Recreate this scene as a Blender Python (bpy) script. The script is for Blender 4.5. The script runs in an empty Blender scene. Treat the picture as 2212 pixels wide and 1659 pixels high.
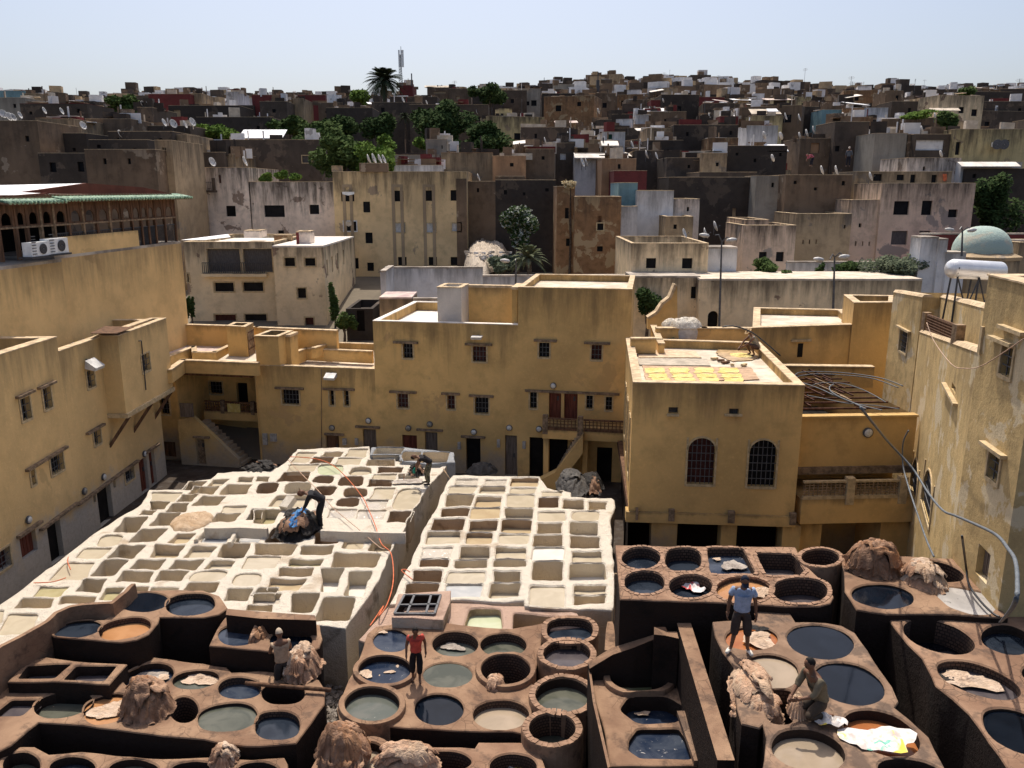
import bpy, bmesh, math, random
from math import sin, cos, tan, atan2, pi, radians, sqrt, floor
from mathutils import Vector, Matrix, noise
from mathutils.geometry import delaunay_2d_cdt
R = random.Random(7)
sc = bpy.context.scene
COL = sc.collection
# ---------------------------------------------------------------- camera, sky, sun, exposure
F, CX, CY, CAMZ, PITCH = 1771.3, 1106.0, 829.5, 13.5, radians(13.4)
cd = bpy.data.cameras.new('camera'); cam = bpy.data.objects.new('camera', cd); COL.objects.link(cam)
cam.location = (0, 0, CAMZ); cam.rotation_euler = (pi/2 - PITCH, 0, 0)
cd.sensor_width = 36; cd.lens = 36*F/2212; cd.clip_start = .1; cd.clip_end = 9000
sc.camera = cam
SUN_EL, SUN_AZ = radians(63), radians(-6)      # azimuth from +y towards +x
world = bpy.data.worlds.new('World'); sc.world = world; world.use_nodes = True
wn = world.node_tree; wn.nodes.clear()
sky = wn.nodes.new('ShaderNodeTexSky'); sky.sky_type = 'NISHITA'; sky.sun_disc = False
sky.sun_elevation = SUN_EL; sky.sun_rotation = SUN_AZ
sky.altitude = 400; sky.air_density = .85; sky.dust_density = 5.5; sky.ozone_density = .7
bg = wn.nodes.new('ShaderNodeBackground'); bg.inputs[1].default_value = .145
wo = wn.nodes.new('ShaderNodeOutputWorld')
wn.links.new(sky.outputs[0], bg.inputs[0]); wn.links.new(bg.outputs[0], wo.inputs[0])
sd = bpy.data.lights.new('sun', 'SUN'); sd.energy = 4.0; sd.angle = radians(.53); sd.color = (1, .93, .83)
sun = bpy.data.objects.new('sun', sd); COL.objects.link(sun)
SD = Vector((sin(SUN_AZ)*cos(SUN_EL), cos(SUN_AZ)*cos(SUN_EL), sin(SUN_EL)))
sun.rotation_euler = SD.to_track_quat('Z', 'Y').to_euler(); sun.location = (0, 60, 80)
sc.view_settings.view_transform = 'Standard'; sc.view_settings.look = 'None'
sc.view_settings.exposure = 0.14; sc.view_settings.gamma = 1; sc.view_settings.use_curve_mapping = False
sc.cycles.max_bounces = 6; sc.cycles.diffuse_bounces = 3; sc.cycles.glossy_bounces = 2

# ---------------------------------------------------------------- measuring: directions of sight to real places
def ray(x, y):
    dx = (x-CX)/F; dy = (CY-y)/F
    return Vector((dx, cos(PITCH)+dy*sin(PITCH), -sin(PITCH)+dy*cos(PITCH)))
def onz(x, y, z):
    r = ray(x, y); t = (z-CAMZ)/r.z
    return Vector((r.x*t, r.y*t, z))
def ony(x, y, Y):
    r = ray(x, y); t = Y/r.y
    return Vector((r.x*t, Y, CAMZ+r.z*t))
def onpl(x, y, p, n):
    r = ray(x, y); o = Vector((0, 0, CAMZ)); t = (Vector(p)-o).dot(n)/r.dot(n)
    return o+r*t
def zoom(rx, ry, k):
    return lambda x, y: (rx+x/k, ry+y/k)
Z1 = zoom(0, 129.6, 4); Z2 = zoom(553, 86.4, 4); Z3 = zoom(1106, 129.6, 4); Z4 = zoom(1659, 129.6, 4)
ZL = zoom(0, 501.2, 4); ZP = zoom(380.2, 345.6, 4); ZC = zoom(777.7, 501.2, 3.657); ZR = zoom(1330.7, 501.2, 4)
ZT = zoom(1780, 483.9, 4.363); ZU = zoom(1780, 829.5, 4.363); ZA = zoom(1296.1, 777.7, 3.84); ZS = zoom(293.8, 674, 4)
ZB = zoom(777.7, 915.9, 3.657); ZF = zoom(0, 864.1, 4); ZG = zoom(0, 1244.3, 4); ZH = zoom(553, 1244.3, 4)
ZI = zoom(1106, 1244.3, 4); ZJ = zoom(1659, 1244.3, 4); ZK = zoom(1296.1, 1157.8, 4); ZW = zoom(518.4, 915.9, 4)
ZM = zoom(1728.1, 1157.8, 4.571); ZN = zoom(0, 380.2, 5.333); ZQ = zoom(1036.9, 777.7, 5.818); O = zoom(0, 0, 1)

# ---------------------------------------------------------------- objects
WL = {}
def thing(name, label, cat, loc=(0, 0, 0), group=None, kind=None):
    o = bpy.data.objects.new(name, None); COL.objects.link(o); o.location = loc; o.empty_display_size = .3
    WL[o.name] = Vector(loc)
    o['label'] = label; o['category'] = cat
    if group: o['group'] = group
    if kind: o['kind'] = kind
    return o
def tag(o, label=None, cat=None, group=None, kind=None):
    if label: o['label'] = label
    if cat: o['category'] = cat
    if group: o['group'] = group
    if kind: o['kind'] = kind
    return o
class MB:
    def __init__(s): s.v = []; s.f = []
    def add(s, vs, fs):
        n = len(s.v); s.v += [Vector(a) for a in vs]; s.f += [tuple(i+n for i in f) for f in fs]
    def quad(s, a, b, c, d): s.add([a, b, c, d], [(0, 1, 2, 3)])
    def hexa(s, b, t):   # bottom 4, top 4 (ccw seen from above)
        s.add(list(b)+list(t), [(3, 2, 1, 0), (4, 5, 6, 7), (0, 1, 5, 4), (1, 2, 6, 5), (2, 3, 7, 6), (3, 0, 4, 7)])
    def box(s, c, sz, rz=0):
        x, y, z = [a/2 for a in sz]; m = Matrix.Rotation(rz, 3, 'Z'); c = Vector(c)
        p = [c+m @ Vector(q) for q in ((-x, -y, -z), (x, -y, -z), (x, y, -z), (-x, y, -z), (-x, -y, z), (x, -y, z), (x, y, z), (-x, y, z))]
        s.hexa(p[:4], p[4:])
    def bar(s, a, b, w, h=None):   # box beam between two points
        a, b = Vector(a), Vector(b); h = h or w; d = (b-a).normalized()
        up = Vector((0, 0, 1)) if abs(d.z) < .95 else Vector((0, 1, 0))
        sx = d.cross(up).normalized()*w/2; sy = sx.cross(d).normalized()*h/2
        s.hexa([a-sx-sy, a+sx-sy, b+sx-sy, b-sx-sy], [a-sx+sy, a+sx+sy, b+sx+sy, b-sx+sy])
    def tube(s, pts, r, n=8, cap=True):
        pts = [Vector(p) for p in pts]; k = len(pts); rs = r if isinstance(r, (list, tuple)) else [r]*k
        vs = []; up = Vector((0, 0, 1)); prev = None
        for i, p in enumerate(pts):
            d = (pts[min(i+1, k-1)]-pts[max(i-1, 0)]).normalized()
            if prev is None: sx = d.cross(up if abs(d.z) < .95 else Vector((0, 1, 0))).normalized()
            else:
                sx = prev-d*prev.dot(d); sx = sx.normalized() if sx.length > 1e-5 else d.orthogonal().normalized()
            prev = sx; sy = d.cross(sx)
            vs += [p+(sx*cos(2*pi*j/n)+sy*sin(2*pi*j/n))*rs[i] for j in range(n)]
        fs = [(i*n+j, i*n+(j+1) % n, (i+1)*n+(j+1) % n, (i+1)*n+j) for i in range(k-1) for j in range(n)]
        if cap: fs += [tuple(range(n))[::-1], tuple((k-1)*n+j for j in range(n))]
        s.add(vs, fs)
    def lathe(s, c, prof, n=20, ax=None):   # prof: (r, h) along axis
        c = Vector(c); q = Vector(ax or (0, 0, 1)).normalized().to_track_quat('Z', 'Y')
        vs = [c+q @ Vector((r*cos(2*pi*j/n), r*sin(2*pi*j/n), h)) for r, h in prof for j in range(n)]
        s.add(vs, [(i*n+j, i*n+(j+1) % n, (i+1)*n+(j+1) % n, (i+1)*n+j) for i in range(len(prof)-1) for j in range(n)])
def obj(name, mb, mat, parent=None, smooth=False, sharp=None, label=None, kind=None, cat=None, group=None):
    if isinstance(mb, MB): vs, fs = mb.v, mb.f
    else: vs, fs = [Vector(a) for a in mb[0]], mb[1]
    lo = Vector((min(v.x for v in vs), min(v.y for v in vs), min(v.z for v in vs)))
    hi = Vector((max(v.x for v in vs), max(v.y for v in vs), max(v.z for v in vs)))
    c = (lo+hi)/2; c.z = lo.z
    me = bpy.data.meshes.new(name); me.from_pydata([tuple(v-c) for v in vs], [], fs)
    for m in (mat if isinstance(mat, (list, tuple)) else [mat]): me.materials.append(m)
    if smooth:
        me.polygons.foreach_set('use_smooth', [True]*len(me.polygons))
        if sharp: me.set_sharp_from_angle(angle=radians(sharp))
    me.update()
    o = bpy.data.objects.new(name, me); COL.objects.link(o)
    if parent: o.parent = parent; o.location = c-WL[parent.name]
    else: o.location = c
    WL[o.name] = c
    return tag(o, label, cat, group, kind)
def copy_tree(o, parent=None):
    c = o.copy(); COL.objects.link(c)
    if parent: c.parent = parent
    for ch in [x for x in COL.objects if x.parent == o]: copy_tree(ch, c)
    return c
def kids(o): return list(o.children)
def copy_fast(o, parent=None):
    ch = kids(o); c = o.copy(); COL.objects.link(c)
    if parent: c.parent = parent
    for x in ch: copy_fast(x, c)
    return c
def fbm(p, o=3): return noise.fractal(Vector(p), 1, 2, o)

# ---------------------------------------------------------------- materials
class NT:
    def __init__(s, name):
        s.m = bpy.data.materials.new(name); s.m.use_nodes = True; s.t = s.m.node_tree
        s.b = s.t.nodes['Principled BSDF']; s.b.inputs['Roughness'].default_value = .9
        s.b.inputs['Specular IOR Level'].default_value = .2
        s.geo = s.t.nodes.new('ShaderNodeNewGeometry')
    def n(s, t, **k):
        x = s.t.nodes.new(t)
        for a, b in k.items(): setattr(x, a, b)
        return x
    def L(s, a, b): s.t.links.new(a, b)
    def noise(s, scale, detail=4, stretch=None, rough=.55, dist=0, src=None):
        mp = s.n('ShaderNodeMapping'); s.L(src or s.geo.outputs['Position'], mp.inputs[0])
        mp.inputs['Scale'].default_value = stretch or (1, 1, 1)
        x = s.n('ShaderNodeTexNoise'); x.inputs['Scale'].default_value = scale; x.inputs['Detail'].default_value = detail
        x.inputs['Roughness'].default_value = rough; x.inputs['Distortion'].default_value = dist
        s.L(mp.outputs[0], x.inputs[0]); return x.outputs[0]
    def ramp(s, v, a, b, x=0., y=1.):
        m = s.n('ShaderNodeMapRange'); m.interpolation_type = 'SMOOTHSTEP'
        m.inputs[1].default_value = a; m.inputs[2].default_value = b; m.inputs[3].default_value = x; m.inputs[4].default_value = y
        s.L(v, m.inputs[0]); return m.outputs[0]
    def mix(s, f, a, b, mode='MIX'):
        m = s.n('ShaderNodeMix', data_type='RGBA', blend_type=mode)
        if isinstance(f, (int, float)): m.inputs[0].default_value = f
        else: s.L(f, m.inputs[0])
        for i, c in ((6, a), (7, b)):
            if isinstance(c, (tuple, list)): m.inputs[i].default_value = (*c, 1)
            else: s.L(c, m.inputs[i])
        return m.outputs[2]
    def math(s, op, a, b=None):
        m = s.n('ShaderNodeMath', operation=op)
        for i, c in ((0, a), (1, b)):
            if c is None: continue
            if isinstance(c, (int, float)): m.inputs[i].default_value = c
            else: s.L(c, m.inputs[i])
        return m.outputs[0]
    def bump(s, h, st=.4, d=.03):
        b = s.n('ShaderNodeBump'); b.inputs['Strength'].default_value = st; b.inputs['Distance'].default_value = d
        s.L(h, b.inputs['Height']); s.L(b.outputs[0], s.b.inputs['Normal'])
    def out(s, c):
        if isinstance(c, (tuple, list)): s.b.inputs['Base Color'].default_value = (*c, 1)
        else: s.L(c, s.b.inputs['Base Color'])
        return s.m
_mc = {}
def scl(c, k): return tuple(min(1, a*k) for a in c)
def plaster(name, c, dark=.55, patch=None, patch_amt=.0, top=.6, sc_=1., bottom=None, bz=(1.4, 2.4), bump=.5, dirt=(.05, .042, .035), seed=0):
    """old lime / earth plaster: mottling, patches fallen off, soot and rain streaks from the coping, wash near the foot"""
    if name in _mc: return _mc[name]
    s = NT(name)
    big = s.noise(.22*sc_, 3, dist=.6); mid = s.noise(1.1*sc_, 6, rough=.65); fine = s.noise(7*sc_, 8, rough=.7)
    stk = s.noise(1.6*sc_, 5, stretch=(1, 1, .12), rough=.7)
    col = s.mix(s.ramp(big, .35, .65), scl(c, .86), scl(c, 1.1))
    col = s.mix(s.ramp(mid, .42, .72, 0, .75), col, scl(c, dark))
    col = s.mix(s.ramp(fine, .5, .75, 0, .35), col, scl(c, 1.25))
    if patch:
        pm = s.noise(.42*sc_, 7, rough=.6, dist=.3)
        col = s.mix(s.ramp(pm, .60-patch_amt, .63-patch_amt), col, patch)
    tc = s.n('ShaderNodeTexCoord'); sp = s.n('ShaderNodeSeparateXYZ'); s.L(tc.outputs['Generated'], sp.inputs[0])
    if top:
        g = s.math('ADD', sp.outputs[2], s.math('MULTIPLY', s.math('SUBTRACT', stk, .5), .9))
        col = s.mix(s.ramp(g, .72, 1.12, 0, top), col, dirt)
    drip = s.ramp(stk, .64, .82, 0, .18); col = s.mix(drip, col, scl(c, .42))
    if bottom:
        sz = s.n('ShaderNodeSeparateXYZ'); s.L(s.geo.outputs['Position'], sz.inputs[0])
        h = s.math('ADD', sz.outputs[2], s.math('MULTIPLY', s.math('SUBTRACT', mid, .5), 3.0))
        col = s.mix(s.ramp(h, bz[0], bz[1], 1, 0), col, s.mix(s.ramp(fine, .4, .7), bottom, scl(bottom, .82)))
    s.bump(s.math('ADD', s.math('MULTIPLY', fine, .5), mid), bump, .05)
    _mc[name] = s.out(col); return _mc[name]
def flat(name, c, rough=.8, var=.25, scale=3., metal=0., spec=.2, bump=.2, c2=None, stretch=None):
    if name in _mc: return _mc[name]
    s = NT(name); s.b.inputs['Roughness'].default_value = rough; s.b.inputs['Metallic'].default_value = metal
    s.b.inputs['Specular IOR Level'].default_value = spec
    nz = s.noise(scale, 5, stretch=stretch, rough=.65)
    col = s.mix(s.ramp(nz, .35, .65), scl(c, 1-var), c2 or scl(c, 1+var))
    if bump: s.bump(nz, bump, .02)
    _mc[name] = s.out(col); return _mc[name]
def liquid(name, c, c2, foam=None, fam=.0, rough=.12, scale=1.6):
    if name in _mc: return _mc[name]
    s = NT(name); s.b.inputs['Roughness'].default_value = rough; s.b.inputs['Specular IOR Level'].default_value = .42; s.b.inputs['IOR'].default_value = 1.33
    a = s.noise(scale, 4, dist=.8); b = s.noise(scale*4, 7, dist=1.5, rough=.7)
    col = s.mix(s.ramp(a, .35, .65), c, c2)
    if foam:
        f = s.ramp(b, .60-fam, .66-fam); col = s.mix(f, col, foam)
        s.L(s.ramp(b, .60-fam, .66-fam, rough, .8), s.b.inputs['Roughness'])
    s.bump(s.noise(9, 2), .06, .01)
    _mc[name] = s.out(col); return _mc[name]
OCHRE = (.70, .455, .18)
M = {}
M['ochre'] = plaster('ochre_plaster', OCHRE, .7, patch=(.58, .37, .16), patch_amt=-.03, top=.55, bottom=(.40, .32, .23), bz=(.2, 1.7))
M['ochre_high'] = plaster('ochre_plaster_high', scl(OCHRE, 1.0), .72, patch=(.60, .385, .16), patch_amt=-.02, top=.6)
M['ochre_left'] = plaster('ochre_left_plaster', (.76, .52, .235), .78, patch=(.62, .42, .19), patch_amt=-.05, top=.45, bottom=(.46, .41, .34), bz=(.9, 2.2))
M['ochre_tower'] = plaster('mottled_tower_plaster', (.60, .43, .20), .6, patch=(.64, .52, .33), patch_amt=.04, top=.4, sc_=1.8)
M['ochre_warm'] = plaster('warm_ochre_plaster', (.62, .40, .155), .7, top=.3, bottom=(.30, .24, .18), bz=(.5, 2.2))
M['cap'] = flat('sunlit_coping', (.54, .41, .26), .9, .25, 3)  # pale wall tops: their sunlit look is put into this colour
M['roof_pale'] = flat('pale_roof_screed', (.56, .47, .36), .9, .14, 1.2, c2=(.68, .59, .47))
M['roof_white'] = flat('limewashed_roof', (.74, .68, .60), .9, .15, 1.)
M['roof_pink'] = flat('pink_roof_screed', (.52, .38, .36), .9, .2, .8, c2=(.72, .60, .50))
M['roof_dust'] = flat('dusty_roof', (.34, .29, .24), .9, .4, .5, c2=(.55, .48, .40))
M['wood'] = flat('weathered_wood', (.13, .07, .04), .8, .4, 6, stretch=(1, 1, .15))
M['wood_red'] = flat('red_brown_door', (.15, .045, .028), .7, .35, 5, stretch=(4, 4, .3))
M['wood_grey'] = flat('grey_door_wood', (.16, .125, .10), .8, .35, 5, stretch=(4, 4, .3))
M['wood_pale'] = flat('pale_old_timber', (.26, .18, .11), .8, .35, 6)
M['lintel'] = flat('lintel_timber', (.22, .155, .10), .85, .4, 5)
M['frame'] = flat('window_surround', (.50, .38, .22), .85, .2, 6)
M['iron'] = flat('dark_iron', (.045, .045, .05), .5, .2, 8, spec=.4)
M['iron_grey'] = flat('grey_iron', (.09, .09, .095), .5, .3, 8, spec=.4)
M['rust'] = flat('rusty_iron', (.09, .04, .026), .8, .4, 8)
M['pane'] = flat('dark_pane', (.010, .010, .012), .5, .3, 2, spec=.12, bump=0)
M['void'] = flat('unlit_interior', (.012, .010, .009), .95, .3, 2, bump=0)  # near-black colour paints the shade inside openings
M['pane_red'] = flat('dark_red_shutter', (.07, .022, .018), .6, .3, 5)
M['pane_white'] = flat('white_shutter', (.62, .63, .64), .6, .15, 5)
M['pane_grey'] = flat('grey_shutter', (.10, .09, .085), .6, .3, 8, stretch=(6, 6, .5))
M['white_metal'] = flat('white_enamel', (.78, .78, .76), .4, .1, 4, spec=.5)
M['dish'] = flat('dish_paint', (.55, .53, .50), .5, .2, 4, spec=.4)
M['tank'] = flat('tank_metal', (.82, .82, .82), .32, .06, 3, metal=.35, spec=.5, bump=0)
M['green'] = flat('green_glazed_tile', (.13, .27, .16), .45, .45, 9, spec=.35, c2=(.42, .60, .40))
M['sheet_brown'] = flat('brown_roof_sheet', (.15, .05, .03), .7, .2, 1)
M['sheet_white'] = flat('white_roof_sheet', (.86, .85, .84), .6, .06, 1)
M['pipe'] = flat('grey_plastic_pipe', (.13, .145, .16), .55, .2, 6, spec=.3)
M['pipe_black'] = flat('black_plastic_pipe', (.02, .02, .022), .4, .2, 6, spec=.5)
M['hose'] = flat('orange_hose', (.62, .16, .07), .5, .2, 6)
M['hose_pale'] = flat('pale_hose', (.50, .34, .24), .6, .2, 6)
M['glass_lamp'] = flat('lamp_glass', (.62, .60, .55), .3, .2, 12, spec=.5)
M['lamp_dim'] = flat('dull_lamp_glass', (.30, .27, .22), .4, .3, 12, spec=.5)
def lime(name, c, stain, amt, bumpd=.05):
    s = NT(name); a = s.noise(.8, 6, rough=.62, dist=.4); b = s.noise(5, 8, rough=.7); d = s.noise(22, 5, rough=.7)
    col = s.mix(s.ramp(a, .66-amt, .80-amt, 0, .75), c, stain)
    col = s.mix(s.ramp(b, .58, .78, 0, .6), col, scl(stain, .8)); col = s.mix(s.ramp(d, .62, .8, 0, .5), col, scl(stain, .5))
    s.bump(s.math('ADD', b, s.math('MULTIPLY', d, .5)), 1, bumpd*1.6); return s.out(col)
M['lime'] = lime('lime_crust', (.66, .59, .485), (.40, .30, .20), .09)
M['lime_pink'] = lime('stained_pink_screed', (.48, .33, .25), (.30, .19, .14), .1)
M['lime_wall'] = lime('lime_side_wall', (.62, .53, .41), (.20, .15, .09), .15)
M['lime_in'] = lime('lime_vat_lining', (.66, .56, .41), (.36, .27, .17), .06, .03)
M['lime_in2'] = lime('stained_vat_lining', (.46, .34, .22), (.20, .13, .08), .12, .03)
M['lime_shade'] = lime('shaded_lime', (.34, .35, .36), (.22, .21, .20), .1)  # lime greyed in its colour for the shaded far end
def clay(name, c, c2, gr=(.10, .085, .075), amt=.0, brick=False):
    s = NT(name); a = s.noise(.9, 6, rough=.6, dist=.4); b = s.noise(6, 8, rough=.7); d = s.noise(1.9, 4, rough=.7)
    col = s.mix(s.ramp(a, .35, .68), c, c2); col = s.mix(s.ramp(d, .60-amt, .74-amt, 0, .7), col, gr)
    col = s.mix(s.ramp(b, .55, .75, 0, .45), col, scl(c, 1.35))
    vo = s.n('ShaderNodeTexVoronoi', feature='DISTANCE_TO_EDGE'); vo.inputs['Scale'].default_value = 5.0 if brick else 3.4
    mp = s.n('ShaderNodeMapping'); mp.inputs['Scale'].default_value = (1, .8, 1.5); s.L(s.geo.outputs['Position'], mp.inputs[0]); s.L(mp.outputs[0], vo.inputs[0])
    cr = s.ramp(vo.outputs['Distance'], .0, .035 if brick else .02)
    crm = s.ramp(s.noise(.7, 3), .40, .60)
    cr2 = s.math('MAXIMUM', cr, s.math('SUBTRACT', 1, crm))
    col = s.mix(s.ramp(cr2, 0, 1, .6 if brick else .4, 0), col, (.10, .065, .045))
    s.bump(s.math('ADD', s.math('MULTIPLY', b, .5), s.math('MULTIPLY', cr2, .35)), .8, .04); return s.out(col)
M['clay'] = clay('brown_clay_top', (.19, .11, .068), (.31, .195, .12), gr=(.085, .055, .04), amt=.08)
M['clay_brick'] = clay('brown_brick_top', (.21, .12, .075), (.33, .205, .13), gr=(.09, .06, .045), amt=.08, brick=True)
M['clay_wet'] = clay('wet_clay_top', (.17, .105, .068), (.30, .195, .128), gr=(.075, .055, .045), amt=.12)
M['clay_wall'] = lime('dark_vat_wall', (.030, .018, .013), (.012, .009, .007), .12)  # this and the lining below hold the alleys' shadow in their colour
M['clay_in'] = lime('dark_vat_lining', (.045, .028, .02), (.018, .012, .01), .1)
M['brick_cap'] = flat('rim_brick', (.27, .165, .108), .9, .3, 5, bump=.6)
def brickin():
    s = NT('brick_vat_lining'); tc = s.n('ShaderNodeTexCoord'); sp = s.n('ShaderNodeSeparateXYZ'); s.L(tc.outputs['Object'], sp.inputs[0])
    an = s.math('ARCTAN2', sp.outputs[1], sp.outputs[0]); cb = s.n('ShaderNodeCombineXYZ'); s.L(s.math('MULTIPLY', an, .75), cb.inputs[0]); s.L(sp.outputs[2], cb.inputs[1])
    br = s.n('ShaderNodeTexBrick'); s.L(cb.outputs[0], br.inputs[0])
    for i, v in ((4, 1.0), (5, .012), (6, .1), (8, .11), (9, .075)): br.inputs[i].default_value = v
    br.inputs[1].default_value = (.10, .055, .038, 1); br.inputs[2].default_value = (.14, .085, .058, 1); br.inputs[3].default_value = (.03, .02, .015, 1)
    a = s.noise(3, 5); s.bump(br.outputs['Fac'], -.6, .02)
    return s.out(s.mix(s.ramp(a, .4, .7, 0, .7), br.outputs[0], (.05, .035, .03)))
M['brick_in'] = brickin()
M['q_tan'] = liquid('tan_lime_water', (.42, .355, .255), (.48, .41, .30))
M['q_tan2'] = liquid('brown_lime_water', (.40, .30, .18), (.46, .36, .22))
M['q_white'] = liquid('milky_lime_water', (.60, .57, .51), (.68, .64, .57))
M['q_grey'] = liquid('grey_lime_water', (.38, .38, .37), (.46, .45, .43))
M['q_foam'] = liquid('foaming_lime_water', (.42, .37, .30), (.50, .44, .36), (.74, .70, .64), .02)
M['q_olive'] = liquid('olive_lime_water', (.34, .29, .15), (.40, .35, .20))
M['q_green'] = liquid('green_lime_water', (.42, .45, .29), (.48, .50, .34))
M['q_blue'] = liquid('dark_blue_dye', (.003, .005, .009), (.006, .009, .015), rough=.08)
M['q_blue2'] = liquid('grey_blue_dye', (.012, .017, .026), (.025, .032, .044), rough=.1)
M['q_bluefoam'] = liquid('foaming_blue_dye', (.012, .02, .04), (.05, .06, .08), (.50, .47, .44), -.03)
M['q_sea'] = liquid('grey_green_dye', (.06, .065, .05), (.11, .11, .085))
M['q_seafoam'] = liquid('grey_green_dye_with_scraps', (.09, .10, .085), (.13, .13, .11), (.45, .42, .36), -.05)
M['q_beige'] = liquid('beige_dye', (.30, .235, .165), (.36, .28, .20))
M['q_orange'] = liquid('orange_dye', (.36, .17, .07), (.43, .22, .10))
M['q_rust'] = liquid('rust_dye', (.30, .10, .035), (.36, .14, .05))
M['q_plum'] = liquid('plum_grey_dye', (.07, .06, .065), (.10, .085, .085))
M['q_moss'] = liquid('mossy_dye', (.13, .14, .07), (.22, .21, .12), (.05, .045, .03), .02)
M['q_scum'] = liquid('pale_scum', (.32, .30, .28), (.44, .41, .38), (.09, .09, .08), -.02, rough=.4)
M['q_black'] = liquid('black_dye', (.005, .005, .008), (.01, .01, .014), rough=.06)
# ---------------------------------------------------------------- facades and buildings
def pip(x, y, poly):
    c = False; n = len(poly); j = n-1
    for i in range(n):
        xi, yi = poly[i][0], poly[i][1]; xj, yj = poly[j][0], poly[j][1]
        if (yi > y) != (yj > y) and x < (xj-xi)*(y-yi)/(yj-yi)+xi: c = not c
        j = i
    return c
def tess(outer, holes, extra=()):
    pts = []; ed = []
    for lp in [outer]+list(holes):
        b = len(pts); pts += [Vector((p[0], p[1])) for p in lp]; ed += [(b+i, b+(i+1) % len(lp)) for i in range(len(lp))]
    pts += [Vector((p[0], p[1])) for p in extra]
    vs, _, fs, *_r = delaunay_2d_cdt(pts, ed, [], 0, 1e-5)
    out = []
    for f in fs:
        cx = sum(vs[i].x for i in f)/len(f); cy = sum(vs[i].y for i in f)/len(f)
        if pip(cx, cy, outer) and not any(pip(cx, cy, h) for h in holes):
            a = sum(vs[f[i]].x*vs[f[(i+1) % len(f)]].y-vs[f[(i+1) % len(f)]].x*vs[f[i]].y for i in range(len(f)))
            out.append(tuple(f) if a > 0 else tuple(f)[::-1])
    return vs, out
RECT = []
class Plane:
    """vertical wall plane: p = left end (2D), d = direction to the right, n = outward"""
    def __init__(s, p, q):
        s.p = Vector((p[0], p[1])); q = Vector((q[0], q[1])); s.len = (q-s.p).length; s.d = (q-s.p)/s.len
        s.n = Vector((s.d.y, -s.d.x)); s.n3 = Vector((s.n.x, s.n.y, 0))
    def w(s, u, z, off=0): a = s.p+s.d*u+s.n*off; return Vector((a.x, a.y, z))
    def uz(s, x, y, off=0):
        o = s.p+s.n*off; h = onpl(x, y, (o.x, o.y, 0), s.n3); return ((Vector((h.x, h.y))-s.p).dot(s.d), h.z)
    def rect(s, zf, x0, y0, x1, y1, off=0):
        ym = (y0+y1)/2; xm = (x0+x1)/2
        a = s.uz(*zf(x0, ym), off)[0]; b = s.uz(*zf(x1, ym), off)[0]; t = s.uz(*zf(xm, y0), off)[1]; bo = s.uz(*zf(xm, y1), off)[1]
        return min(a, b), bo, max(a, b), t
    def off(s, k): a = s.p+s.n*k; b = a+s.d*s.len; return Plane(a, b)
def wbox(mb, pl, u0, z0, u1, z1, o0, o1):   # box on a wall plane, between offsets o0 (inner) and o1 (outer)
    mb.hexa([pl.w(u0, z0, o1), pl.w(u1, z0, o1), pl.w(u1, z0, o0), pl.w(u0, z0, o0)], [pl.w(u0, z1, o1), pl.w(u1, z1, o1), pl.w(u1, z1, o0), pl.w(u0, z1, o0)])
def arch_loop(u0, z0, u1, z1, arch):
    if not arch: return [(u0, z0), (u1, z0), (u1, z1), (u0, z1)]
    r = (u1-u0)/2; c = (u0+u1)/2; zc = z1-r
    return [(u0, z0), (u1, z0)]+[(c+r*cos(pi*i/10), zc+r*sin(pi*i/10)) for i in range(11)]
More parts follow.
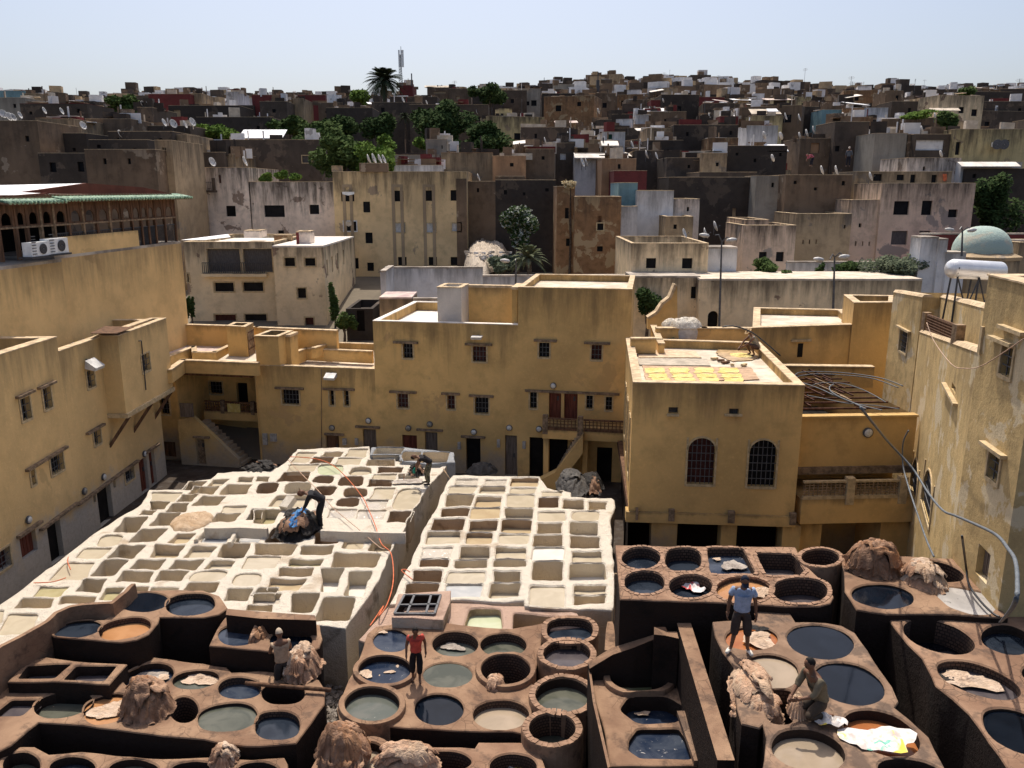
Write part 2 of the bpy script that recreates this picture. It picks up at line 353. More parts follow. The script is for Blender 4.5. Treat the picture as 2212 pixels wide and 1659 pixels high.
def facade(th, pl, poly, ops, mb):
    """poly (u,z); ops: dicts kind,r=(u0,z0,u1,z1),..; wall goes to mb, windows and doors become parts of th"""
    holes = []
    for o in ops:
        u0, z0, u1, z1 = o['r']
        if u1-u0 < .05 or z1-z0 < .05: continue
        lp = arch_loop(u0, z0, u1, z1, o.get('arch')); holes.append(lp)
        dp = o.get('dp', .2); n = len(lp); b = [pl.w(u, z) for u, z in lp]+[pl.w(u, z, -dp) for u, z in lp]
        mb.add(b, [(i, (i+1) % n, n+(i+1) % n, n+i) for i in range(n)])
        k = o['k']; far = o.get('far')
        pm = MB(); pm.add([pl.w(u, z, -dp) for u, z in lp], [tuple(range(n))])
        if k == 'door':
            wbox(pm, pl, u0+.01, z0, u1-.01, z1-.02, -dp, -dp+.04)
            if not far:
                w = (u1-u0); nb = max(3, int(w/.16))
                for i in range(nb): wbox(pm, pl, u0+.02+w*i/nb, z0+.03, u0+w*(i+1)/nb-.02, z1-.06, -dp+.04, -dp+.06)
            pt = obj('door', pm, o.get('m', M['wood_red']), th, label=o.get('label'))
            if not far:
                h = MB(); wbox(h, pl, u1-.2, z0+.9, u1-.12, z0+1.1, -dp+.06, -dp+.1); obj('handle', h, M['iron'], pt)
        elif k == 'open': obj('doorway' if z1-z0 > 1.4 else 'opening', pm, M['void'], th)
        else:
            pt = obj('window', pm, o.get('m', M['pane']), th, label=o.get('label'))
            if not far:
                fr = MB(); t = .05
                for a in ((u0-.07, z0-.07, u0, z1), (u1, z0-.07, u1+.07, z1), (u0, z0-.09, u1, z0)): wbox(fr, pl, *a, -.02, .035)
                if not o.get('arch'): wbox(fr, pl, u0-.07, z1, u1+.07, z1+.06, -.02, .035)
                else:
                    r = (u1-u0)/2; c = (u0+u1)/2; zc = z1-r
                    for i in range(10):
                        q = [(c+(r+e)*cos(pi*j/10), zc+(r+e)*sin(pi*j/10)) for j in (i, i+1) for e in (0, .06)]
                        fr.hexa([pl.w(*q[0], .035), pl.w(*q[1], .035), pl.w(*q[1], -.02), pl.w(*q[0], -.02)], [pl.w(*q[2], .035), pl.w(*q[3], .035), pl.w(*q[3], -.02), pl.w(*q[2], -.02)])
                obj('frame', fr, M['frame'], pt)
                gr = MB(); nx = max(1, round((u1-u0)/o.get('gx', .17))); nz = max(1, round((z1-z0)/o.get('gz', .24)))
                for i in range(1, nx): 
                    u = u0+(u1-u0)*i/nx; top = z1
                    if o.get('arch'):
                        r = (u1-u0)/2; top = z1-r+sqrt(max(0, r*r-(u-(u0+u1)/2)**2))
                    wbox(gr, pl, u-.011, z0, u+.011, top, -.07, -.045)
                for i in range(1, nz):
                    z = z0+(z1-z0)*i/nz; a, b2 = u0, u1
                    if o.get('arch') and z > z1-(u1-u0)/2:
                        r = (u1-u0)/2; e = sqrt(max(0, r*r-(z-z1+r)**2)); a, b2 = (u0+u1)/2-e, (u0+u1)/2+e
                    wbox(gr, pl, a, z-.011, b2, z+.011, -.045, -.022)
                if gr.v: obj('grille', gr, M['iron_grey'], pt)
            elif o.get('frame'):
                fr = MB(); t = o.get('ft', .09)
                for a in ((u0-t, z0-t, u0, z1+t), (u1, z0-t, u1+t, z1+t), (u0, z0-t, u1, z0), (u0, z1, u1, z1+t)): wbox(fr, pl, *a, -.02, .04)
                obj('frame', fr, o.get('fm', M['frame']), pt)
        if o.get('lin'):
            lu0, lu1, lz = o['lin']; lm = MB(); wbox(lm, pl, lu0, lz-.05, lu1, lz+.05, -.05, .12); obj('lintel', lm, M['lintel'], th)
    vs, fs = tess(poly, holes)
    mb.add([pl.w(v.x, v.y) for v in vs], fs)
def W_(pl, zf, x0, y0, x1, y1, k='win', lin=None, **kw):
    r = pl.rect(zf, x0, y0, x1, y1)
    if 'zb' in kw: r = (r[0], kw.pop('zb'), r[2], r[3])
    o = dict(k=k, r=r, **kw)
    if lin: a = pl.uz(*zf(lin[0], lin[2])); b = pl.uz(*zf(lin[1], lin[2])); o['lin'] = (a[0], b[0], (a[1]+b[1])/2)
    return o
def inset(c, t):
    n = len(c); out = []
    for i in range(n):
        a, b, e = Vector(c[i-1]), Vector(c[i]), Vector(c[(i+1) % n])
        d1 = (b-a).normalized(); d2 = (e-b).normalized(); n1 = Vector((-d1.y, d1.x)); n2 = Vector((-d2.y, d2.x))
        k = (n1+n2); k = k/k.length_squared*2 if k.length_squared > 1e-6 else n1
        out.append(b+k*t)
    return out
def bldg(name, label, c, z0, z1, mat, ops={}, par=.5, pt=.22, roof='roof_dust', cap='cap', cat='building', group=None, th=None, tops=None, lip=.008, kind=None):
    """prism building on corners c (front-left, front-right, back-right, back-left); openings per edge; parapet, coping, roof"""
    c = [Vector((a[0], a[1])) for a in c]; n = len(c); RECT.append((c[0], c[1], c[3]-c[0], z1)) if n == 4 else None
    cc = sum(c, Vector((0, 0)))/n
    own = th is None
    if own: th = thing(name, label, cat, (cc.x, cc.y, z0), group)
    mb = MB()
    for i in range(n):
        pl = Plane(c[i], c[(i+1) % n])
        facade(th, pl, [(0, z0), (pl.len, z0), (pl.len, z1), (0, z1)], ops.get(i, []), mb)
    pt = min(pt, .3*min((c[i]-c[(i+1) % n]).length for i in range(n)))
    inn = inset(c, pt); zr = z1-par
    if par > 0:
        for i in range(n):
            j = (i+1) % n; mb.quad((*inn[j], zr), (*inn[i], zr), (*inn[i], z1), (*inn[j], z1))
        out = inset(c, -lip); i2 = inset(c, pt+.03)
        cp = MB()
        for i in range(n):
            j = (i+1) % n
            cp.hexa([(*out[i], z1), (*out[j], z1), (*i2[j], z1), (*i2[i], z1)], [(*out[i], z1+.035), (*out[j], z1+.035), (*i2[j], z1+.04), (*i2[i], z1+.04)])
        w = obj('wall', mb, mat, th); obj('coping', cp, M[cap] if isinstance(cap, str) else cap, w)
    else: w = obj('wall', mb, mat, th)
    rf = MB(); rr = inn if par > 0 else inset(c, -lip)
    if par > 0: rf.add([(*a, zr) for a in rr], [tuple(range(n))])
    else: rf.add([(*a, z1) for a in rr]+[(*a, z1+.12) for a in rr], [tuple(range(n))[::-1], tuple(range(n, 2*n))]+[(i, (i+1) % n, n+(i+1) % n, n+i) for i in range(n)])
    obj('roof', rf, M[roof] if isinstance(roof, str) else roof, th)
    return th
def front(xl, xr, Y, ang=0, ym=500):
    """front line of a building: left and right ends seen at xl, xr, its middle at distance Y, right end turned nearer by ang degrees"""
    m = ony((xl+xr)/2, ym, Y); a = radians(ang); d = Vector((cos(a), -sin(a), 0)); n = Vector((d.y, -d.x, 0))
    p, q = onpl(xl, ym, m, n), onpl(xr, ym, m, n)
    return Vector((p.x, p.y)), Vector((q.x, q.y))
def house(label, xl, xr, yt, Y, mat, wins=(), ang=0, depth=8, zb=None, yb=None, name='house', side=None, **kw):
    p, q = front(xl, xr, Y, ang, yt+20); pl = Plane(p, q)
    z1 = pl.uz((xl+xr)/2, yt)[1]; z0 = pl.uz((xl+xr)/2, yb)[1] if yb else (zb if zb is not None else terr((p.x+q.x)/2, Y)-1)
    bk = -pl.n*depth; ops = {0: []}
    for w in wins:
        zf, x0, y0, x1, y1 = w[:5]; k = dict(w[5]) if len(w) > 5 else {}
        k.setdefault('far', True); r = pl.rect(zf, x0, y0, x1, y1)
        r = (max(.05, r[0]), max(z0+.05, r[1]), min(pl.len-.05, r[2]), min(z1-.05, r[3]))
        ops[0].append(dict(k=k.pop('k', 'win'), r=r, **k))
    if side: ops.update(side(pl, z0, z1, depth))
    t = bldg(name, label, [p, q, q+bk, p+bk], z0, z1, mat, ops, **kw)
    return t, pl, z0, z1
# ground and hillside
PROF = [(-60, 0), (41, 0), (45.5, 2.4), (58, 3), (70, 5), (80, 6), (100, 9), (130, 15), (170, 22), (220, 30), (300, 41), (400, 51), (600, 58), (4000, 58)]
def terr(x, y):
    for (a, za), (b, zb) in zip(PROF, PROF[1:]):
        if y <= b:
            t = (y-a)/(b-a); z = za+(zb-za)*t; break
    else: z = 58
    k = max(0, min(1, (y-90)/120))
    return z+k*(2.2*sin(x*.018+.6)+1.5*sin(x*.041))+(k*.012*max(0, x))
# ---------------------------------------------------------------- ground and hillside
gm = clay('courtyard_ground_soil', (.045, .032, .024), (.08, .06, .045), amt=.1)  # soil colour darkened to blacken the shadows in the alleys
hs = plaster('hillside_soil', (.20, .165, .12), .6, top=0, sc_=.3)
def sheet(name, xs, ys, zf, mat):
    vs = [(x, y, zf(x, y)) for y in ys for x in xs]; n = len(xs)
    fs = [(j*n+i, j*n+i+1, (j+1)*n+i+1, (j+1)*n+i) for j in range(len(ys)-1) for i in range(n-1)]
    return obj(name, (vs, fs), mat, kind='structure')
sheet('ground', [-60+i*2.5 for i in range(49)], [-40+i*2.5 for i in range(33)], lambda x, y: .12*fbm((x*.3, y*.3, 0)) if y < 40 else -.05, gm)
sheet('hillside', [-1500, -700, -350]+[-260+i*13 for i in range(41)]+[380, 700, 1500], [40, 42, 45, 50, 58, 64, 70, 75, 80, 90, 100, 115, 130, 150, 170, 195, 220, 260, 300, 350, 400, 500, 700, 1200, 3000], lambda x, y: terr(x, y), hs)

# ---------------------------------------------------------------- vats
def area2(l): return sum(l[i][0]*l[(i+1) % len(l)][1]-l[(i+1) % len(l)][0]*l[i][1] for i in range(len(l)))
def ccw(l): return l if area2(l) > 0 else l[::-1]
def offset_loop(l, t):
    n = len(l); out = []
    for i in range(n):
        a, b, e = l[i-1], l[i], l[(i+1) % n]
        d1 = (b-a).normalized(); d2 = (e-b).normalized(); k = Vector((d1.y, -d1.x))+Vector((d2.y, -d2.x))
        if k.length < 1e-4: out.append(b.copy()); continue
        k.normalize(); c = max(.5, k.dot(Vector((d1.y, -d1.x)))); out.append(b+k*(t/c))
    return out
def dens(l, st, jit=0, seed=0, closed=True):
    out = []; n = len(l)
    for i in range(n if closed else n-1):
        a, b = l[i], l[(i+1) % n]; k = max(1, int(round((b-a).length/st)))
        for j in range(k):
            p = a.lerp(b, j/k)
            if jit: p = p+Vector((noise.noise((p.x*1.7, p.y*1.7, seed)), noise.noise((p.x*1.7, p.y*1.7, seed+9))))*jit+Vector((noise.noise((p.x*6, p.y*6, seed)), noise.noise((p.x*6, p.y*6, seed+9))))*jit*.5
            out.append(p)
    return out
def rquad(pts, r=.28, n=3):   # rounded corners
    out = []; k = len(pts)
    for i in range(k):
        a, b, e = pts[i-1], pts[i], pts[(i+1) % k]
        p = b.lerp(a, r*.5); q = b.lerp(e, r*.5)
        for j in range(n+1):
            t = j/n; out.append(p.lerp(b, t).lerp(b.lerp(q, t), t))
    return out
def ell(zf, cx, cy, rx, ry, z, rot=0, pw=2., n=28, jit=.02):
    out = []; c, s_ = cos(radians(rot)), sin(radians(rot))
    for i in range(n):
        t = 2*pi*i/n; x = rx*abs(cos(t))**(2/pw)*(1 if cos(t) >= 0 else -1); y = ry*abs(sin(t))**(2/pw)*(1 if sin(t) >= 0 else -1)
        p = onz(*zf(cx+x*c-y*s_, cy+x*s_+y*c), z); out.append(Vector((p.x, p.y)))
    o = ccw(out); return [p+Vector((noise.noise((p.x*2, p.y*2, 3)), noise.noise((p.x*2, p.y*2, 7))))*jit for p in o]
def px_loop(zf, pts, z): return [Vector((q.x, q.y)) for q in (onz(*zf(*p), z) for p in pts)]
def block(th, outline, z, vats, top, wall, zb=-.1, sp=0, amp=0., bev=.05, name='masonry', grid_jit=.4, wj=.03, zfun=None, sharp=48):
    """masonry block: slab with openings, rounded edges, outer walls. vats: dict(loop, d=depth to liquid, q=liquid, lin=lining, ring=(w,h))"""
    outer = ccw(outline); holes = []
    zz = lambda x, y, e=0: z+(zfun(x, y) if zfun else 0)+amp*(noise.noise((x*1.3, y*1.3, 1))+.6*noise.noise((x*4, y*4, 2)))
    for v in vats:
        h = v['loop']; v['_h'] = offset_loop(h, v['ring'][0]*.5 if v.get('ring') else bev*.8); holes.append(v['_h'])
    tin = offset_loop(outer, -bev)
    ex = []
    if sp:
        xs = [p.x for p in outer]; ys = [p.y for p in outer]; x = min(xs)
        while x < max(xs):
            y = min(ys)
            while y < max(ys):
                q = (x+R.uniform(-1, 1)*sp*grid_jit, y+R.uniform(-1, 1)*sp*grid_jit)
                if pip(*q, tin) and not any(pip(*q, h) for h in holes): ex.append(q)
                y += sp
            x += sp
    mb = MB(); vs, fs = tess(tin, holes, ex); mb.add([(v.x, v.y, zz(v.x, v.y)) for v in vs], fs)
    def ringwall(l1, z1, l2, z2):   # faces between two loops of equal length
        n = len(l1); mb.add([(p.x, p.y, z1(p.x, p.y)) for p in l1]+[(p.x, p.y, z2(p.x, p.y)) for p in l2], [(i, n+i, n+(i+1) % n, (i+1) % n) for i in range(n)])
    e = offset_loop(outer, -bev*.3)
    ringwall(tin, zz, e, lambda x, y: zz(x, y)-bev*.3); ringwall(e, lambda x, y: zz(x, y)-bev*.3, outer, lambda x, y: zz(x, y)-bev)
    for v in vats:
        if v.get('ring'): continue
        h, l = v['_h'], v['loop']; n = len(h)
        mb.add([(p.x, p.y, zz(p.x, p.y)) for p in h]+[(p.x, p.y, zz(p.x, p.y)-bev*.7) for p in l], [(i, (i+1) % n, n+(i+1) % n, n+i) for i in range(n)])
    ob = obj(name, mb, top, th, smooth=True, sharp=sharp)
    wm = MB(); n = len(outer); zs = [0, .35, .7, 1.]
    prev = [(p.x, p.y, zz(p.x, p.y)-bev) for p in outer]
    cen = sum(outer, Vector((0, 0)))/n
    for t in zs[1:]:
        cur = []
        for p in outer:
            zt = zz(p.x, p.y)-bev; zc = zt+(zb-zt)*t; o = offset_pt(p, outer, wj*(noise.noise((p.x*1.5, p.y*1.5, zc*1.5))+.4)*2)
            cur.append((o.x, o.y, zc))
        wm.add(prev+cur, [(i, n+i, n+(i+1) % n, (i+1) % n) for i in range(n)]); prev = cur
    obj('side_wall', wm, wall, th, smooth=True, sharp=50)
    for v in vats:
        l = v['loop']; n = len(l); d = v.get('d', .4)*(.62 if v.get('q') and v.get('lin') in (M['clay_in'], M['brick_in']) else 1); lin = v.get('lin', M['lime_in']); bot = v.get('bot', d+.08)
        zt = [zz(p.x, p.y)-bev*.7 for p in l]; ztm = min(zt); rg = v.get('ring')
        if rg: zt = [z+rg[1]-.04]*n
        vm = MB(); zl = z-d; ze = z-bot
        vm.add([(p.x, p.y, a) for p, a in zip(l, zt)]+[(p.x+noise.noise((p.x*3, p.y*3, 5))*.02, p.y, ztm*.5+ze*.5) for p in l]+[(p.x, p.y, ze) for p in l],
               [(k*n+i, k*n+(i+1) % n, (k+1)*n+(i+1) % n, (k+1)*n+i) for k in (0, 1) for i in range(n)]+[tuple(2*n+i for i in range(n))])
        vo = obj('vat', vm, lin, th, smooth=True, sharp=50, label=v.get('label'))
        if rg:
            rm = MB(); w, h = rg; a = l; zr = z+h; oth = [x['loop'] for x in vats if x is not v]; b = offset_loop(l, w); k_ = []
            for q in range(n):
                t_ = 1.
                while t_ > .15 and any(pip(*(a[q].lerp(b[q], t_)), o_) for o_ in oth): t_ -= .1
                k_.append(t_)
            b = [a[q].lerp(b[q], k_[q]) for q in range(n)]; ai = [a[q].lerp(b[q], .12) for q in range(n)]; bi = [a[q].lerp(b[q], .88) for q in range(n)]; dn = [z-.04 if pip(b[q].x, b[q].y, tin) else v.get('rz', zb) for q in range(n)]
            for i in range(n):
                j = (i+1) % n
                rm.add([(*a[i], zr-.04), (*ai[i], zr), (*bi[i], zr), (*b[i], zr-.04), (*b[i], min(dn[i], dn[j])), (*a[j], zr-.04), (*ai[j], zr), (*bi[j], zr), (*b[j], zr-.04), (*b[j], min(dn[i], dn[j]))],
                       [(0, 5, 6, 1), (1, 6, 7, 2), (2, 7, 8, 3), (3, 8, 9, 4)])
            rm.f = [f[::-1] for f in rm.f]
            obj('rim', rm, v.get('rm', M['clay']), vo, smooth=True, sharp=40)
        if v.get('q'):
            s_ = offset_loop(l, .02); lm = MB(); lm.add([(p.x, p.y, zl) for p in s_], [tuple(range(n))]); obj('liquid', lm, M[v['q']], vo)
    return ob
def offset_pt(p, outer, t):
    return p+Vector((noise.noise((p.x*.9, p.y*.9, 11)), noise.noise((p.x*.9, p.y*.9, 12))))*t
QL = dict(t='q_tan', b='q_tan2', w='q_white', g='q_grey', f='q_foam', o='q_olive', n='q_green')
def quads(zf, rows, z, ox=0, gy=14, gx=9):
    out = []
    for r in rows:
        x0, x1, yt, x2, x3, yb, code = r; x0 -= gx; x2 -= gx; x1 += gx; x3 += gx; yt -= gy*.5; yb += gy
        pts = [Vector((q.x, q.y)) for q in (onz(*zf(*p), z) for p in ((x0, yt), (x1, yt), (x3, yb), (x2, yb)))]
        pts = ccw(pts); mn = min((pts[i]-pts[i-1]).length for i in range(4))
        rd = .7 if 'r' in code[1:] else .15
        lp = dens(rquad(pts, rd), .16, .025, 4)
        lp = offset_loop([p for i, p in enumerate(lp) if (p-lp[i-1]).length > .015], .03)
        k = code[0]; q = QL.get(k); h = {'1': .07, '2': .2, '3': .36, '4': .5}
        d = next((h[c] for c in code if c in h), .3)
        v = dict(loop=lp, d=d if q else 1.2, q=q, bot=(d+.1) if q else {'e': .5, 'E': .8, 'x': 1.1}[k])
        if 's' in code[1:]: v['lin'] = M['lime_in2']
        out.append(v)
    return out
A_F = [(1312, 1590, 795, 1300, 1500, 866, 't1'), (1640, 1800, 707, 1565, 1700, 763, 'e'), (1850, 1990, 682, 1790, 1900, 733, 't2'), (1680, 1905, 748, 1605, 1840, 803, 'e'),
 (1975, 2170, 732, 1900, 2110, 800, 'e'), (1300, 1480, 874, 1290, 1415, 935, 'e'), (1580, 1720, 812, 1515, 1650, 868, 'e'), (1750, 1960, 828, 1640, 1870, 906, 'E'),
 (1495, 1640, 888, 1425, 1600, 958, 'E'), (1235, 1365, 950, 1185, 1310, 984, 't2'), (1385, 1570, 972, 1275, 1480, 1075, 'E'),
 (1935, 2145, 915, 1895, 2100, 963, 't1'), (1875, 2090, 977, 1805, 2020, 1040, 'e'), (1085, 1290, 1008, 965, 1175, 1135, 'x'), (1225, 1460, 1107, 1090, 1330, 1218, 'x'),
 (1535, 1700, 1150, 1435, 1610, 1224, 'b2'), (1790, 2005, 1122, 1735, 1945, 1220, 'g1'), (2075, 2290, 1132, 2025, 2230, 1222, 'g2'), (885, 1090, 1162, 805, 1000, 1256, 't1r'),
 (1035, 1270, 1252, 905, 1145, 1358, 'x'), (1335, 1610, 1247, 1285, 1525, 1354, 'b3'), (1665, 1880, 1262, 1575, 1800, 1354, 't2'), (1935, 2150, 1247, 1895, 2090, 1344, 'b4'),
 (745, 950, 1282, 665, 850, 1349, 't1'), (570, 825, 1398, 400, 735, 1546, 't1'), (905, 1120, 1378, 765, 980, 1510, 'x'), (1185, 1450, 1378, 1105, 1370, 1448, 'E'),
 (1515, 1780, 1383, 1435, 1690, 1449, 'E'), (1835, 2030, 1388, 1765, 1980, 1440, 't2'), (1075, 1330, 1472, 985, 1290, 1560, 'E'), (1385, 1640, 1468, 1325, 1560, 1553, 'E'),
 (1690, 1980, 1472, 1610, 1905, 1553, 't1r'), (2040, 2280, 1488, 1965, 2250, 1598, 't1r'), (2180, 2300, 935, 2120, 2240, 1022, 'E')]
A_G = [(735, 935, 18, 635, 860, 130, 'x'), (350, 615, 88, 260, 520, 168, 'o1'), (935, 1060, 103, 870, 960, 188, 'o2'), (1170, 1275, 97, 1165, 1262, 125, 'b2'), (1325, 1530, 108, 1300, 1510, 135, 'w2'),
 (1645, 1880, 64, 1590, 1835, 122, 'b3'), (1965, 2200, 100, 1925, 2140, 205, 'w4'), (205, 450, 198, 140, 420, 258, 'e'), (548, 810, 183, 515, 790, 223, 'b3'), (85, 345, 318, -60, 265, 500, 't1'),
 (-90, 30, 293, -150, 0, 400, 't1'), (2230, 2420, 98, 2150, 2370, 160, 'f2')]
A_W = [(0, 118, 460, -20, 90, 488, 't2'), (150, 262, 456, 125, 240, 484, 'e'), (505, 670, 245, 435, 570, 323, 't1'), (735, 900, 240, 690, 868, 270, 'e'), (950, 1110, 216, 900, 1078, 272, 't1'), (640, 820, 286, 595, 780, 328, 'es'), (855, 1060, 291, 812, 1030, 343, 't1'),
 (1110, 1335, 306, 1090, 1335, 345, 'e'), (435, 690, 347, 395, 630, 404, 't1'), (675, 900, 348, 660, 890, 428, 'n1r'), (965, 1138, 370, 925, 1138, 432, 't2r'), (1195, 1420, 371, 1182, 1395, 410, 'Es'),
 (1160, 1365, 432, 1130, 1340, 469, 't1'), (1460, 1640, 388, 1425, 1600, 440, 'w1'), (385, 615, 412, 305, 580, 489, 'Es'), (655, 825, 442, 605, 800, 503, 'Esr'), (880, 1068, 452, 835, 1048, 524, 'Esr'),
 (1120, 1328, 482, 1092, 1308, 529, 'Es'), (-20, 105, 523, -60, 65, 588, 't1'), (175, 350, 503, 122, 300, 589, 'Esr'), (405, 618, 513, 385, 580, 588, 'w4r'), (655, 858, 533, 612, 805, 604, 'Esr'),
 (900, 1110, 552, 880, 1100, 628, 't3rs'), (1172, 1350, 550, 1112, 1308, 643, 't1'), (1395, 1570, 562, 1305, 1505, 724, 't1r'), (325, 640, 618, 245, 560, 698, 't2'), (670, 790, 652, 660, 740, 704, 'f1'),
 (845, 1055, 640, 812, 1008, 704, 'Esr'), (1092, 1285, 652, 1072, 1258, 719, 'f1'), (785, 1025, 732, 745, 978, 803, 'f1'), (1035, 1258, 747, 1012, 1218, 804, 'f1'), (1315, 1490, 758, 1282, 1450, 834, 'Es'),
 (125, 370, 738, 110, 285, 846, 'o3'), (300, 560, 905, 222, 515, 1003, 'Es'), (645, 895, 932, 640, 840, 1030, 'Es'), (945, 1078, 948, 888, 1040, 1060, 't3'), (1175, 1330, 958, 1105, 1288, 1085, 't4'),
 (145, 490, 1037, 135, 430, 1114, 'e'), (525, 820, 1053, 505, 800, 1120, 'E'), (-20, 95, 1043, -60, 40, 1130, 'E'), (80, 340, 1148, 30, 280, 1228, 't1'), (425, 735, 1168, 405, 700, 1218, 'o2'),
 (815, 1230, 1113, 775, 1170, 1234, 'E'), (335, 655, 1243, 315, 620, 1304, 'b3'), (255, 590, 1333, 225, 505, 1434, 'b2'), (705, 905, 1243, 700, 820, 1449, 'w4'), (955, 1140, 1273, 905, 1050, 1474, 'w4'),
 (-40, 115, 1408, -80, 60, 1468, 'b4'), (115, 370, 1458, 95, 340, 1538, 'f2'), (60, 300, 1557, 35, 280, 1600, 'b3'), (465, 680, 1473, 455, 600, 1608, 'x'), (735, 985, 1503, 660, 925, 1680, 'x'), (1370, 1560, 432, 1355, 1545, 500, 'w2')]
A_S = [(1195, 1405, 208, 1150, 1375, 248, 'w3'), (1425, 1560, 240, 1400, 1530, 300, 'e'), (1590, 1795, 246, 1572, 1768, 316, 'e')]
B_ = [(752, 940, 432, 742, 930, 478, 'f1'), (988, 1165, 437, 965, 1150, 484, 'f1'), (1205, 1400, 428, 1195, 1390, 482, 'b2s'), (722, 920, 492, 702, 880, 538, 't1'), (962, 1145, 497, 950, 1128, 540, 't2'),
 (1192, 1390, 503, 1182, 1378, 540, 't1'), (1432, 1610, 527, 1428, 1600, 566, 't1'), (697, 897, 557, 682, 860, 638, 'E'), (932, 1112, 577, 908, 1098, 643, 'b2'), (1172, 1370, 556, 1167, 1368, 648, 't1'),
 (1412, 1568, 577, 1408, 1568, 653, 'Es'), (1617, 1758, 602, 1612, 1758, 658, 'b3'), (1802, 1955, 607, 1800, 1948, 673, 'e'), (657, 858, 666, 647, 840, 718, 'b4s'), (892, 1100, 663, 877, 1090, 733, 'b1'),
 (1152, 1365, 667, 1157, 1355, 738, 't3'), (1412, 1615, 692, 1412, 1620, 753, 't1'), (1667, 1908, 678, 1660, 1898, 763, 't1r'), (592, 822, 748, 572, 798, 828, 'Es'), (882, 1078, 762, 872, 1068, 836, 'b3s'),
 (1133, 1348, 758, 1123, 1338, 848, 'b3s'), (1397, 1603, 772, 1392, 1600, 858, 'E'), (1667, 1868, 778, 1667, 1868, 863, 'w4'), (542, 783, 852, 528, 770, 933, 't2'), (852, 1043, 858, 838, 1030, 934, 'b2s'),
 (1112, 1328, 873, 1103, 1310, 933, 't1'), (1378, 1598, 873, 1365, 1595, 958, 'b4'), (1672, 1883, 888, 1672, 1880, 968, 'b4'), (493, 748, 967, 473, 710, 1053, 'f1'), (803, 1023, 968, 783, 1018, 1053, 't3'),
 (1083, 1308, 973, 1073, 1300, 1056, 't2'), (1382, 1603, 978, 1373, 1598, 1058, 'w1'), (1667, 1915, 1003, 1667, 1925, 1088, 't2'), (483, 703, 1067, 473, 690, 1113, 'es'), (762, 998, 1073, 757, 990, 1123, 't3'),
 (1067, 1298, 1078, 1062, 1298, 1113, 't3'), (1378, 1593, 1083, 1368, 1588, 1223, 'x'), (1667, 1925, 1103, 1662, 1935, 1218, 'w4'), (423, 653, 1148, 413, 640, 1238, 'Es'), (713, 983, 1168, 683, 968, 1243, 't1'),
 (1053, 1283, 1153, 1043, 1273, 1243, 'x'), (378, 618, 1258, 363, 600, 1318, 'Es'), (693, 958, 1268, 683, 940, 1353, 'g1'), (1033, 1273, 1253, 1013, 1250, 1358, 't3'), (1358, 1608, 1283, 1348, 1603, 1438, 't1'),
 (1677, 1958, 1268, 1677, 1953, 1333, 't2'), (1677, 1958, 1343, 1677, 1948, 1418, 'b4')]
ZA0 = 2.0
def lowonly(vs): return vs
oa = [(-120, 1460), (-60, 1352), (0, 1304), (50, 1272), (75, 1250), (135, 1207), (195, 1159), (265, 1112), (305, 1089), (322, 1058), (398, 1056), (408, 1041), (455, 1034), (470, 1021), (533, 1018),
      (600, 1010), (611, 1003), (643, 971), (693, 969), (753, 967), (798, 965), (801, 990), (862, 997), (900, 1010), (950, 1010), (966, 1000), (962, 1012), (932, 1042), (921, 1056), (905, 1085), (893, 1101), (878, 1127), (868, 1150), (843, 1193), (823, 1244), (790, 1295), (768, 1328), (748, 1357), (690, 1352), (600, 1340), (400, 1335), (240, 1335), (110, 1350), (0, 1410), (-60, 1470)]
def clean(vs, lim=.02):
    """drop vats that overlap an earlier one"""
    out = []
    for v in vs:
        c = sum(v['loop'], Vector((0, 0)))/len(v['loop'])
        if any(pip(c.x, c.y, w['loop']) for w in out): continue
        out.append(v)
    for i, v in enumerate(out):     # keep a rim between neighbours
        for k in range(5):
            hit = False
            for w in out:
                if w is v: continue
                ol = offset_loop(w['loop'], .05)
                if any(pip(p.x, p.y, ol) for p in v['loop']): hit = True
            if not hit: break
            c = sum(v['loop'], Vector((0, 0)))/len(v['loop']); v['loop'] = [c+(p-c)*(1-.02/max(.1, (p-c).length)) for p in v['loop']]
    return out
wt = thing('lime_vat_block', 'large white block of limewashed square vats with hoses lying across it', 'vats', onz(450, 1200, 0))
va = clean(quads(ZF, A_F, ZA0)+quads(ZG, A_G, ZA0)+quads(ZW, A_W, ZA0))
out = dens(px_loop(O, oa, ZA0), .3, .06, 2)
block(wt, out, ZA0, va, M['lime'], M['lime_wall'], sp=.16, amp=.045, bev=.035, wj=.10)
st = thing('lime_vat_block', 'lime vats coloured grey for the shade at the far end of the white vats', 'vats', onz(890, 1000, 0))
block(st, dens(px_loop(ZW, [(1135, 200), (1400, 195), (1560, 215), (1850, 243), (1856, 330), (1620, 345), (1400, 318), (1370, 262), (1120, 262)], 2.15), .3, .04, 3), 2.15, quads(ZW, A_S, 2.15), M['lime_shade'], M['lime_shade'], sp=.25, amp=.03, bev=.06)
ob_ = [(728, 405), (1000, 408), (1200, 410), (1420, 415), (1480, 500), (1665, 540), (1670, 575), (1800, 582), (1990, 580), (2012, 600), (2008, 680), (1975, 760), (1990, 850), (1985, 950), (1995, 1020), (2012, 1080), (2012, 1440), (1990, 1466), (1640, 1462), (1310, 1446), (1290, 1400),
       (1000, 1400), (720, 1385), (500, 1400), (230, 1430), (280, 1318), (340, 1200), (400, 1100), (455, 960), (500, 820), (560, 735), (610, 640), (650, 540), (690, 450)]
wb = thing('lime_vat_block', 'smaller white block of limewashed square vats in front of the staircase', 'vats', onz(1150, 1200, 0))
block(wb, dens(px_loop(ZB, ob_, ZA0), .3, .05, 5), ZA0, clean(quads(ZB, B_, ZA0, gy=7, gx=4)), M['lime'], M['lime_wall'], sp=.16, amp=.045, bev=.06, wj=.10)

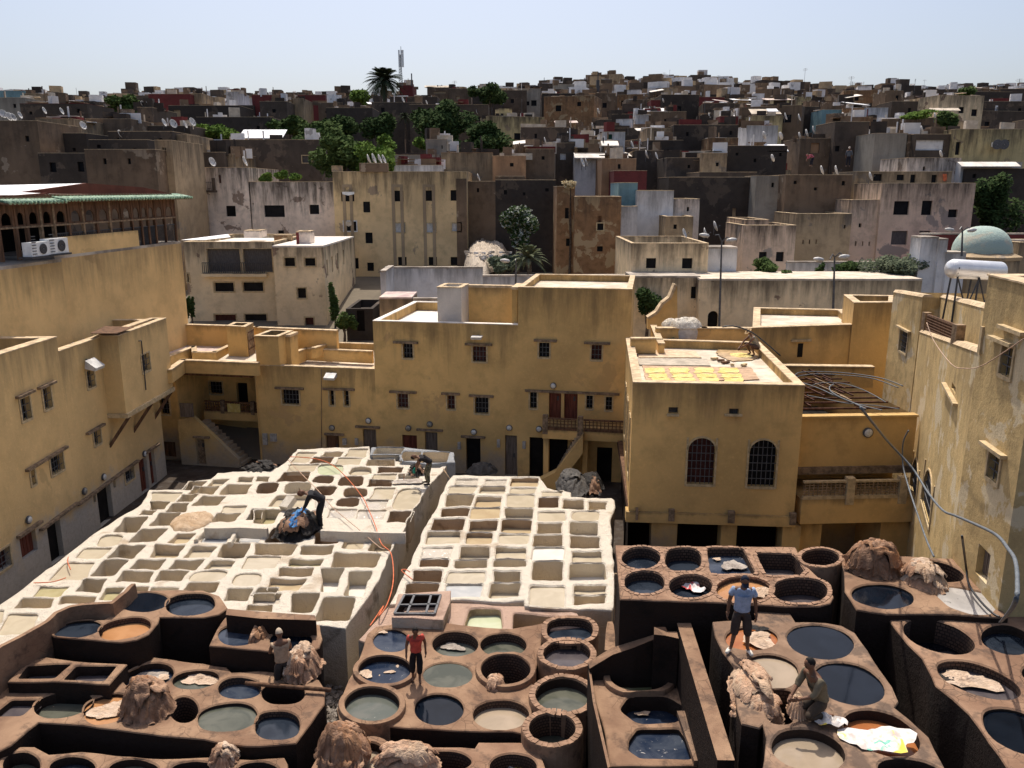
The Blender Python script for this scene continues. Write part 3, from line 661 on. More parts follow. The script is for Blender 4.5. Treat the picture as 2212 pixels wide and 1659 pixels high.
# low ridge walls standing on the white block
def ridge(th, zf, pts, w, h, z=2.0, mat='lime', name='ridge_wall', z2=None):
    l = dens(px_loop(zf, pts, z+h), .25, .02, 3, closed=False)+[Vector(onz(*zf(*pts[-1]), z+h)[:2])]
    mb = MB(); n = len(l); prof = [(-.5, 0), (-.5, .75), (-.35, 1), (.35, 1), (.5, .75), (.5, 0)]; vs = []
    for i, p in enumerate(l):
        d = (l[min(i+1, n-1)]-l[max(i-1, 0)]).normalized(); nn = Vector((d.y, -d.x)); zz = z if z2 is None else z
        hh = h if z2 is None else h+(z2-h)*i/(n-1)
        for a, b in prof: q = p+nn*a*w; vs.append((q.x, q.y, zz-.05+hh*b+.02*noise.noise((q.x*4, q.y*4, b))))
    k = len(prof); mb.add(vs, [(i*k+j, i*k+j+1, (i+1)*k+j+1, (i+1)*k+j) for i in range(n-1) for j in range(k-1)]+[tuple(range(k)), tuple((n-1)*k+j for j in range(k))[::-1]])
    return obj(name, mb, M[mat], th, smooth=True, sharp=50)
ridge(wt, ZF, [(1770, 1090), (1900, 1092), (2050, 1086), (2200, 1090), (2310, 1095)], .16, .38)
ridge(wt, ZW, [(700, 903), (900, 912), (1200, 922), (1430, 925)], .16, .38)
ridge(wt, ZF, [(1775, 1100), (1720, 1150), (1690, 1190)], .14, .2)
ridge(wt, ZF, [(2045, 1105), (2010, 1170), (1980, 1215)], .14, .2)
def drape(name, label, cat, zf, cx, cy, rx, ry, z, h, mats, n=9, seed=0, amp=.04, group=None, boxy=3.4, rag=1.):
    """heap built of separate limp skins laid over one another: each skin is a part, draped over the heap's swell"""
    rr = random.Random(seed); c = onz(*zf(cx, cy), z); a = (onz(*zf(cx+rx, cy), z)-c).length; b = (onz(*zf(cx, cy-ry), z)-c).length
    th = thing(name, label, cat, c, group); s1, s2 = rr.uniform(-.25, .25), rr.uniform(-.25, .25)
    def dz(x, y):
        t = sqrt((x/a)**2+(y/b)**2); k = 1+.18*noise.noise((x*1.6+seed, y*1.6, 3))+s1*x/a+s2*y/b
        return h*k*max(0, 1-t**boxy)**.85 if t < 1 else -(t-1)*a*.3
    for i in range(n):
        last = i == n-1; t = 0 if i == 0 else rr.uniform(.25, .72); an = rr.uniform(0, 2*pi) if i else 0; px, py = a*t*cos(an), b*t*sin(an); r = 1.04 if i == 0 else rr.uniform(.38, .62)
        ph = [rr.uniform(0, 6.3) for _ in range(6)]; m, k = (18, 84) if i == 0 else (13, 52); vs = []; fs = []; fa = rr.uniform(0, pi) if i else 0; fq = rr.uniform(9, 15)
        for u in range(m+1):
            q = u/m
            for j in range(k):
                w = 2*pi*j/k; e = q*r*(1+rag*(.14*sin(2*w+ph[0])+.12*sin(3*w+ph[1])+.09*sin(5*w+ph[2])+.05*sin(9*w+ph[3])) if i else q*r)
                if i == 0: e = q*r
                x = px+cos(w)*e*a; y = py+sin(w)*e*b*1.15; gx, gy = cos(w), sin(w)
                cr = x*cos(fa)+y*sin(fa); nn = noise.noise((x*3+seed, y*3, i)); f1 = sin(cr*fq+4*nn+ph[4]); f2 = noise.noise((x*9, y*7, i*3.1+seed))
                st = min(1, max(0, 1-abs(dz(x, y))/max(.05, h)))
                fold = abs(sin(w*rr_f(i)+ph[5]+nn*2))*st
                z_ = dz(x, y)+.012+.02*i+amp*(abs(f1)*1.1+f2*1.2)+amp*1.0*fold
                vs.append((c.x+x+gx*fold*.035, c.y+y+gy*fold*.035, z+z_-(.03 if q > .93 and i else 0)))
        for u in range(m):
            for j in range(k): fs.append((u*k+j, (u+1)*k+j, (u+1)*k+(j+1) % k, u*k+(j+1) % k))
        obj('skin_layer' if name != 'hide_heap' else 'hide', (vs, fs), mats[i % len(mats)], th, smooth=True, sharp=70)
    return th
def rr_f(i): return 9+i % 4
# crusted heap filling two of the vats
def heap(name, label, cat, zf, cx, cy, rx, ry, z, h, mat, amp=.12, fr=2.2, seed=0, flat_=1.6, group=None, nr=26, na=96, parent=None, skew=(0, 0), fold=1.0, rot=0):
    """pile of draped, folded skins (or wool): a lumpy dome with ridged folds"""
    c = onz(*zf(cx, cy), z); ex = onz(*zf(cx+rx, cy), z)-c; ey = onz(*zf(cx, cy-ry), z)-c; a, b = ex.length, ey.length
    vs = []; fs = []
    for i in range(nr+1):
        t = i/nr
        for j in range(na):
            an = 2*pi*j/na; r = t; p = Vector((cos(an)*r*a, sin(an)*r*b)); p = p*(1+.16*noise.noise((cos(an)*1.5+seed, sin(an)*1.5, 4)))
            hz = h*max(0, 1-t**(flat_*2.3))**.8
            q = (p.x*fr+seed*7, p.y*fr, hz*fr*.5)
            rd = 1-abs(noise.noise((q[0]*.8+1.2*noise.noise(q), q[1]*1.4, seed)))*2
            rd2 = 1-abs(noise.noise((q[0]*2.6, q[1]*1.5+noise.noise(q)*2, seed+4)))*2
            gut = 1-abs(noise.noise((an*2.4+seed, t*1.2, 2)))*2
            dz = amp*(rd*.9+rd2*.9*fold)*(1-t**6)*(.45+.55*(1-t))+amp*1.2*noise.noise((q[0]*.6, q[1]*.6, seed))
            g2 = 1-abs(noise.noise((an*5.5+seed+t*.8, t*1.5, 8)))*2; ro = 1+(.06*gut+.045*g2)*t*fold
            vs.append((c.x+p.x*ro+skew[0]*hz, c.y+p.y*ro+skew[1]*hz, z+hz+dz*(.35 if t > .95 else 1)))
    for i in range(nr):
        for j in range(na): fs.append((i*na+j, (i+1)*na+j, (i+1)*na+(j+1) % na, i*na+(j+1) % na))
    o = obj(name, (vs, fs), mat, parent, smooth=True, sharp=55)
    return tag(o, label, cat, group)
def hide_mat(name, c, c2, dk):
    s = NT(name); a = s.noise(2.2, 5, dist=1.2); b = s.noise(9, 6, rough=.7, dist=.6)
    col = s.mix(s.ramp(a, .35, .65), c, c2); col = s.mix(s.ramp(b, .55, .75, 0, .7), col, dk); s.bump(s.noise(5, 6, dist=2.5, rough=.6, stretch=(1, 2.2, .8)), 1, .045); s.b.inputs['Roughness'].default_value = .6; return s.out(col)
M['hide'] = hide_mat('brown_hide', (.27, .135, .07), (.38, .21, .115), (.07, .035, .02))
M['hide_pale'] = hide_mat('pale_hide', (.50, .36, .25), (.62, .47, .35), (.25, .15, .095))
M['hide_cloth'] = hide_mat('tan_soft_hide', (.45, .275, .17), (.57, .37, .245), (.25, .14, .085))
M['hide_dark'] = hide_mat('black_hide', (.015, .013, .012), (.035, .03, .026), (.09, .07, .05))
M['wool'] = hide_mat('raw_wool', (.55, .48, .38), (.74, .68, .58), (.36, .30, .22))
M['hide_grey'] = hide_mat('greyish_wet_hide', (.30, .25, .21), (.48, .42, .36), (.10, .08, .07))
M['yellow'] = hide_mat('yellow_hide', (.66, .50, .14), (.74, .60, .24), (.42, .29, .10))
M['crust'] = hide_mat('crusted_bark', (.42, .28, .16), (.52, .38, .25), (.24, .14, .07))
heap('bark_heap', 'crusty orange brown heap lying over two of the white vats', 'heap', ZF, 1660, 1050, 150, 75, 2.0, .10, M['crust'], .04, 4, 3, 3)
M['hide2'] = hide_mat('red_brown_hide', (.36, .20, .12), (.48, .30, .19), (.10, .055, .03)); M['hide3'] = hide_mat('dark_brown_hide', (.20, .11, .065), (.32, .19, .12), (.06, .035, .02))
M['cloth3'] = hide_mat('buff_soft_hide', (.50, .34, .22), (.58, .41, .28), (.28, .17, .10)); M['tarp'] = hide_mat('grey_tarpaulin', (.07, .065, .06), (.12, .11, .10), (.05, .05, .05))


# ---------------------------------------------------------------- brown vats
def V(zf, cx, cy, rx, ry, z, d=.4, q='q_blue', rot=0, pw=2., ring=None, lin='clay_in', bot=None, rm='clay', n=30, **k):
    h = ring[1] if ring else 0
    return dict(loop=ell(zf, cx, cy, rx, ry, z+h, rot, pw, n), d=d-h if ring else d, q=q, ring=ring, lin=M[lin], bot=bot or ((d+.1) if q else d), rm=M[rm], **k)
def VP(zf, pts, z, d, q, ring=None, lin='clay_in', bot=None, rd=.4, **k):
    return dict(loop=dens(rquad(ccw(px_loop(zf, pts, z)), rd, 3), .3), d=d, q=q, ring=ring, lin=M[lin], bot=bot or ((d+.1) if q else d), **k)
def bricks(th, loop, z, w=.16, h=.05, n=22, out=.01):
    """ring of rim bricks, each an object sharing one mesh"""
    me = bricks.me.get(round(w, 2))
    if me is None:
        mb = MB(); mb.box((0, 0, .03), (1, w, .06)); o = obj('brick', mb, M['brick_cap'], th); me = o.data; bricks.me[round(w, 2)] = me; bpy.data.objects.remove(o)
    per = [0]; m = len(loop)
    for i in range(m): per.append(per[-1]+(loop[(i+1) % m]-loop[i]).length)
    for k in range(n):
        s_ = per[-1]*(k+.5)/n; i = max(j for j in range(m) if per[j] <= s_); t = (s_-per[i])/(per[i+1]-per[i]+1e-6)
        p = loop[i].lerp(loop[(i+1) % m], t); d = (loop[(i+1) % m]-loop[i]).normalized(); nn = Vector((d.y, -d.x))
        c = p+nn*(w/2+out+R.uniform(-.008, .008)); o = bpy.data.objects.new('brick', me); COL.objects.link(o); o.parent = th
        o.location = Vector((c.x, c.y, z+R.uniform(-.008, .008)))-WL[th.name]; o.rotation_euler = (R.uniform(-.03, .03), R.uniform(-.03, .03), atan2(d.y, d.x)+R.uniform(-.03, .03))
        o.scale = (per[-1]/n*(1+w/1.4)-.012, 1, 1)
bricks.me = {}
def bblock(label, outline, z, vats, zf=O, top='clay', wall='clay_wall', zb=-.1, **k):
    c = px_loop(zf, outline, z); m = sum(c, Vector((0, 0)))/len(c)
    th = thing('dye_vat_block', label, 'vats', (m.x, m.y, 0))
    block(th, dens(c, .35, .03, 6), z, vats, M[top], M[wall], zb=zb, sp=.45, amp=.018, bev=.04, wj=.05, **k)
    return th
# C: the low terrace in the middle
zc = 2.0
vC = [V(ZH, 1170, 555, 158, 98, zc, .12, 'q_bluefoam', lin='brick_in'), V(ZH, 1722, 582, 200, 105, zc, .55, 'q_seafoam', lin='brick_in'), V(ZI, -75, 590, 200, 100, zc, .45, 'q_sea', lin='brick_in'),
      V(ZH, 1112, 802, 228, 122, zc, .25, 'q_bluefoam', ring=(.14, .10)), V(ZH, 1657, 852, 213, 108, zc, .06, 'q_sea'), V(ZI, -55, 800, 212, 130, zc, 1.1, None, ring=(.14, .12), lin='brick_in'),
      V(ZH, 1002, 1100, 238, 146, zc, .28, 'q_seafoam', ring=(.15, .12)), V(ZH, 1580, 1147, 213, 134, zc, .14, 'q_blue'), V(ZI, -95, 1195, 245, 128, zc, .35, 'q_beige', lin='brick_in'),
      V(ZI, 500, 462, 198, 98, zc, .35, 'q_blue2', pw=2.6, ring=(.16, .14), lin='brick_in'), V(ZI, 476, 668, 202, 114, zc, .3, 'q_plum', ring=(.17, .16), lin='brick_in'),
      V(ZI, 440, 1025, 236, 148, zc, .35, 'q_sea', ring=(.16, .14)), V(ZI, 348, 1312, 202, 130, zc, .85, 'q_sea', ring=(.17, .14), lin='brick_in')]
tC = bblock('low brown terrace of round dye vats under the man in the red shirt', [(793, 1368), (812, 1352), (860, 1345), (958, 1344), (1020, 1352), (1106, 1358), (1150, 1350), (1172, 1345), (1172, 1372), (1166, 1410), (1160, 1440), (1150, 1475), (1148, 1520), (1150, 1545), (1136, 1566), (1128, 1584), (1106, 1580), (980, 1576), (870, 1571), (800, 1566), (733, 1556), (727, 1530), (752, 1470), (772, 1432)], zc, vC)
for v, n in zip([vC[9], vC[10], vC[11], vC[12]], (30, 32, 38, 32)): bricks(tC, v['loop'], zc+v['ring'][1]-.05, .14, .05, n)
# recess with a greenish vat, pink screed and grate, between the white block and the terrace
tP = thing('screed_terrace', 'pinkish brown screed terrace with one greenish vat beside the grate', 'terrace', onz(1050, 1330, 0))
vP = [VP(ZB, [(865, 1455), (1110, 1450), (1130, 1620), (812, 1625)], 1.9, .25, 'q_green', lin='lime_in2', rd=.35), VP(ZB, [(1212, 1488), (1560, 1520), (1440, 1600), (1205, 1640)], 1.9, .7, None, lin='lime_in2', rd=.2)]
block(tP, dens(px_loop(ZB, [(-10, 1700), (225, 1440), (720, 1395), (1290, 1440), (1640, 1470), (1720, 1500), (1760, 1600), (1450, 1640), (1200, 1650), (900, 1660), (600, 1640), (300, 1640), (100, 1750)], 1.9), .3, .04, 4), 1.9, vP, M['lime_pink'], M['lime_wall'], sp=.3, amp=.03, bev=.05)
gs = thing('grate_box', 'raised pinkish slab with a square metal grate over an opening', 'grate', onz(*ZB(480, 1430), 2))
block(gs, dens(px_loop(ZB, [(300, 1342), (718, 1312), (714, 1400), (655, 1545), (250, 1528)], 2.3), .3, .01, 2), 2.3, [VP(ZB, [(352, 1350), (638, 1350), (588, 1500), (272, 1497)], 2.3, .45, None, lin='clay_wall', rd=.05)], M['lime_pink'], M['lime_wall'], zb=1.5, sp=.3, amp=.015, bev=.03)
for a, b in (((352, 1350), (272, 1497)), ((430, 1350), (370, 1498)), ((562, 1350), (520, 1500)), ((638, 1350), (588, 1500)), ((352, 1350), (638, 1350)), ((315, 1430), (612, 1425)), ((272, 1497), (588, 1500))):
    mb = MB(); mb.bar(onz(*ZB(*a), 2.34), onz(*ZB(*b), 2.34), .06, .04); obj('grate_bar', mb, M['iron_grey'], gs)
# D: back right, high
zd = 4.8
vD = [V(ZK, 355, 190, 168, 95, zd, .45, 'q_blue2', lin='brick_in'), V(ZK, 720, 203, 158, 100, zd, .55, 'q_blue2', pw=2.8, lin='brick_in'), VP(ZK, [(922, 103), (1235, 105), (1350, 328), (955, 326)], zd, .35, 'q_bluefoam', lin='brick_in', rd=.25),
      VP(ZK, [(1345, 145), (1672, 155), (1768, 300), (1720, 340), (1440, 338)], zd, .7, 'q_plum', lin='brick_in', rd=.3), V(ZK, 1905, 182, 163, 72, zd, .9, None, ring=(.13, .05), lin='brick_in'), V(ZK, 385, 400, 172, 97, zd, .38, 'q_blue2', pw=2.3, lin='brick_in'),
      V(ZK, 785, 436, 188, 102, zd, .5, 'q_blue2', lin='brick_in'), V(ZK, 1238, 460, 235, 110, zd, .2, 'q_orange', lin='brick_in'), V(ZK, 1730, 470, 236, 108, zd, .7, 'q_plum', pw=2.3, lin='brick_in')]
tD = bblock('high brown block of brick rimmed vats in front of the building with arched windows', [(132, 78), (700, 84), (1300, 88), (1690, 92), (1728, 180), (1768, 255), (1806, 280), (1880, 345), (1940, 400), (1995, 470), (2020, 520), (1995, 580), (1900, 600), (1600, 604), (1120, 574), (600, 560), (172, 541)], zd, vD, ZK, 'clay_brick')
for v, n in zip(vD, (30, 30, 34, 32, 26, 30, 32, 36, 36)): bricks(tD, v['loop'], zd+(v['ring'][1]-.05 if v['ring'] else -.045), .09, .05, n)
# E: the block with the man in the blue shirt
ze = 4.62
vE = [V(ZK, 1310, 880, 226, 103, ze, .12, 'q_rust', lin='brick_in'), V(ZJ, 455, 563, 293, 143, ze, .07, 'q_blue', rot=8), V(ZK, 1475, 1168, 246, 148, ze, .14, 'q_beige', rot=6), V(ZJ, 697, 925, 322, 172, ze, .09, 'q_blue', rot=15),
      V(ZK, 1560, 1470, 130, 150, ze, 1.3, 'q_black', pw=3, lin='brick_in'), V(ZJ, 985, 1352, 345, 175, ze, .35, 'q_rust', rot=20), V(ZJ, 350, 1500, 325, 180, ze, .32, 'q_beige', rot=12), V(ZJ, 1240, 1690, 300, 115, ze, .4, 'q_sea', rot=10)]
tE = bblock('high brown block of large dye vats on which the man in the blue shirt stands', [(1538, 1342), (1634, 1338), (1634, 1311), (1696, 1309), (1719, 1342), (1786, 1344), (1820, 1350), (1847, 1368), (1874, 1404), (1904, 1449), (1929, 1482), (1940, 1514), (1932, 1528), (1965, 1552), (2005, 1592), (2034, 1642), (2062, 1700), (2080, 1760), (1640, 1760), (1640, 1700), (1650, 1640), (1655, 1590), (1648, 1566), (1640, 1572), (1600, 1560), (1587, 1500), (1585, 1462), (1587, 1440), (1578, 1428), (1560, 1404), (1545, 1372)], ze, vE, O, 'clay_wet')
zf_ = 4.85
vF = [V(ZM, 820, 590, 312, 117, zf_, .1, 'q_blue', rot=5), V(ZM, 1350, 340, 275, 95, zf_, .9, None, rot=12, lin='brick_in'), VP(ZM, [(1310, 545), (1480, 492), (1820, 555), (1955, 690), (1880, 770), (1700, 775), (1480, 700)], zf_, .05, 'q_scum', rd=.5)]
tF = bblock('brown block of vats against the foot of the mottled ochre tower', [(395, 175), (700, 176), (925, 192), (1510, 222), (1640, 348), (1870, 590), (2060, 800), (1980, 800), (1500, 768), (860, 768), (556, 722), (440, 545), (437, 350)], zf_, vF, ZM)
zg = 4.7
vG = [V(ZJ, 1480, 520, 322, 128, zg, .85, 'q_black', rot=16, lin='brick_in'), V(ZJ, 2065, 545, 225, 125, zg, .35, 'q_blue2', rot=10), V(ZJ, 1822, 893, 378, 130, zg, .35, 'q_plum', rot=18, lin='brick_in'), V(ZJ, 2160, 1335, 330, 165, zg, .12, 'q_blue', rot=24), V(ZJ, 2330, 850, 140, 70, zg, .3, 'q_blue', rot=15)]
tG = bblock('high brown block of vats running out beside the dark alley', [(1916, 1331), (2000, 1329), (2212, 1331), (2330, 1334), (2420, 1700), (2400, 1760), (2240, 1760), (2200, 1700), (2179, 1659), (2159, 1629), (2121, 1579), (2096, 1542), (2059, 1509), (2022, 1479), (2004, 1439), (1994, 1419), (1959, 1389), (1934, 1357)], zg, vG, O, 'clay_brick')
# H: walled bay with three vats
zh = 3.0
vH = [V(ZI, 1108, 862, 258, 128, zh, .4, 'q_moss', ring=(.16, .10)), VP(ZI, [(1010, 1035), (1340, 1030), (1500, 1130), (1440, 1262), (1090, 1272), (925, 1150)], zh, .6, 'q_bluefoam', rd=.5), VP(ZI, [(1085, 1315), (1440, 1315), (1500, 1400), (1560, 1580), (1110, 1572), (1005, 1500), (1010, 1420)], zh, .2, 'q_bluefoam', rd=.3)]
tH = bblock('sunken bay of three vats shut in by sloping brown walls', [(672, 822), (790, 826), (900, 720), (1300, 700), (1460, 880), (1540, 1180), (1600, 1400), (1690, 1640), (1400, 1640), (850, 1646), (800, 1350), (720, 1080)], zh, vH, ZI)
def beam(th, zf, pts, z0, z1, zb, w=None, mat='clay', name='wall', tz=None):
    """free-standing wall: top polygon seen at pts with heights tz, walls straight down to zb"""
    t = [onz(*zf(*p), h) for p, h in zip(pts, tz)]; 
    if area2(t) < 0: t = t[::-1]
    n = len(t); mb = MB(); mb.add(t, [tuple(range(n))]); obj(name, mb, M[mat], th, smooth=False)
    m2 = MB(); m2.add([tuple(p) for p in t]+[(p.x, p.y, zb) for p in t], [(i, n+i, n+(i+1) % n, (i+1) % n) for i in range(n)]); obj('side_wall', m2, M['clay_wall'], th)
w1 = thing('vat_wall', 'long straight brown wall with a flat top running between the walled bay and the alley', 'wall', onz(*ZI(1600, 1100), 0))
beam(w1, ZI, [(1425, 405), (1545, 405), (1925, 1592), (1775, 1590)], 0, 0, -.1, tz=[4.3]*4)
w2 = thing('vat_wall', 'sloping brown wall that shuts in the back of the walled bay', 'wall', onz(*ZI(1000, 650), 0))
beam(w2, ZI, [(1228, 440), (1325, 440), (1345, 480), (1425, 480), (1440, 540), (1330, 515), (1228, 505)], 0, 0, -.1, tz=[4.3, 4.3, 4.2, 4.2, 4.2, 4.2, 4.2])
beam(w2, ZI, [(1228, 505), (1240, 540), (1050, 620), (870, 680), (670, 800), (655, 745), (860, 620), (1040, 565)], 0, 0, -.1, tz=[4.0, 4.0, 3.8, 3.6, 3.3, 3.3, 3.6, 3.8])
beam(w2, ZI, [(655, 760), (680, 810), (720, 1080), (850, 1646), (828, 1659), (700, 1100)], 0, 0, -.1, tz=[3.2]*6)
pk = MB(); q = [onz(*ZI(*p), zh+.12) for p in ((1425, 1165), (1490, 1163), (1665, 1592), (1575, 1596))]; pk.hexa([a-Vector((0, 0, .1)) for a in q[::-1]], q[::-1]); 
tag(obj('plank', pk, M['clay_wet']), 'grey plank laid along two vats inside the walled bay', 'plank')
# I: upper left, four vats with parapet
zi = 2.9
vI = [V(ZG, 672, 455, 212, 70, zi, .12, 'q_blue2', rot=-8), V(ZG, 1078, 448, 226, 88, zi, .3, 'q_orange', rot=-10, pw=2.4, lin='brick_in'), V(ZG, 1248, 222, 212, 84, zi, .05, 'q_blue', rot=-4), V(ZG, 1645, 240, 214, 94, zi, .3, 'q_blue2', rot=-4, pw=2.3, lin='brick_in')]
tI = bblock('brown block of four vats with an orange one, cutting into the white vats', [(410, 485), (450, 425), (600, 385), (900, 372), (1000, 300), (1080, 190), (1170, 130), (1450, 118), (1750, 122), (1900, 170), (1962, 275), (1900, 330), (1760, 356), (1380, 352), (1365, 400), (1280, 500), (1180, 548), (1040, 570), (800, 550), (600, 535), (470, 520)], zi, vI, ZG)
w3 = thing('vat_wall', 'thin brown parapet curving along the edge of the white vats', 'wall', onz(*ZG(500, 300), 0))
ridge(w3, ZG, [(-300, 770), (-100, 660), (0, 588), (200, 490), (410, 370), (480, 300), (600, 245), (760, 222), (960, 212)], .16, 1.3, 2.0, 'clay', 'wall')
ridge(w3, ZG, [(955, 222), (1080, 118), (1152, 50)], .16, 1.3, 2.0, 'clay', 'wall')
# J: two dark vats with a heavy beam wall
zj = 2.7
vJ = [V(ZH, 300, 552, 182, 92, zj, .08, 'q_blue'), V(ZG, 2045, 510, 165, 88, zj, .1, 'q_bluefoam')]
tJ = bblock('brown block of two dark blue vats under a thick reddish wall', [(452, 1393), (470, 1358), (488, 1330), (560, 1330), (640, 1333), (690, 1350), (697, 1378), (690, 1397), (672, 1408), (620, 1412), (560, 1404), (510, 1399)], zj, vJ)
beam(tJ, O, [(490, 1315), (560, 1321), (680, 1329), (683, 1340), (560, 1336), (488, 1328)], 0, 0, 2.6, tz=[3.12]*6)
# K: middle left
zk = 2.2
vK = [VP(ZG, [(100, 1062), (350, 1062), (190, 1200), (-80, 1212)], zk, .3, 'q_plum', rd=.2), V(ZG, 545, 1105, 262, 108, zk, .45, 'q_sea', rot=-8), V(ZG, 930, 1145, 210, 118, zk, .15, 'q_orange', rot=-14, pw=2.5), V(ZG, 1590, 1150, 125, 112, zk, .9, None, lin='brick_in'),
      V(ZG, 1285, 860, 222, 105, zk, .3, 'q_bluefoam', rot=-12), V(ZG, 1690, 890, 205, 82, zk, .25, 'q_sea', rot=-6), V(ZG, 2070, 965, 190, 98, zk, .35, 'q_bluefoam', lin='brick_in'), V(ZG, 1965, 1218, 258, 118, zk, .15, 'q_sea', rot=-6, pw=2.3),
      V(ZH, 185, 1285, 195, 125, zk, .3, 'q_blue2', pw=2.6, lin='brick_in'), V(ZH, 235, 1010, 190, 92, zk, .9, 'q_black', pw=2.3)]
tK = bblock('sprawling brown terrace of vats under the large hide heap', [(-80, 1560), (-60, 1480), (20, 1466), (120, 1480), (230, 1470), (300, 1440), (325, 1418), (395, 1428), (440, 1432), (490, 1440), (500, 1452), (560, 1448), (640, 1455), (690, 1468), (703, 1490), (702, 1520), (672, 1560), (640, 1606), (560, 1612), (530, 1611), (440, 1596), (320, 1585), (180, 1566), (80, 1560), (60, 1575), (25, 1608), (-60, 1650)], zk, vK)
zk2 = 2.5
tK2 = bblock('raised pair of square dark vats at the edge of the brown terrace', [(15, 1471), (60, 1430), (100, 1418), (165, 1428), (275, 1434), (235, 1478), (160, 1474), (120, 1471)], zk2, [VP(ZG, [(240, 770), (620, 755), (470, 878), (150, 880)], zk2, .5, 'q_plum', rd=.2), VP(ZG, [(660, 775), (1010, 768), (900, 902), (545, 892)], zk2, .45, 'q_plum', rd=.2)])
# L: bottom left row
zl = 2.0
vL = [V(ZG, 185, 1625, 165, 105, zl, .5, 'q_sea'), V(ZG, 625, 1650, 200, 95, zl, .35, 'q_blue2'), V(ZG, 1150, 1672, 215, 92, zl, .3, 'q_sea'), V(ZG, 1680, 1680, 205, 85, zl, .3, 'q_blue2'), V(ZH, 10, 1700, 200, 100, zl, .4, 'q_blue')]
tL = bblock('row of brown vats nearest the viewer below the long dark wall', [(-40, 1615), (20, 1611), (75, 1612), (105, 1630), (175, 1622), (250, 1632), (350, 1639), (450, 1634), (545, 1640), (615, 1636), (622, 1650), (625, 1800), (-60, 1800)], zl, vL)
# M: bottom middle
zm = 1.9
vM = [V(ZH, 985, 1570, 130, 140, zm, .3, 'q_beige', ring=(.2, .1)), V(ZH, 1600, 1600, 265, 92, zm, .9, None, lin='brick_in'), V(ZI, 10, 1640, 205, 110, zm, .7, 'q_sea', lin='brick_in')]
tM = bblock('brown brick vats nearest the viewer below the round vat terrace', [(672, 1659), (690, 1625), (725, 1600), (780, 1588), (840, 1604), (900, 1612), (1025, 1616), (1032, 1603), (1130, 1603), (1170, 1630), (1185, 1680), (1190, 1780), (660, 1780)], zm, vM, O, 'clay_brick')
# ---------------------------------------------------------------- buildings round the courtyard
def v2(a): return Vector((a[0], a[1]))
def plate(name, label, cat, pts, mat, th=None, t=.02):   # thin sheet lying on a surface
    mb = MB(); pts = [Vector(p) for p in pts]
    if area2(pts) < 0: pts = pts[::-1]
    n = len(pts); mb.add([p-Vector((0, 0, t)) for p in pts]+pts, [tuple(range(n))[::-1], tuple(range(n, 2*n))]+[(i, (i+1) % n, n+(i+1) % n, n+i) for i in range(n)])
    o = obj(name, mb, mat, th); return tag(o, label, cat)
# central facade line
CD = (cos(radians(9.5)), -sin(radians(9.5)))
PC = Plane((-30*CD[0], 37.4-30*CD[1]), (30*CD[0], 37.4+30*CD[1]))
def cpt(u, back): a = PC.p+PC.d*u-PC.n*back; return a
def csec(name, label, ua, ub, z1, ops, mat, depth=7, **k):
    c = [cpt(ua, 0), cpt(ub, 0), cpt(ub, depth), cpt(ua, depth)]
    o2 = []
    for o in ops: o = dict(o); r = o['r']; o['r'] = (r[0]-ua, r[1], r[2]-ua, r[3]); 
    # shift u to the section's own start
    for o in ops:
        o = dict(o); r = o['r']; o['r'] = (r[0]-ua, r[1], r[2]-ua, r[3])
        if 'lin' in o: o['lin'] = (o['lin'][0]-ua, o['lin'][1]-ua, o['lin'][2])
        o2.append(o)
    return bldg(name, label, c, -.1, z1, mat, {0: o2}, **k)
u1 = PC.uz(*O(621, 794))[0]; u2 = PC.uz(*ZC(100, 705))[0]; u3 = PC.uz(*ZC(1248, 600))[0]; u4 = PC.uz(*ZC(2150, 458))[0]; u0 = PC.uz(*ZS(1035, 470))[0]
zS1 = PC.uz(*O(720, 795))[1]; zS2 = PC.uz(*O(960, 698))[1]; zS3 = PC.uz(*O(1240, 623.5))[1]
W = lambda *a, **k: W_(PC, *a, **k)
ops1 = [W(ZS, 1262, 672, 1410, 796, lin=(1205, 1450, 658)), W(ZS, 1674, 677, 1712, 804, lin=(1615, 1760, 665)), W(ZS, 1800, 680, 1840, 808, lin=(1762, 1890, 668)),
        W(ZS, 1640, 1060, 1755, 1180, 'door', zb=.05, m=M['wood'], lin=(1632, 1800, 1055)), W(ZS, 1960, 1012, 2076, 1160, 'door', zb=.05, m=M['wood_grey'], lin=(1900, 2110, 992)),
        W(ZS, 965, 992, 1078, 1310, 'open', zb=.0)]
bS1 = csec('tannery_building', 'low two storey ochre tannery building with one wide and two slit barred windows', u0, u2, zS1, ops1[:5], M['ochre'], depth=6.5, roof='roof_pale', par=.35)
ops2 = [W(ZC, 340, 877, 417, 996, lin=(265, 460, 872)), W(ZC, 891, 902, 997, 1023, lin=(830, 1045, 887), m=M['pane_red']), W(ZC, 298, 1277, 381, 1388, lin=(235, 447, 1264), m=M['pane_red']), W(ZC, 690, 1290, 749, 1399, lin=(645, 790, 1277), m=M['pane_red']),
        W(ZC, 909, 1307, 1015, 1433, lin=(862, 1055, 1295)), W(ZB, 333, 88, 450, 200, 'door', zb=.05, m=M['wood_red']), W(ZB, 512, 65, 612, 200, 'door', zb=.05, m=M['wood_grey'], lin=(450, 655, 46)),
        W(ZB, 837, 112, 952, 330, 'open', zb=.02, lin=(800, 990, 100)), W(ZB, 1145, 90, 1240, 330, 'door', zb=.05, m=M['wood_grey'])]
bS2 = csec('tannery_building', 'three storey ochre tannery building with white parapet roof and five barred windows', u2, u3, zS2, ops2, M['ochre'], depth=7, roof='roof_white', cap='roof_white', par=.45)
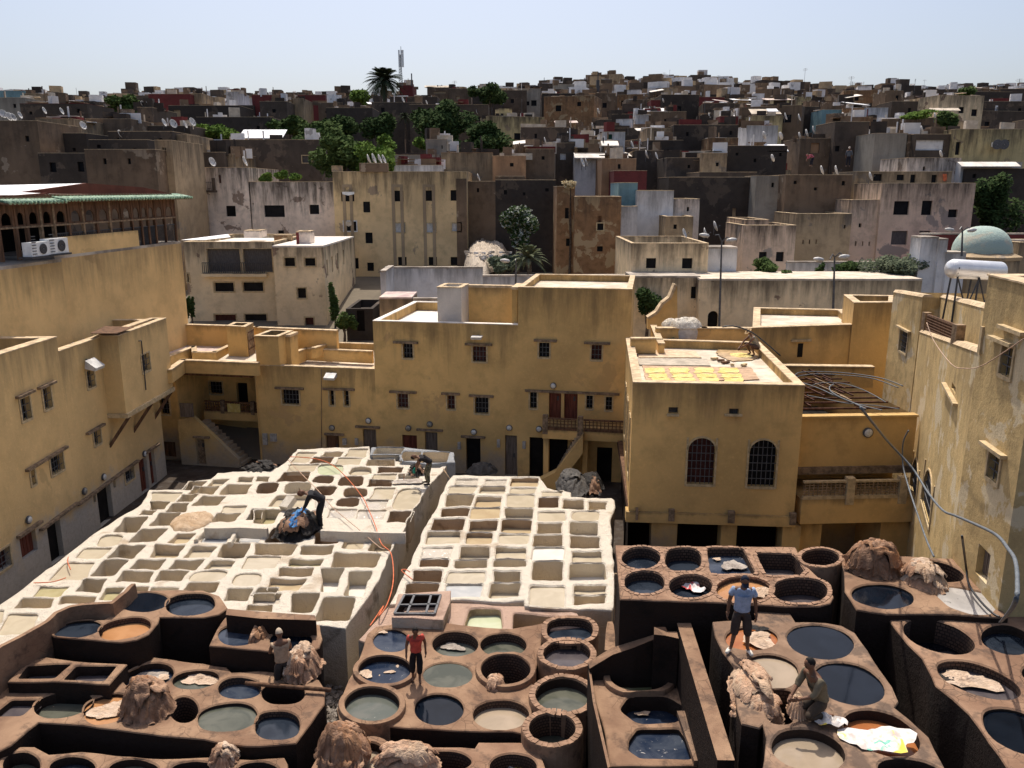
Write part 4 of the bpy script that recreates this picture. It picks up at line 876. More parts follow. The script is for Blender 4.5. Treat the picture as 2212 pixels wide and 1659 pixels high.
ops3 = [W(ZC, 1414, 873, 1496, 989, lin=(1375, 1555, 857)), W(ZC, 1828, 891, 1909, 1009, lin=(1770, 1978, 877), m=M['pane_red']), W(ZC, 1343, 1261, 1397, 1392), W(ZC, 1492, 1267, 1588, 1480, 'door'), W(ZC, 1612, 1272, 1718, 1485, 'door'),
        W(ZC, 1788, 1291, 1838, 1395), W(ZC, 1941, 1301, 1990, 1408), W(ZB, 1338, 106, 1447, 330, 'open', zb=.02), W(ZB, 1492, 120, 1640, 330, 'open', zb=.02), W(ZB, 1870, 185, 1990, 400, 'open', zb=.02)]
bS3 = csec('tannery_building', 'tallest ochre block of the tannery with a balcony and outside stairs at its foot', u3, u4, zS3, ops3, M['ochre_high'], depth=6, roof='roof_pale', par=.3, bz=None) if False else csec('tannery_building', 'tallest ochre block of the tannery with a balcony and outside stairs at its foot', u3, u4, zS3, ops3, M['ochre_high'], depth=6, roof='roof_pale', par=.3)
# long lintel over the balcony doors
lm = MB(); a = PC.uz(*ZC(1305, 1240)); b = PC.uz(*ZC(2050, 1292)); wbox(lm, PC, a[0], (a[1]+b[1])/2-.05, b[0], (a[1]+b[1])/2+.05, -.02, .12); obj('lintel', lm, M['lintel'], bS3)
# balcony, railing, stairs
PB = PC.off(1.1)
def pb(x, y, pl=PB): return pl.uz(*ZQ(x, y))
bt = thing('balcony', 'masonry balcony with lattice railing and a stair running down from it to the left', 'balcony', PC.w(PC.uz(*O(1250, 950))[0], 2.5))
ua, ub = pb(785, 870)[0], pb(1830, 900)[0]; zt = pb(1000, 735)[1]; zb_ = pb(1000, 885)[1]; um = pb(1260, 800)[0]
mb = MB(); wbox(mb, PC, ua, zb_-.42, ub, zb_, .01, 1.1); obj('slab', mb, M['ochre_high'], bt)
for nm, a, b in (('railing', ua+.25, um-.15), ('railing', um+.15, ub)):
    mb = MB(); wbox(mb, PC, a, zt-.07, b, zt, .98, 1.1); wbox(mb, PC, a, zb_+.003, b, zb_+.10, .98, 1.1)
    k = int((b-a)/.16)
    for i in range(k): wbox(mb, PC, a+(b-a)*(i+.5)/k-.02, zb_+.1, a+(b-a)*(i+.5)/k+.02, zt-.07, 1.02, 1.06)
    for j in range(1, 4): wbox(mb, PC, a, zb_+(zt-zb_)*j/4-.015, b, zb_+(zt-zb_)*j/4+.015, 1.03, 1.05)
    obj(nm, mb, M['wood'], bt)
for u in (ua+.12, um):
    mb = MB(); wbox(mb, PC, u-.12, zb_-.2, u+.12, zt+.12, .9, 1.14); obj('post', mb, M['lintel'], bt)
for x0, x1, y1 in ((1290, 1352, 1420), (798, 860, 1240)):
    mb = MB(); a = pb(x0, 1100)[0]; b = pb(x1, 1100)[0]; wbox(mb, PC, a, 0, b, zb_-.42, .7, 1.05); obj('pillar', mb, M['ochre_high'], bt)
# stair: sloped slab and steps
s0 = pb(1240, 925); s1 = pb(720, 1400); us, ue = s0[0], s1[0]; nst = 13
mb = MB(); zt2 = zb_+.02
mb.hexa([PC.w(ue-.3, -.1, 1.75), PC.w(ue+.9, -.1, 1.75), PC.w(ue+.9, -.1, 1.15), PC.w(ue-.3, -.1, 1.15)], [PC.w(ue-.3, .25, 1.75), PC.w(ue+.9, .95, 1.75), PC.w(ue+.9, .95, 1.15), PC.w(ue-.3, .25, 1.15)])
mb.hexa([PC.w(ue+.9, .1, 1.75), PC.w(us+.25, zt2-.85, 1.75), PC.w(us+.25, zt2-.85, 1.12), PC.w(ue+.9, .1, 1.12)], [PC.w(ue+.9, .95, 1.75), PC.w(us+.25, zt2, 1.75), PC.w(us+.25, zt2, 1.12), PC.w(ue+.9, .95, 1.12)])
obj('stair_flank', mb, M['ochre_warm'] if False else M['ochre_high'], bt)
mb = MB()
for i in range(nst):
    t = i/nst; u = ue+.6+(us-ue-.6)*t; z = .35+(zt2-.3)*t; wbox(mb, PC, u, z-.3, u+(us-ue)/nst+.02, z, .5, 1.11)
obj('stair_steps', mb, M['lime_in2'], bt)
# roof furniture of the white-roofed building
def pbox(label, zf, x0, y0, x1, y1, back, depth, mat, name, cat, par=.15, roof='roof_white', cap='cap', th=None, pl=PC, z0=None, ops=None):
    p2 = pl.off(-back); r = p2.rect(zf, x0, y0, x1, y1)
    c = [v2(p2.w(r[0], 0)), v2(p2.w(r[2], 0)), v2(p2.w(r[2], 0, -depth)), v2(p2.w(r[0], 0, -depth))]
    return bldg(name, label, c, z0 if z0 is not None else r[1], r[3], mat, ops or {}, par=par, pt=.15, roof=roof, cap=cap, cat=cat, th=th, lip=.03)
M['white_plaster'] = plaster('white_plaster', (.66, .60, .53), .85, top=.25, sc_=1.5)
M['white_wall'] = plaster('whitewashed_wall', (.62, .60, .60), .8, top=.35, patch=(.5, .5, .52), patch_amt=-.02)
pbox('white plastered stair box rising from the white roof', ZC, 612, 440, 800, 702, .6, 1.6, M['white_plaster'], 'roof_box', 'roof structure', z0=zS2-.46)
pbox('ochre screen wall at the back of the white roof', ZC, 830, 440, 1200, 690, 2.2, .3, M['ochre_high'], 'roof_wall', 'roof structure', par=0, roof='cap', z0=zS2-.46)
pbox('narrow ochre pier against the tallest tannery block', ZC, 1200, 455, 1244, 705, .4, 1.6, M['ochre_warm'], 'roof_pier', 'roof structure', par=0, roof='cap', z0=zS2-.46)
pbox('open topped ochre chimney box with pale rim at the end of the low roof', ZS, 1035, 212, 1235, 482, 0, 1.7, M['ochre'], 'chimney_box', 'roof structure', par=.3, roof='void', z0=zS1-.02)
pbox('taller ochre flue beside the chimney box', ZS, 1250, 215, 1338, 462, .8, .9, M['ochre_high'], 'chimney_flue', 'roof structure', par=0, roof='cap', z0=zS1-.36)
def onplane_line(label, zf, pts, z, w, h, mat='ochre_high', name='parapet_wall', cat='wall', zb=None):
    l = [onz(*zf(*p), z) for p in pts]; mb = MB(); cp = MB(); n = len(l)
    for a, b in zip(l, l[1:]):
        d = (b-a); d.z = 0; d.normalize(); k = Vector((d.y, -d.x, 0))*w/2; hz = Vector((0, 0, h)); o = d*w*.45
        mb.hexa([a-o+k-hz, b+o+k-hz, b+o-k-hz, a-o-k-hz][::1], [a-o+k, b+o+k, b+o-k, a-o-k]); k2 = k*1.15; t = Vector((0, 0, .05)); e = Vector((0, 0, .001))
        cp.hexa([a-o+k2+e, b+o+k2+e, b+o-k2+e, a-o-k2+e], [a-o+k2+t, b+o+k2+t, b+o-k2+t, a-o-k2+t])
    c = sum(l, Vector())/n; th = thing(name, label, cat, (c.x, c.y, z-h))
    obj('wall', mb, M[mat], th); obj('coping', cp, M['cap'], th); return th
zr1 = zS1
# --- recess with balcony and stair on the left
ZX = 5.0
lw = thing('stair_house', 'ochre stair house with a shaded gallery, dark balcony and a flight of steps', 'building', ZS(0, 0) and onz(*ZS(700, 1350), 0))
PR = Plane(v2(cpt(u0-8, -.2)), v2(cpt(u0, -.2)))            # front line level with the low building
PRb = PR.off(-3.0)
def add_facade(th, pl, poly, ops, mat, nm='wall'):
    mb = MB(); facade(th, pl, poly, ops, mb); return obj(nm, mb, mat, th)
ur = PR.len; ul = PR.uz(*ZS(375, 900))[0]; ull = PR.uz(*ZS(120, 900))[0]
zsl = PR.uz(*ZS(760, 505))[1]
# left pier wall with door, lit yellow wall
add_facade(lw, PR, [(ull-1.5, -.1), (ul, -.1), (ul, PR.uz(*ZS(340, 600))[1]), (ull-1.5, PR.uz(*ZS(340, 600))[1])], [W_(PR, ZS, 205, 745, 290, 882), W_(PR, ZS, 195, 1120, 350, 1400, 'door', zb=.03, m=M['wood'])], M['ochre_warm'])
mb = MB(); 
for a, b in ((PR.w(ul, -.1), PR.w(ul, -.1, -3)),): mb.quad(a, b, b+Vector((0, 0, zsl)), a+Vector((0, 0, zsl)))
obj('side_wall', mb, M['ochre_high'], lw)
# back wall of the recess
wb_ = add_facade(lw, PRb, [(0, -.1), (PRb.len, -.1), (PRb.len, zsl), (0, zsl)], [W_(PRb, ZS, 632, 602, 745, 705), W_(PRb, ZS, 872, 612, 965, 790, 'open'), W_(PRb, ZS, 965, 1000, 1085, 1290, 'open', zb=.02)], M['ochre_high'])
mb = MB(); mb.quad(PR.w(ur, -.1), PR.w(ur, zsl), PR.w(ur, zsl, -3), PR.w(ur, -.1, -3)); obj('return_wall', mb, M['ochre_high'], lw)
# roof slab over it
p0 = onz(*ZS(300, 600), zsl); 
plate('roof_slab', None, None, [PR.w(ul-1.2, zsl+.12, .25), PR.w(ur, zsl+.12, .25), PR.w(ur, zsl+.12, -3), PR.w(ul-1.2, zsl+.12, -3)], M['roof_white'], lw, .22)
mb = MB(); wbox(mb, PR, ul+.5, zsl-.28, ur-.05, zsl-.10, -.2, .15); obj('beam', mb, M['wood'], lw)
# balcony of the recess
PRm = PR.off(-1.4); q = lambda x, y: PRm.uz(*ZS(x, y)); zt = q(800, 775)[1]; zb3 = q(800, 862)[1]
mb = MB(); wbox(mb, PRm, q(590, 900)[0], q(800, 935)[1], ur, zb3, -1.6, 0); obj('balcony_slab', mb, M['ochre_high'], lw)
mb = MB(); a, b = q(590, 800)[0], ur-.05
wbox(mb, PRm, a, zt-.07, b, zt, -.1, 0); wbox(mb, PRm, a, zb3+.003, b, zb3+.08, -.1, 0)
for i in range(26): u = a+(b-a)*(i+.5)/26; wbox(mb, PRm, u-.018, zb3+.08, u+.018, zt-.07, -.07, -.03)
for j in (1, 2): wbox(mb, PRm, a, zb3+(zt-zb3)*j/3-.015, b, zb3+(zt-zb3)*j/3+.015, -.065, -.035)
obj('railing', mb, M['wood'], lw)
for x in (745, 1005): mb = MB(); u = q(x, 800)[0]; wbox(mb, PRm, u-.1, zb3-.1, u+.1, zt+.06, -.13, .04); obj('post', mb, M['lintel'], lw)
# stair flank wall in front of the recess
PS = PR.off(.7); q = lambda x, y: PS.uz(*ZS(x, y)); A, B, C, D_ = q(375, 945), q(490, 905), q(885, 1275), q(870, 1340)
mb = MB(); poly = [(A[0]-.1, -.1), (C[0], -.1), (C[0], C[1]), (B[0], B[1]), (A[0]-.1, A[1]+.05)]
o = [W_(PS, ZS, 522, 1100, 600, 1340, 'door', zb=.03, m=M['wood_pale'], lin=(500, 640, 1080))]
facade(lw, PS, poly, o, mb); n = len(poly); mb.add([PS.w(u, z) for u, z in poly]+[PS.w(u, z, -.25) for u, z in poly], [(i, n+i, n+(i+1) % n, (i+1) % n) for i in range(n)])
obj('stair_flank', mb, M['ochre'], lw)
mb = MB()
for i in range(12): t = i/12; u = C[0]+(B[0]-C[0])*t; z = C[1]+(B[1]-C[1])*t; wbox(mb, PS, min(u, u-.28), -.05, max(u, u+.02), max(.1, z-.3), -1.3, -.26)
obj('stair_steps', mb, M['lime_in2'], lw)
mb = MB(); a, b = q(385, 905), q(475, 840); wbox(mb, PS, a[0], a[1], b[0]+.1, a[1]+.7, -.06, 0); obj('railing', mb, M['wood_grey'], lw)
yt = MB(); yt_p = PRm.uz(*ZS(845, 800)); wbox(yt, PRm, yt_p[0]-.35, yt_p[1]-.4, yt_p[0]+.35, yt_p[1]+.05, .01, .04); tag(obj('towel', yt, M['yellow']), 'yellow and dark cloth hung over the shaded gallery railing', 'towel')
# roofs and parapets above the recess and low building
zz = zS1+.2
plate('roof', 'pink and cream screed roof beside the blank ochre wall', 'roof', [onz(*ZS(*p), zz) for p in ((250, 360), (440, 215), (800, 240), (840, 250), (700, 352), (505, 352), (500, 310), (290, 400))], M['roof_pink'])
plate('roof', 'cream screed roof at the foot of the roof stair box', 'roof', [onz(*ZS(*p), zz-.1) for p in ((700, 420), (800, 360), (1045, 360), (1045, 440))], M['roof_pale'])
onplane_line('ochre parapet step round the pink roof', ZS, [(275, 385), (500, 303), (505, 350), (680, 350), (820, 285)], zz+.15, .22, .55, 'ochre_warm')
onplane_line('long low ochre parapet above the shaded gallery', ZS, [(290, 500), (405, 418), (1040, 442)], zS1+.25, .25, .6, 'ochre')
onplane_line('ochre back parapet of the low roofs below the cream flats', ZS, [(455, 112), (800, 122), (1040, 135), (1722, 162)], zz+1.1, .25, 1.2, 'ochre')
onplane_line('diagonal ochre parapet on the low roof', ZS, [(1340, 360), (1465, 318), (2030, 342)], zS1+.35, .22, .6, 'ochre')
onplane_line('low ochre upstand behind the diagonal parapet', ZS, [(1330, 245), (1375, 240)], zz+.5, .5, .6, 'ochre')
onplane_line('short slanting ochre parapet beside the back lane', ZS, [(1540, 312), (1705, 262)], zz+.35, .22, .5, 'ochre')
p2 = Plane(v2(onz(*ZS(800, 365), zz)), v2(onz(*ZS(965, 370), zz)))
sb = bldg('stair_box', 'ochre roof stair box with a weathered plank door and open top', [v2(onz(*ZS(800, 362), zz)), v2(onz(*ZS(965, 372), zz)), v2(onz(*ZS(1030, 330), zz)), v2(onz(*ZS(865, 325), zz))], zz-.3, p2.uz(*ZS(880, 128))[1], M['ochre'], {}, par=.3, pt=.18, roof='void', cat='roof structure')
pd = Plane(v2(onz(*ZS(965, 372), zz)), v2(onz(*ZS(1030, 330), zz))); mb = MB(); zt_ = p2.uz(*ZS(880, 128))[1]
wbox(mb, pd, .15, zz-.1, pd.len-.15, zt_-.35, 0, .05); do = obj('door', mb, M['wood_pale'], sb)
mb = MB(); 
for zq in (.2, .5, .8): wbox(mb, pd, .15, zz+(zt_-zz)*zq-.05, pd.len-.15, zz+(zt_-zz)*zq+.02, .05, .07)
obj('batten', mb, M['wood'], do)
# --- central right building R with arched windows
zR = 7.07
RF = [v2(onz(1367.7, 827, zR)), v2(onz(1738.8, 833.7, zR))]; RB = [v2(onz(*ZR(1240, 955), zR)), v2(onz(1352, 731, zR))]
PRf = Plane(RF[0], RF[1]); zRb = PRf.uz(*ZA(900, 1270))[1]
wr = lambda *a, **k: W_(PRf, *a, **k)
PLs = Plane(RB[1], RF[0])
sl = [dict(k='win', r=(PLs.len*t, zRb+.9, PLs.len*t+.9, zRb+3.2), arch=1, m=M['pane_red']) for t in (.25, .52, .80)]
bR = bldg('tannery_building', 'ochre building with two tall arched grille windows and yellow hides drying on its roof', [RF[0], RF[1], RB[0], RB[1]], zRb, zR, M['ochre_high'],
     {0: [wr(ZA, 727, 645, 952, 1030, arch=1, gx=.15, gz=.3, m=M['pane_red']), wr(ZA, 1233, 662, 1461, 1050, arch=1, gx=.15, gz=.3), wr(ZA, 568, 392, 648, 443, far=True, m=M['pane_grey']), wr(ZA, 1071, 403, 1152, 456, far=True, m=M['pane_grey'])], 3: sl}, par=.32, roof='roof_pale', pt=.28)
mb = MB(); zz0 = zRb-.38; wbox(mb, PRf, -.1, zz0, PRf.len+.05, zRb-.003, -.4, .12); obj('beam', mb, M['ochre'], bR)
for x0, x1 in ((280, 330), (553, 630), (1045, 1130), (1558, 1638)):
    r = PRf.rect(ZA, x0, 1210, x1, 1270); mb = MB(); wbox(mb, PRf, r[0]+.06, zz0+.1, r[2]-.06, zRb+.14, .02, .18); obj('beam_end', mb, M['lintel'], bR)
for x0, x1 in ((568, 648), (1045, 1172)): 
    r = PRf.rect(ZA, x0-15, 446, x1+5, 462); mb = MB(); wbox(mb, PRf, r[0], r[1], r[2], r[3], 0, .12); obj('sill', mb, M['frame'], bR)
for x0, x1 in ((425, 640), (1005, 1135), (1515, 1665)):
    r = PRf.rect(ZA, x0, 1350, x1, 1500); mb = MB(); wbox(mb, PRf, r[0], -.1, r[2], zz0, -.7, 0); obj('pillar', mb, M['ochre_warm'] if x0 == 425 else M['ochre_high'], bR)
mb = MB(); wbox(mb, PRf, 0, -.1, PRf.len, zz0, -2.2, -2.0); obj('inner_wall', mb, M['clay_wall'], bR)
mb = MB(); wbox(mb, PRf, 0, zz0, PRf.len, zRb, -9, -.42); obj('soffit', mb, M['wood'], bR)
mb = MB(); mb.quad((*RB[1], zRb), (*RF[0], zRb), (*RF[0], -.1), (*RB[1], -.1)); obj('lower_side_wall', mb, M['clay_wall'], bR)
# things behind on that roof: stepped parapets
onplane_line('back parapet of the roof with the yellow hides', ZR, [(370, 832), (760, 832), (1165, 835)], zR+.35, .3, .7, 'ochre_high')
onplane_line('slanting ochre parapet beside the wool bags', ZR, [(325, 815), (375, 935), (392, 965)], zR+.12, .25, .45, 'ochre_high')
onplane_line('low ochre kerb at the corner of the hide roof', ZR, [(150, 922), (320, 922)], zR+.35, .25, .6, 'ochre_high')
# V: lit roof building behind, and its taller neighbour
def roofbldg(name, label, zf, fl, fr, br_, bl, z, z0, mat, cat='building', ops={}, **k):
    c = [v2(onz(*zf(*p), z)) for p in (fl, fr, br_, bl)]; return bldg(name, label, c, z0, z, mat, ops, cat=cat, **k)
bV = roofbldg('tannery_building', 'low ochre roof building with a bright pale roof and one slit window', ZR, (1180, 832), (2140, 800), (1960, 672), (1190, 655), 7.5, 4.0, M['ochre_high'], roof='roof_pale', par=.3, pt=.3)
PV = Plane(v2(onz(*ZR(1180, 832), 7.5)), v2(onz(*ZR(2140, 800), 7.5))); mb = MB(); r = PV.rect(ZR, 1568, 962, 1612, 1080); wbox(mb, PV, r[0], r[1], r[2], r[3], .005, .02)
wv = obj('window', mb, M['pane'], bV); mb = MB(); wbox(mb, PV, r[0]-.35, r[3]+.08, r[2]+.35, r[3]+.18, .0, .1); obj('lintel', mb, M['frame'], wv)
roofbldg('tannery_building', 'taller ochre box behind the bright roof, hemmed in by the mottled tower', ZR, (2058, 615), (2420, 612), (2420, 552), (1968, 545), 8.5, 3.0, M['ochre_high'], roof='roof_dust', par=.6, pt=.3)
onplane_line('low ochre wall between the pipe roof and the bright roof', ZR, [(1440, 1155), (2190, 1165)], 5.95, .35, .9, 'ochre_high')
# U: porch building with the beam roof
zU = 5.7
UF = [v2(onz(*ZA(1712, 482), zU)), v2(onz(1964, 900, zU))]; PU = Plane(UF[0], UF[1]); UB = [PU.p-PU.n*7.5+PU.d*PU.len, PU.p-PU.n*7.5]
bU = thing('porch_building', 'ochre porch building with a lattice balcony and an open skeleton roof', 'building', (PU.p.x+2, PU.p.y, 0))
zfl = PU.uz(*ZU(400, 770))[1]; zfl2 = PU.off(.9).uz(*ZU(400, 1080))[1]
mb = MB(); facade(bU, PU, [(-.3, zfl), (PU.len+.3, zfl), (PU.len+.3, zU), (-.3, zU)], [], mb)
for a, b in ((PU.w(-.3, zfl), PU.w(-.3, zfl, -7.5)), (PU.w(PU.len+.3, zfl, -7.5), PU.w(PU.len+.3, zfl))): mb.quad(a, b, b+Vector((0, 0, zU-zfl)), a+Vector((0, 0, zU-zfl)))
wbox(mb, PU, -.3, zfl, PU.len+.3, zU, -7.7, -7.5)
wbox(mb, PU, -.3, zU, PU.len+.3, zU+.08, -.25, .08)
obj('upper_wall', mb, M['ochre_warm'], bU)
mb = MB(); wbox(mb, PU, -.3, zfl-.25, PU.len+.3, zfl, -7.5, .12); obj('ledge', mb, M['lintel'], bU)
mb = MB(); wbox(mb, PU, -.3, -.1, PU.len+.3, zfl-.25, -1.4, -1.2); obj('back_wall', mb, M['ochre_warm'], bU)
mb = MB(); wbox(mb, PU, -.3, zfl2-.9, PU.len+.3, zfl2, -1.2, .9); obj('balcony_floor', mb, M['ochre_high'], bU)
r = PU.off(.9).rect(ZU, 0, 1440, 560, 1600); mb = MB(); wbox(mb, PU, -.3, -.1, r[0], zfl2-.9, -1.2, .6); obj('pillar', mb, M['ochre_high'], bU); mb = MB(); wbox(mb, PU, r[2], -.1, PU.len+.3, zfl2-.9, -1.2, .6); obj('pillar', mb, M['ochre_high'], bU)
Pb = PU.off(.9); zt = Pb.uz(*ZU(200, 912))[1]
for a, b in ((Pb.uz(*ZA(1690, 1060))[0], Pb.uz(*ZU(215, 1000))[0]), (Pb.uz(*ZU(290, 1000))[0], Pb.uz(*ZU(728, 1000))[0])):
    mb = MB(); wbox(mb, Pb, a, zt-.07, b, zt, -.12, 0); wbox(mb, Pb, a, zfl2+.003, b, zfl2+.12, -.12, 0); obj('rail', mb, M['frame'], bU)
    mb = MB(); k = int((b-a)/.14)
    for i in range(k): u = a+(b-a)*(i+.5)/k; wbox(mb, Pb, u-.015, zfl2+.12, u+.015, zt-.07, -.08, -.05)
    for j in range(1, 5): z = zfl2+.12+(zt-zfl2-.19)*j/5; wbox(mb, Pb, a, z-.012, b, z+.012, -.075, -.045)
    obj('lattice', mb, M['wood_pale'], bU)
for x in (252, 748): mb = MB(); u = Pb.uz(*ZU(x, 950))[0]; wbox(mb, Pb, u-.14, zfl2-.2, u+.14, zt+.1, -.2, .06); obj('post', mb, M['frame'], bU)
# skeleton roof beams: each a part
for i in range(10):
    t = .3+i*.78; mb = MB(); mb.bar(PU.w(-.2, zU+.02+.02*(i % 3), -t), PU.w(PU.len+.2, zU+.03, -t-R.uniform(-.1, .1)), .05, .06); obj('roof_beam', mb, M['rust'], bU)
for i in range(22):
    u = R.uniform(.2, PU.len-.2); t = R.uniform(.3, 5.6); l = R.choice([.7, .8, 1.5, 2.4]); mb = MB(); mb.bar(PU.w(u, zU+.13, -t), PU.w(u-.1*l, zU+.13, -t-l), .05, .05); obj('roof_batten', mb, R.choice([M['rust'], M['wood_pale'], M['rust']]), bU)
plate('void_sheet', 'added black sheet for the dark void below the skeleton roof', 'sheet', [PU.w(.2, zfl+.35, -.6), PU.w(PU.len-.2, zfl+.3, -.6), PU.w(PU.len-.2, zfl+.3, -7), PU.w(.2, zfl+.3, -7)], M['void'])  # black sheet added to darken the void under the beams
# coiled pipes on the skeleton roof
def pu(x, y, e=.2): p = onz(*ZR(x, y), zU+e); return p
def bez(pts, n=8):
    pts = [Vector(p) for p in pts]; out = []
    for i in range(len(pts)-1):
        a = pts[max(i-1, 0)]; b = pts[i]; c = pts[i+1]; d = pts[min(i+2, len(pts)-1)]
        for j in range(n):
            t = j/n; out.append(.5*((2*b)+(c-a)*t+(2*a-5*b+4*c-d)*t*t+(3*b-a-3*c+d)*t**3))
    return out+[pts[-1]]
def pipe(label, pts, r, mat='pipe', name='pipe', n=8, cat='pipe', seg=8):
    mb = MB(); mb.tube(bez(pts, n), r*.5, seg); return tag(obj(name, mb, M[mat], smooth=True), label, cat)
pipe('large grey pipe coiled round the edge of the skeleton roof', [pu(1540, 1240), pu(1600, 1212), pu(1800, 1208), pu(2050, 1225), pu(2300, 1265), pu(2480, 1330)], .045)
pipe('second grey pipe running beside the coil on the skeleton roof', [pu(1560, 1250, .27), pu(1700, 1228, .27), pu(1900, 1232, .27), pu(2200, 1262, .27), pu(2440, 1345, .27)], .04)
pipe('grey pipe loop curving over the middle of the skeleton roof', [pu(1700, 1320), pu(1800, 1302), pu(1960, 1310), pu(2100, 1350), pu(2212, 1400), pu(2330, 1470)], .035)
pipe('thick grey pipe bent into a hook on the skeleton roof', [pu(1880, 1315, .3), pu(1845, 1340, .3), pu(1860, 1380, .3), pu(1940, 1430, .3), pu(2060, 1480, .3), pu(2160, 1530, .3)], .05)
pipe('long grey pipe crossing the skeleton roof from the hide roof', [pu(1600, 1300, .25), pu(1750, 1350, .25), pu(1950, 1440, .25), pu(2130, 1500, .25), pu(2300, 1540, .25)], .045)
pipe('grey pipe running level along the front of the skeleton roof', [pu(1650, 1410, .22), pu(1800, 1440, .22), pu(2000, 1480, .22), pu(2250, 1500, .22), pu(2450, 1530, .22)], .035)
# --- T: mottled tower on the right
d8 = Vector((sin(radians(8)), cos(radians(8))))
Tc = Vector((10.6, 18.3)); Tn = Tc-d8*2.62; T2 = Vector((15.5, 31.0)); T1b = Vector((16.12, 34.6))
PT3 = Plane(Tc, Tn); PT2 = Plane(T2+Vector((.1, 0)), Tc+Vector((.1, 0))); PT1 = Plane(T1b, T2+Vector((.06, -.02)))
def wq(pl, zf, x0, x1, y0, y1, **k):
    a = pl.uz(*zf(x0, (y0+y1)/2)); b = pl.uz(*zf(x1, (y0+y1)/2)); xm = (x0+x1)/2; t = pl.uz(*zf(xm, y0))[1]; bo = pl.uz(*zf(xm, y1))[1]
    return dict(k=k.pop('k', 'win'), r=(min(a[0], b[0]), bo, max(a[0], b[0]), t), **k)
bT3 = bldg('tower_house', 'tall mottled ochre tower house with worn rounded parapet beside the brown vats', [Tn, Tn+Vector((6, .3)), Tc+Vector((6, .2)), Tc], -.1, 11.62, M['ochre_tower'],
    {3: [wq(PT3, ZT, 1672, 1782, 1150, 1440, gx=.16), wq(PT3, ZU, 1548, 1662, 640, 920, gx=.16), wq(PT3, ZM, 1740, 1870, 110, 440, k='door', m=M['wood_grey'])]}, par=.5, pt=.4, roof='roof_dust', lip=.03)
for x, y in ((1700, 1105), (1620, 620), (1800, 1000)):
    mb = MB(); a = PT3.uz(*(ZT(x, y) if y != 620 else ZU(x, y))); wbox(mb, PT3, max(.1, a[0]-.55), a[1]-.04, min(a[0]+.55, PT3.len-.05), a[1]+.04, 0, .14); obj('lintel', mb, M['frame'], bT3)
mb = MB(); a = PT3.uz(*ZT(1418, 900)); wbox(mb, PT3, max(.05, a[0]), PT3.uz(*ZT(1418, 1200))[1], max(.05, a[0])+.12, PT3.uz(*ZT(1440, 940))[1], 0, .05); obj('downpipe', mb, M['frame'], bT3)
def slopewall(label, pl, za, zb_, ops, thick, roofmat='cap'):
    c = pl.w(pl.len/2, 0); th = thing('tower_house', label, 'building', c); mb = MB()
    facade(th, pl, [(0, -.1), (pl.len, -.1), (pl.len, zb_), (0, za)], ops, mb)
    for u, z in ((0, za), (pl.len, zb_)): q = [pl.w(u, -.1), pl.w(u, z), pl.w(u, z, -thick), pl.w(u, -.1, -thick)]; mb.add(q, [(0, 1, 2, 3) if u == 0 else (3, 2, 1, 0)])
    mb.quad(pl.w(pl.len, -.1, -thick), pl.w(0, -.1, -thick), pl.w(0, za, -thick), pl.w(pl.len, zb_, -thick))
    w = obj('wall', mb, M['ochre_tower'], th); cp = MB(); t = .38
    cp.hexa([pl.w(0, za, .02), pl.w(pl.len, zb_, .02), pl.w(pl.len, zb_, -t), pl.w(0, za, -t)], [pl.w(0, za+.1, -.06), pl.w(pl.len, zb_+.1, -.06), pl.w(pl.len, zb_+.1, -t+.08), pl.w(0, za+.1, -t+.08)]); obj('coping', cp, M['cap'], w)
    rf = MB(); rf.quad(pl.w(0, za-.9, -t), pl.w(pl.len, zb_-.9, -t), pl.w(pl.len, zb_-.9, -thick), pl.w(0, za-.9, -thick)); obj('roof', rf, M['roof_pale'], th); return th
bT2 = slopewall('middle part of the mottled ochre tower with two arched windows and a railed terrace', PT2, 8.17, 9.84, [wq(PT2, ZU, 822, 896, 655, 1130, arch=1, gz=.3), wq(PT2, ZU, 925, 1036, 760, 1310, arch=1, gz=.3), wq(PT2, ZT, 1200, 1242, 1512, 1580, far=True)], 6)
PT1 = Plane(PT1.p, PT1.p+PT1.d*(PT1.len+12)) if False else PT1
PTx = PT1; PTy = Plane(T2+Vector((.75, 0)), Tc+Vector((.75, 0)))
mb_ = slopewall('rear parapet wall of the mottled tower behind the terrace railing', PTy, 9.5, 10.7, [], 5)
bT1 = slopewall('far upper part of the mottled ochre tower with a single slit window', PTx, 9.25, 9.5, [wq(PTx, ZT, 714, 788, 1005, 1215, gx=.16)], 6)
mb = MB(); a = PTx.uz(*ZT(700, 965)); b = PTx.uz(*ZT(822, 1015)); wbox(mb, PTx, a[0], (a[1]+b[1])/2-.04, b[0], (a[1]+b[1])/2+.04, 0, .12); obj('lintel', mb, M['frame'], bT1)
mb = MB(); a = PT2.uz(*ZT(1140, 1565)); b = PT2.uz(*ZT(1270, 1640)); wbox(mb, PT2, a[0], (a[1]+b[1])/2-.04, b[0], (a[1]+b[1])/2+.04, 0, .12); obj('sill', mb, M['frame'], bT2)
rt = thing('terrace_railing', 'dark wooden railing with posts on the tower terrace', 'railing', PT2.w(PT2.len/2, 9))
ra = PT2.uz(*ZT(950, 850)); rb = PT2.uz(*ZT(1228, 960)); r0 = PT2.uz(*ZT(950, 1010)); r1 = PT2.uz(*ZT(1228, 1140)); mb = MB()
def rl(t, v): u = ra[0]+(rb[0]-ra[0])*t; lo = r0[1]+(r1[1]-r0[1])*t; hi = ra[1]+(rb[1]-ra[1])*t; return u, lo+(hi-lo)*v
for v in (.0, .2, .38, .56, .74, .97):
    a, b = rl(0, v), rl(1, v); w_2 = .07 if v in (.0, .97) else .025; mb.bar(PT2.w(a[0], a[1], -.1), PT2.w(b[0], b[1], -.1), .06, w_2)
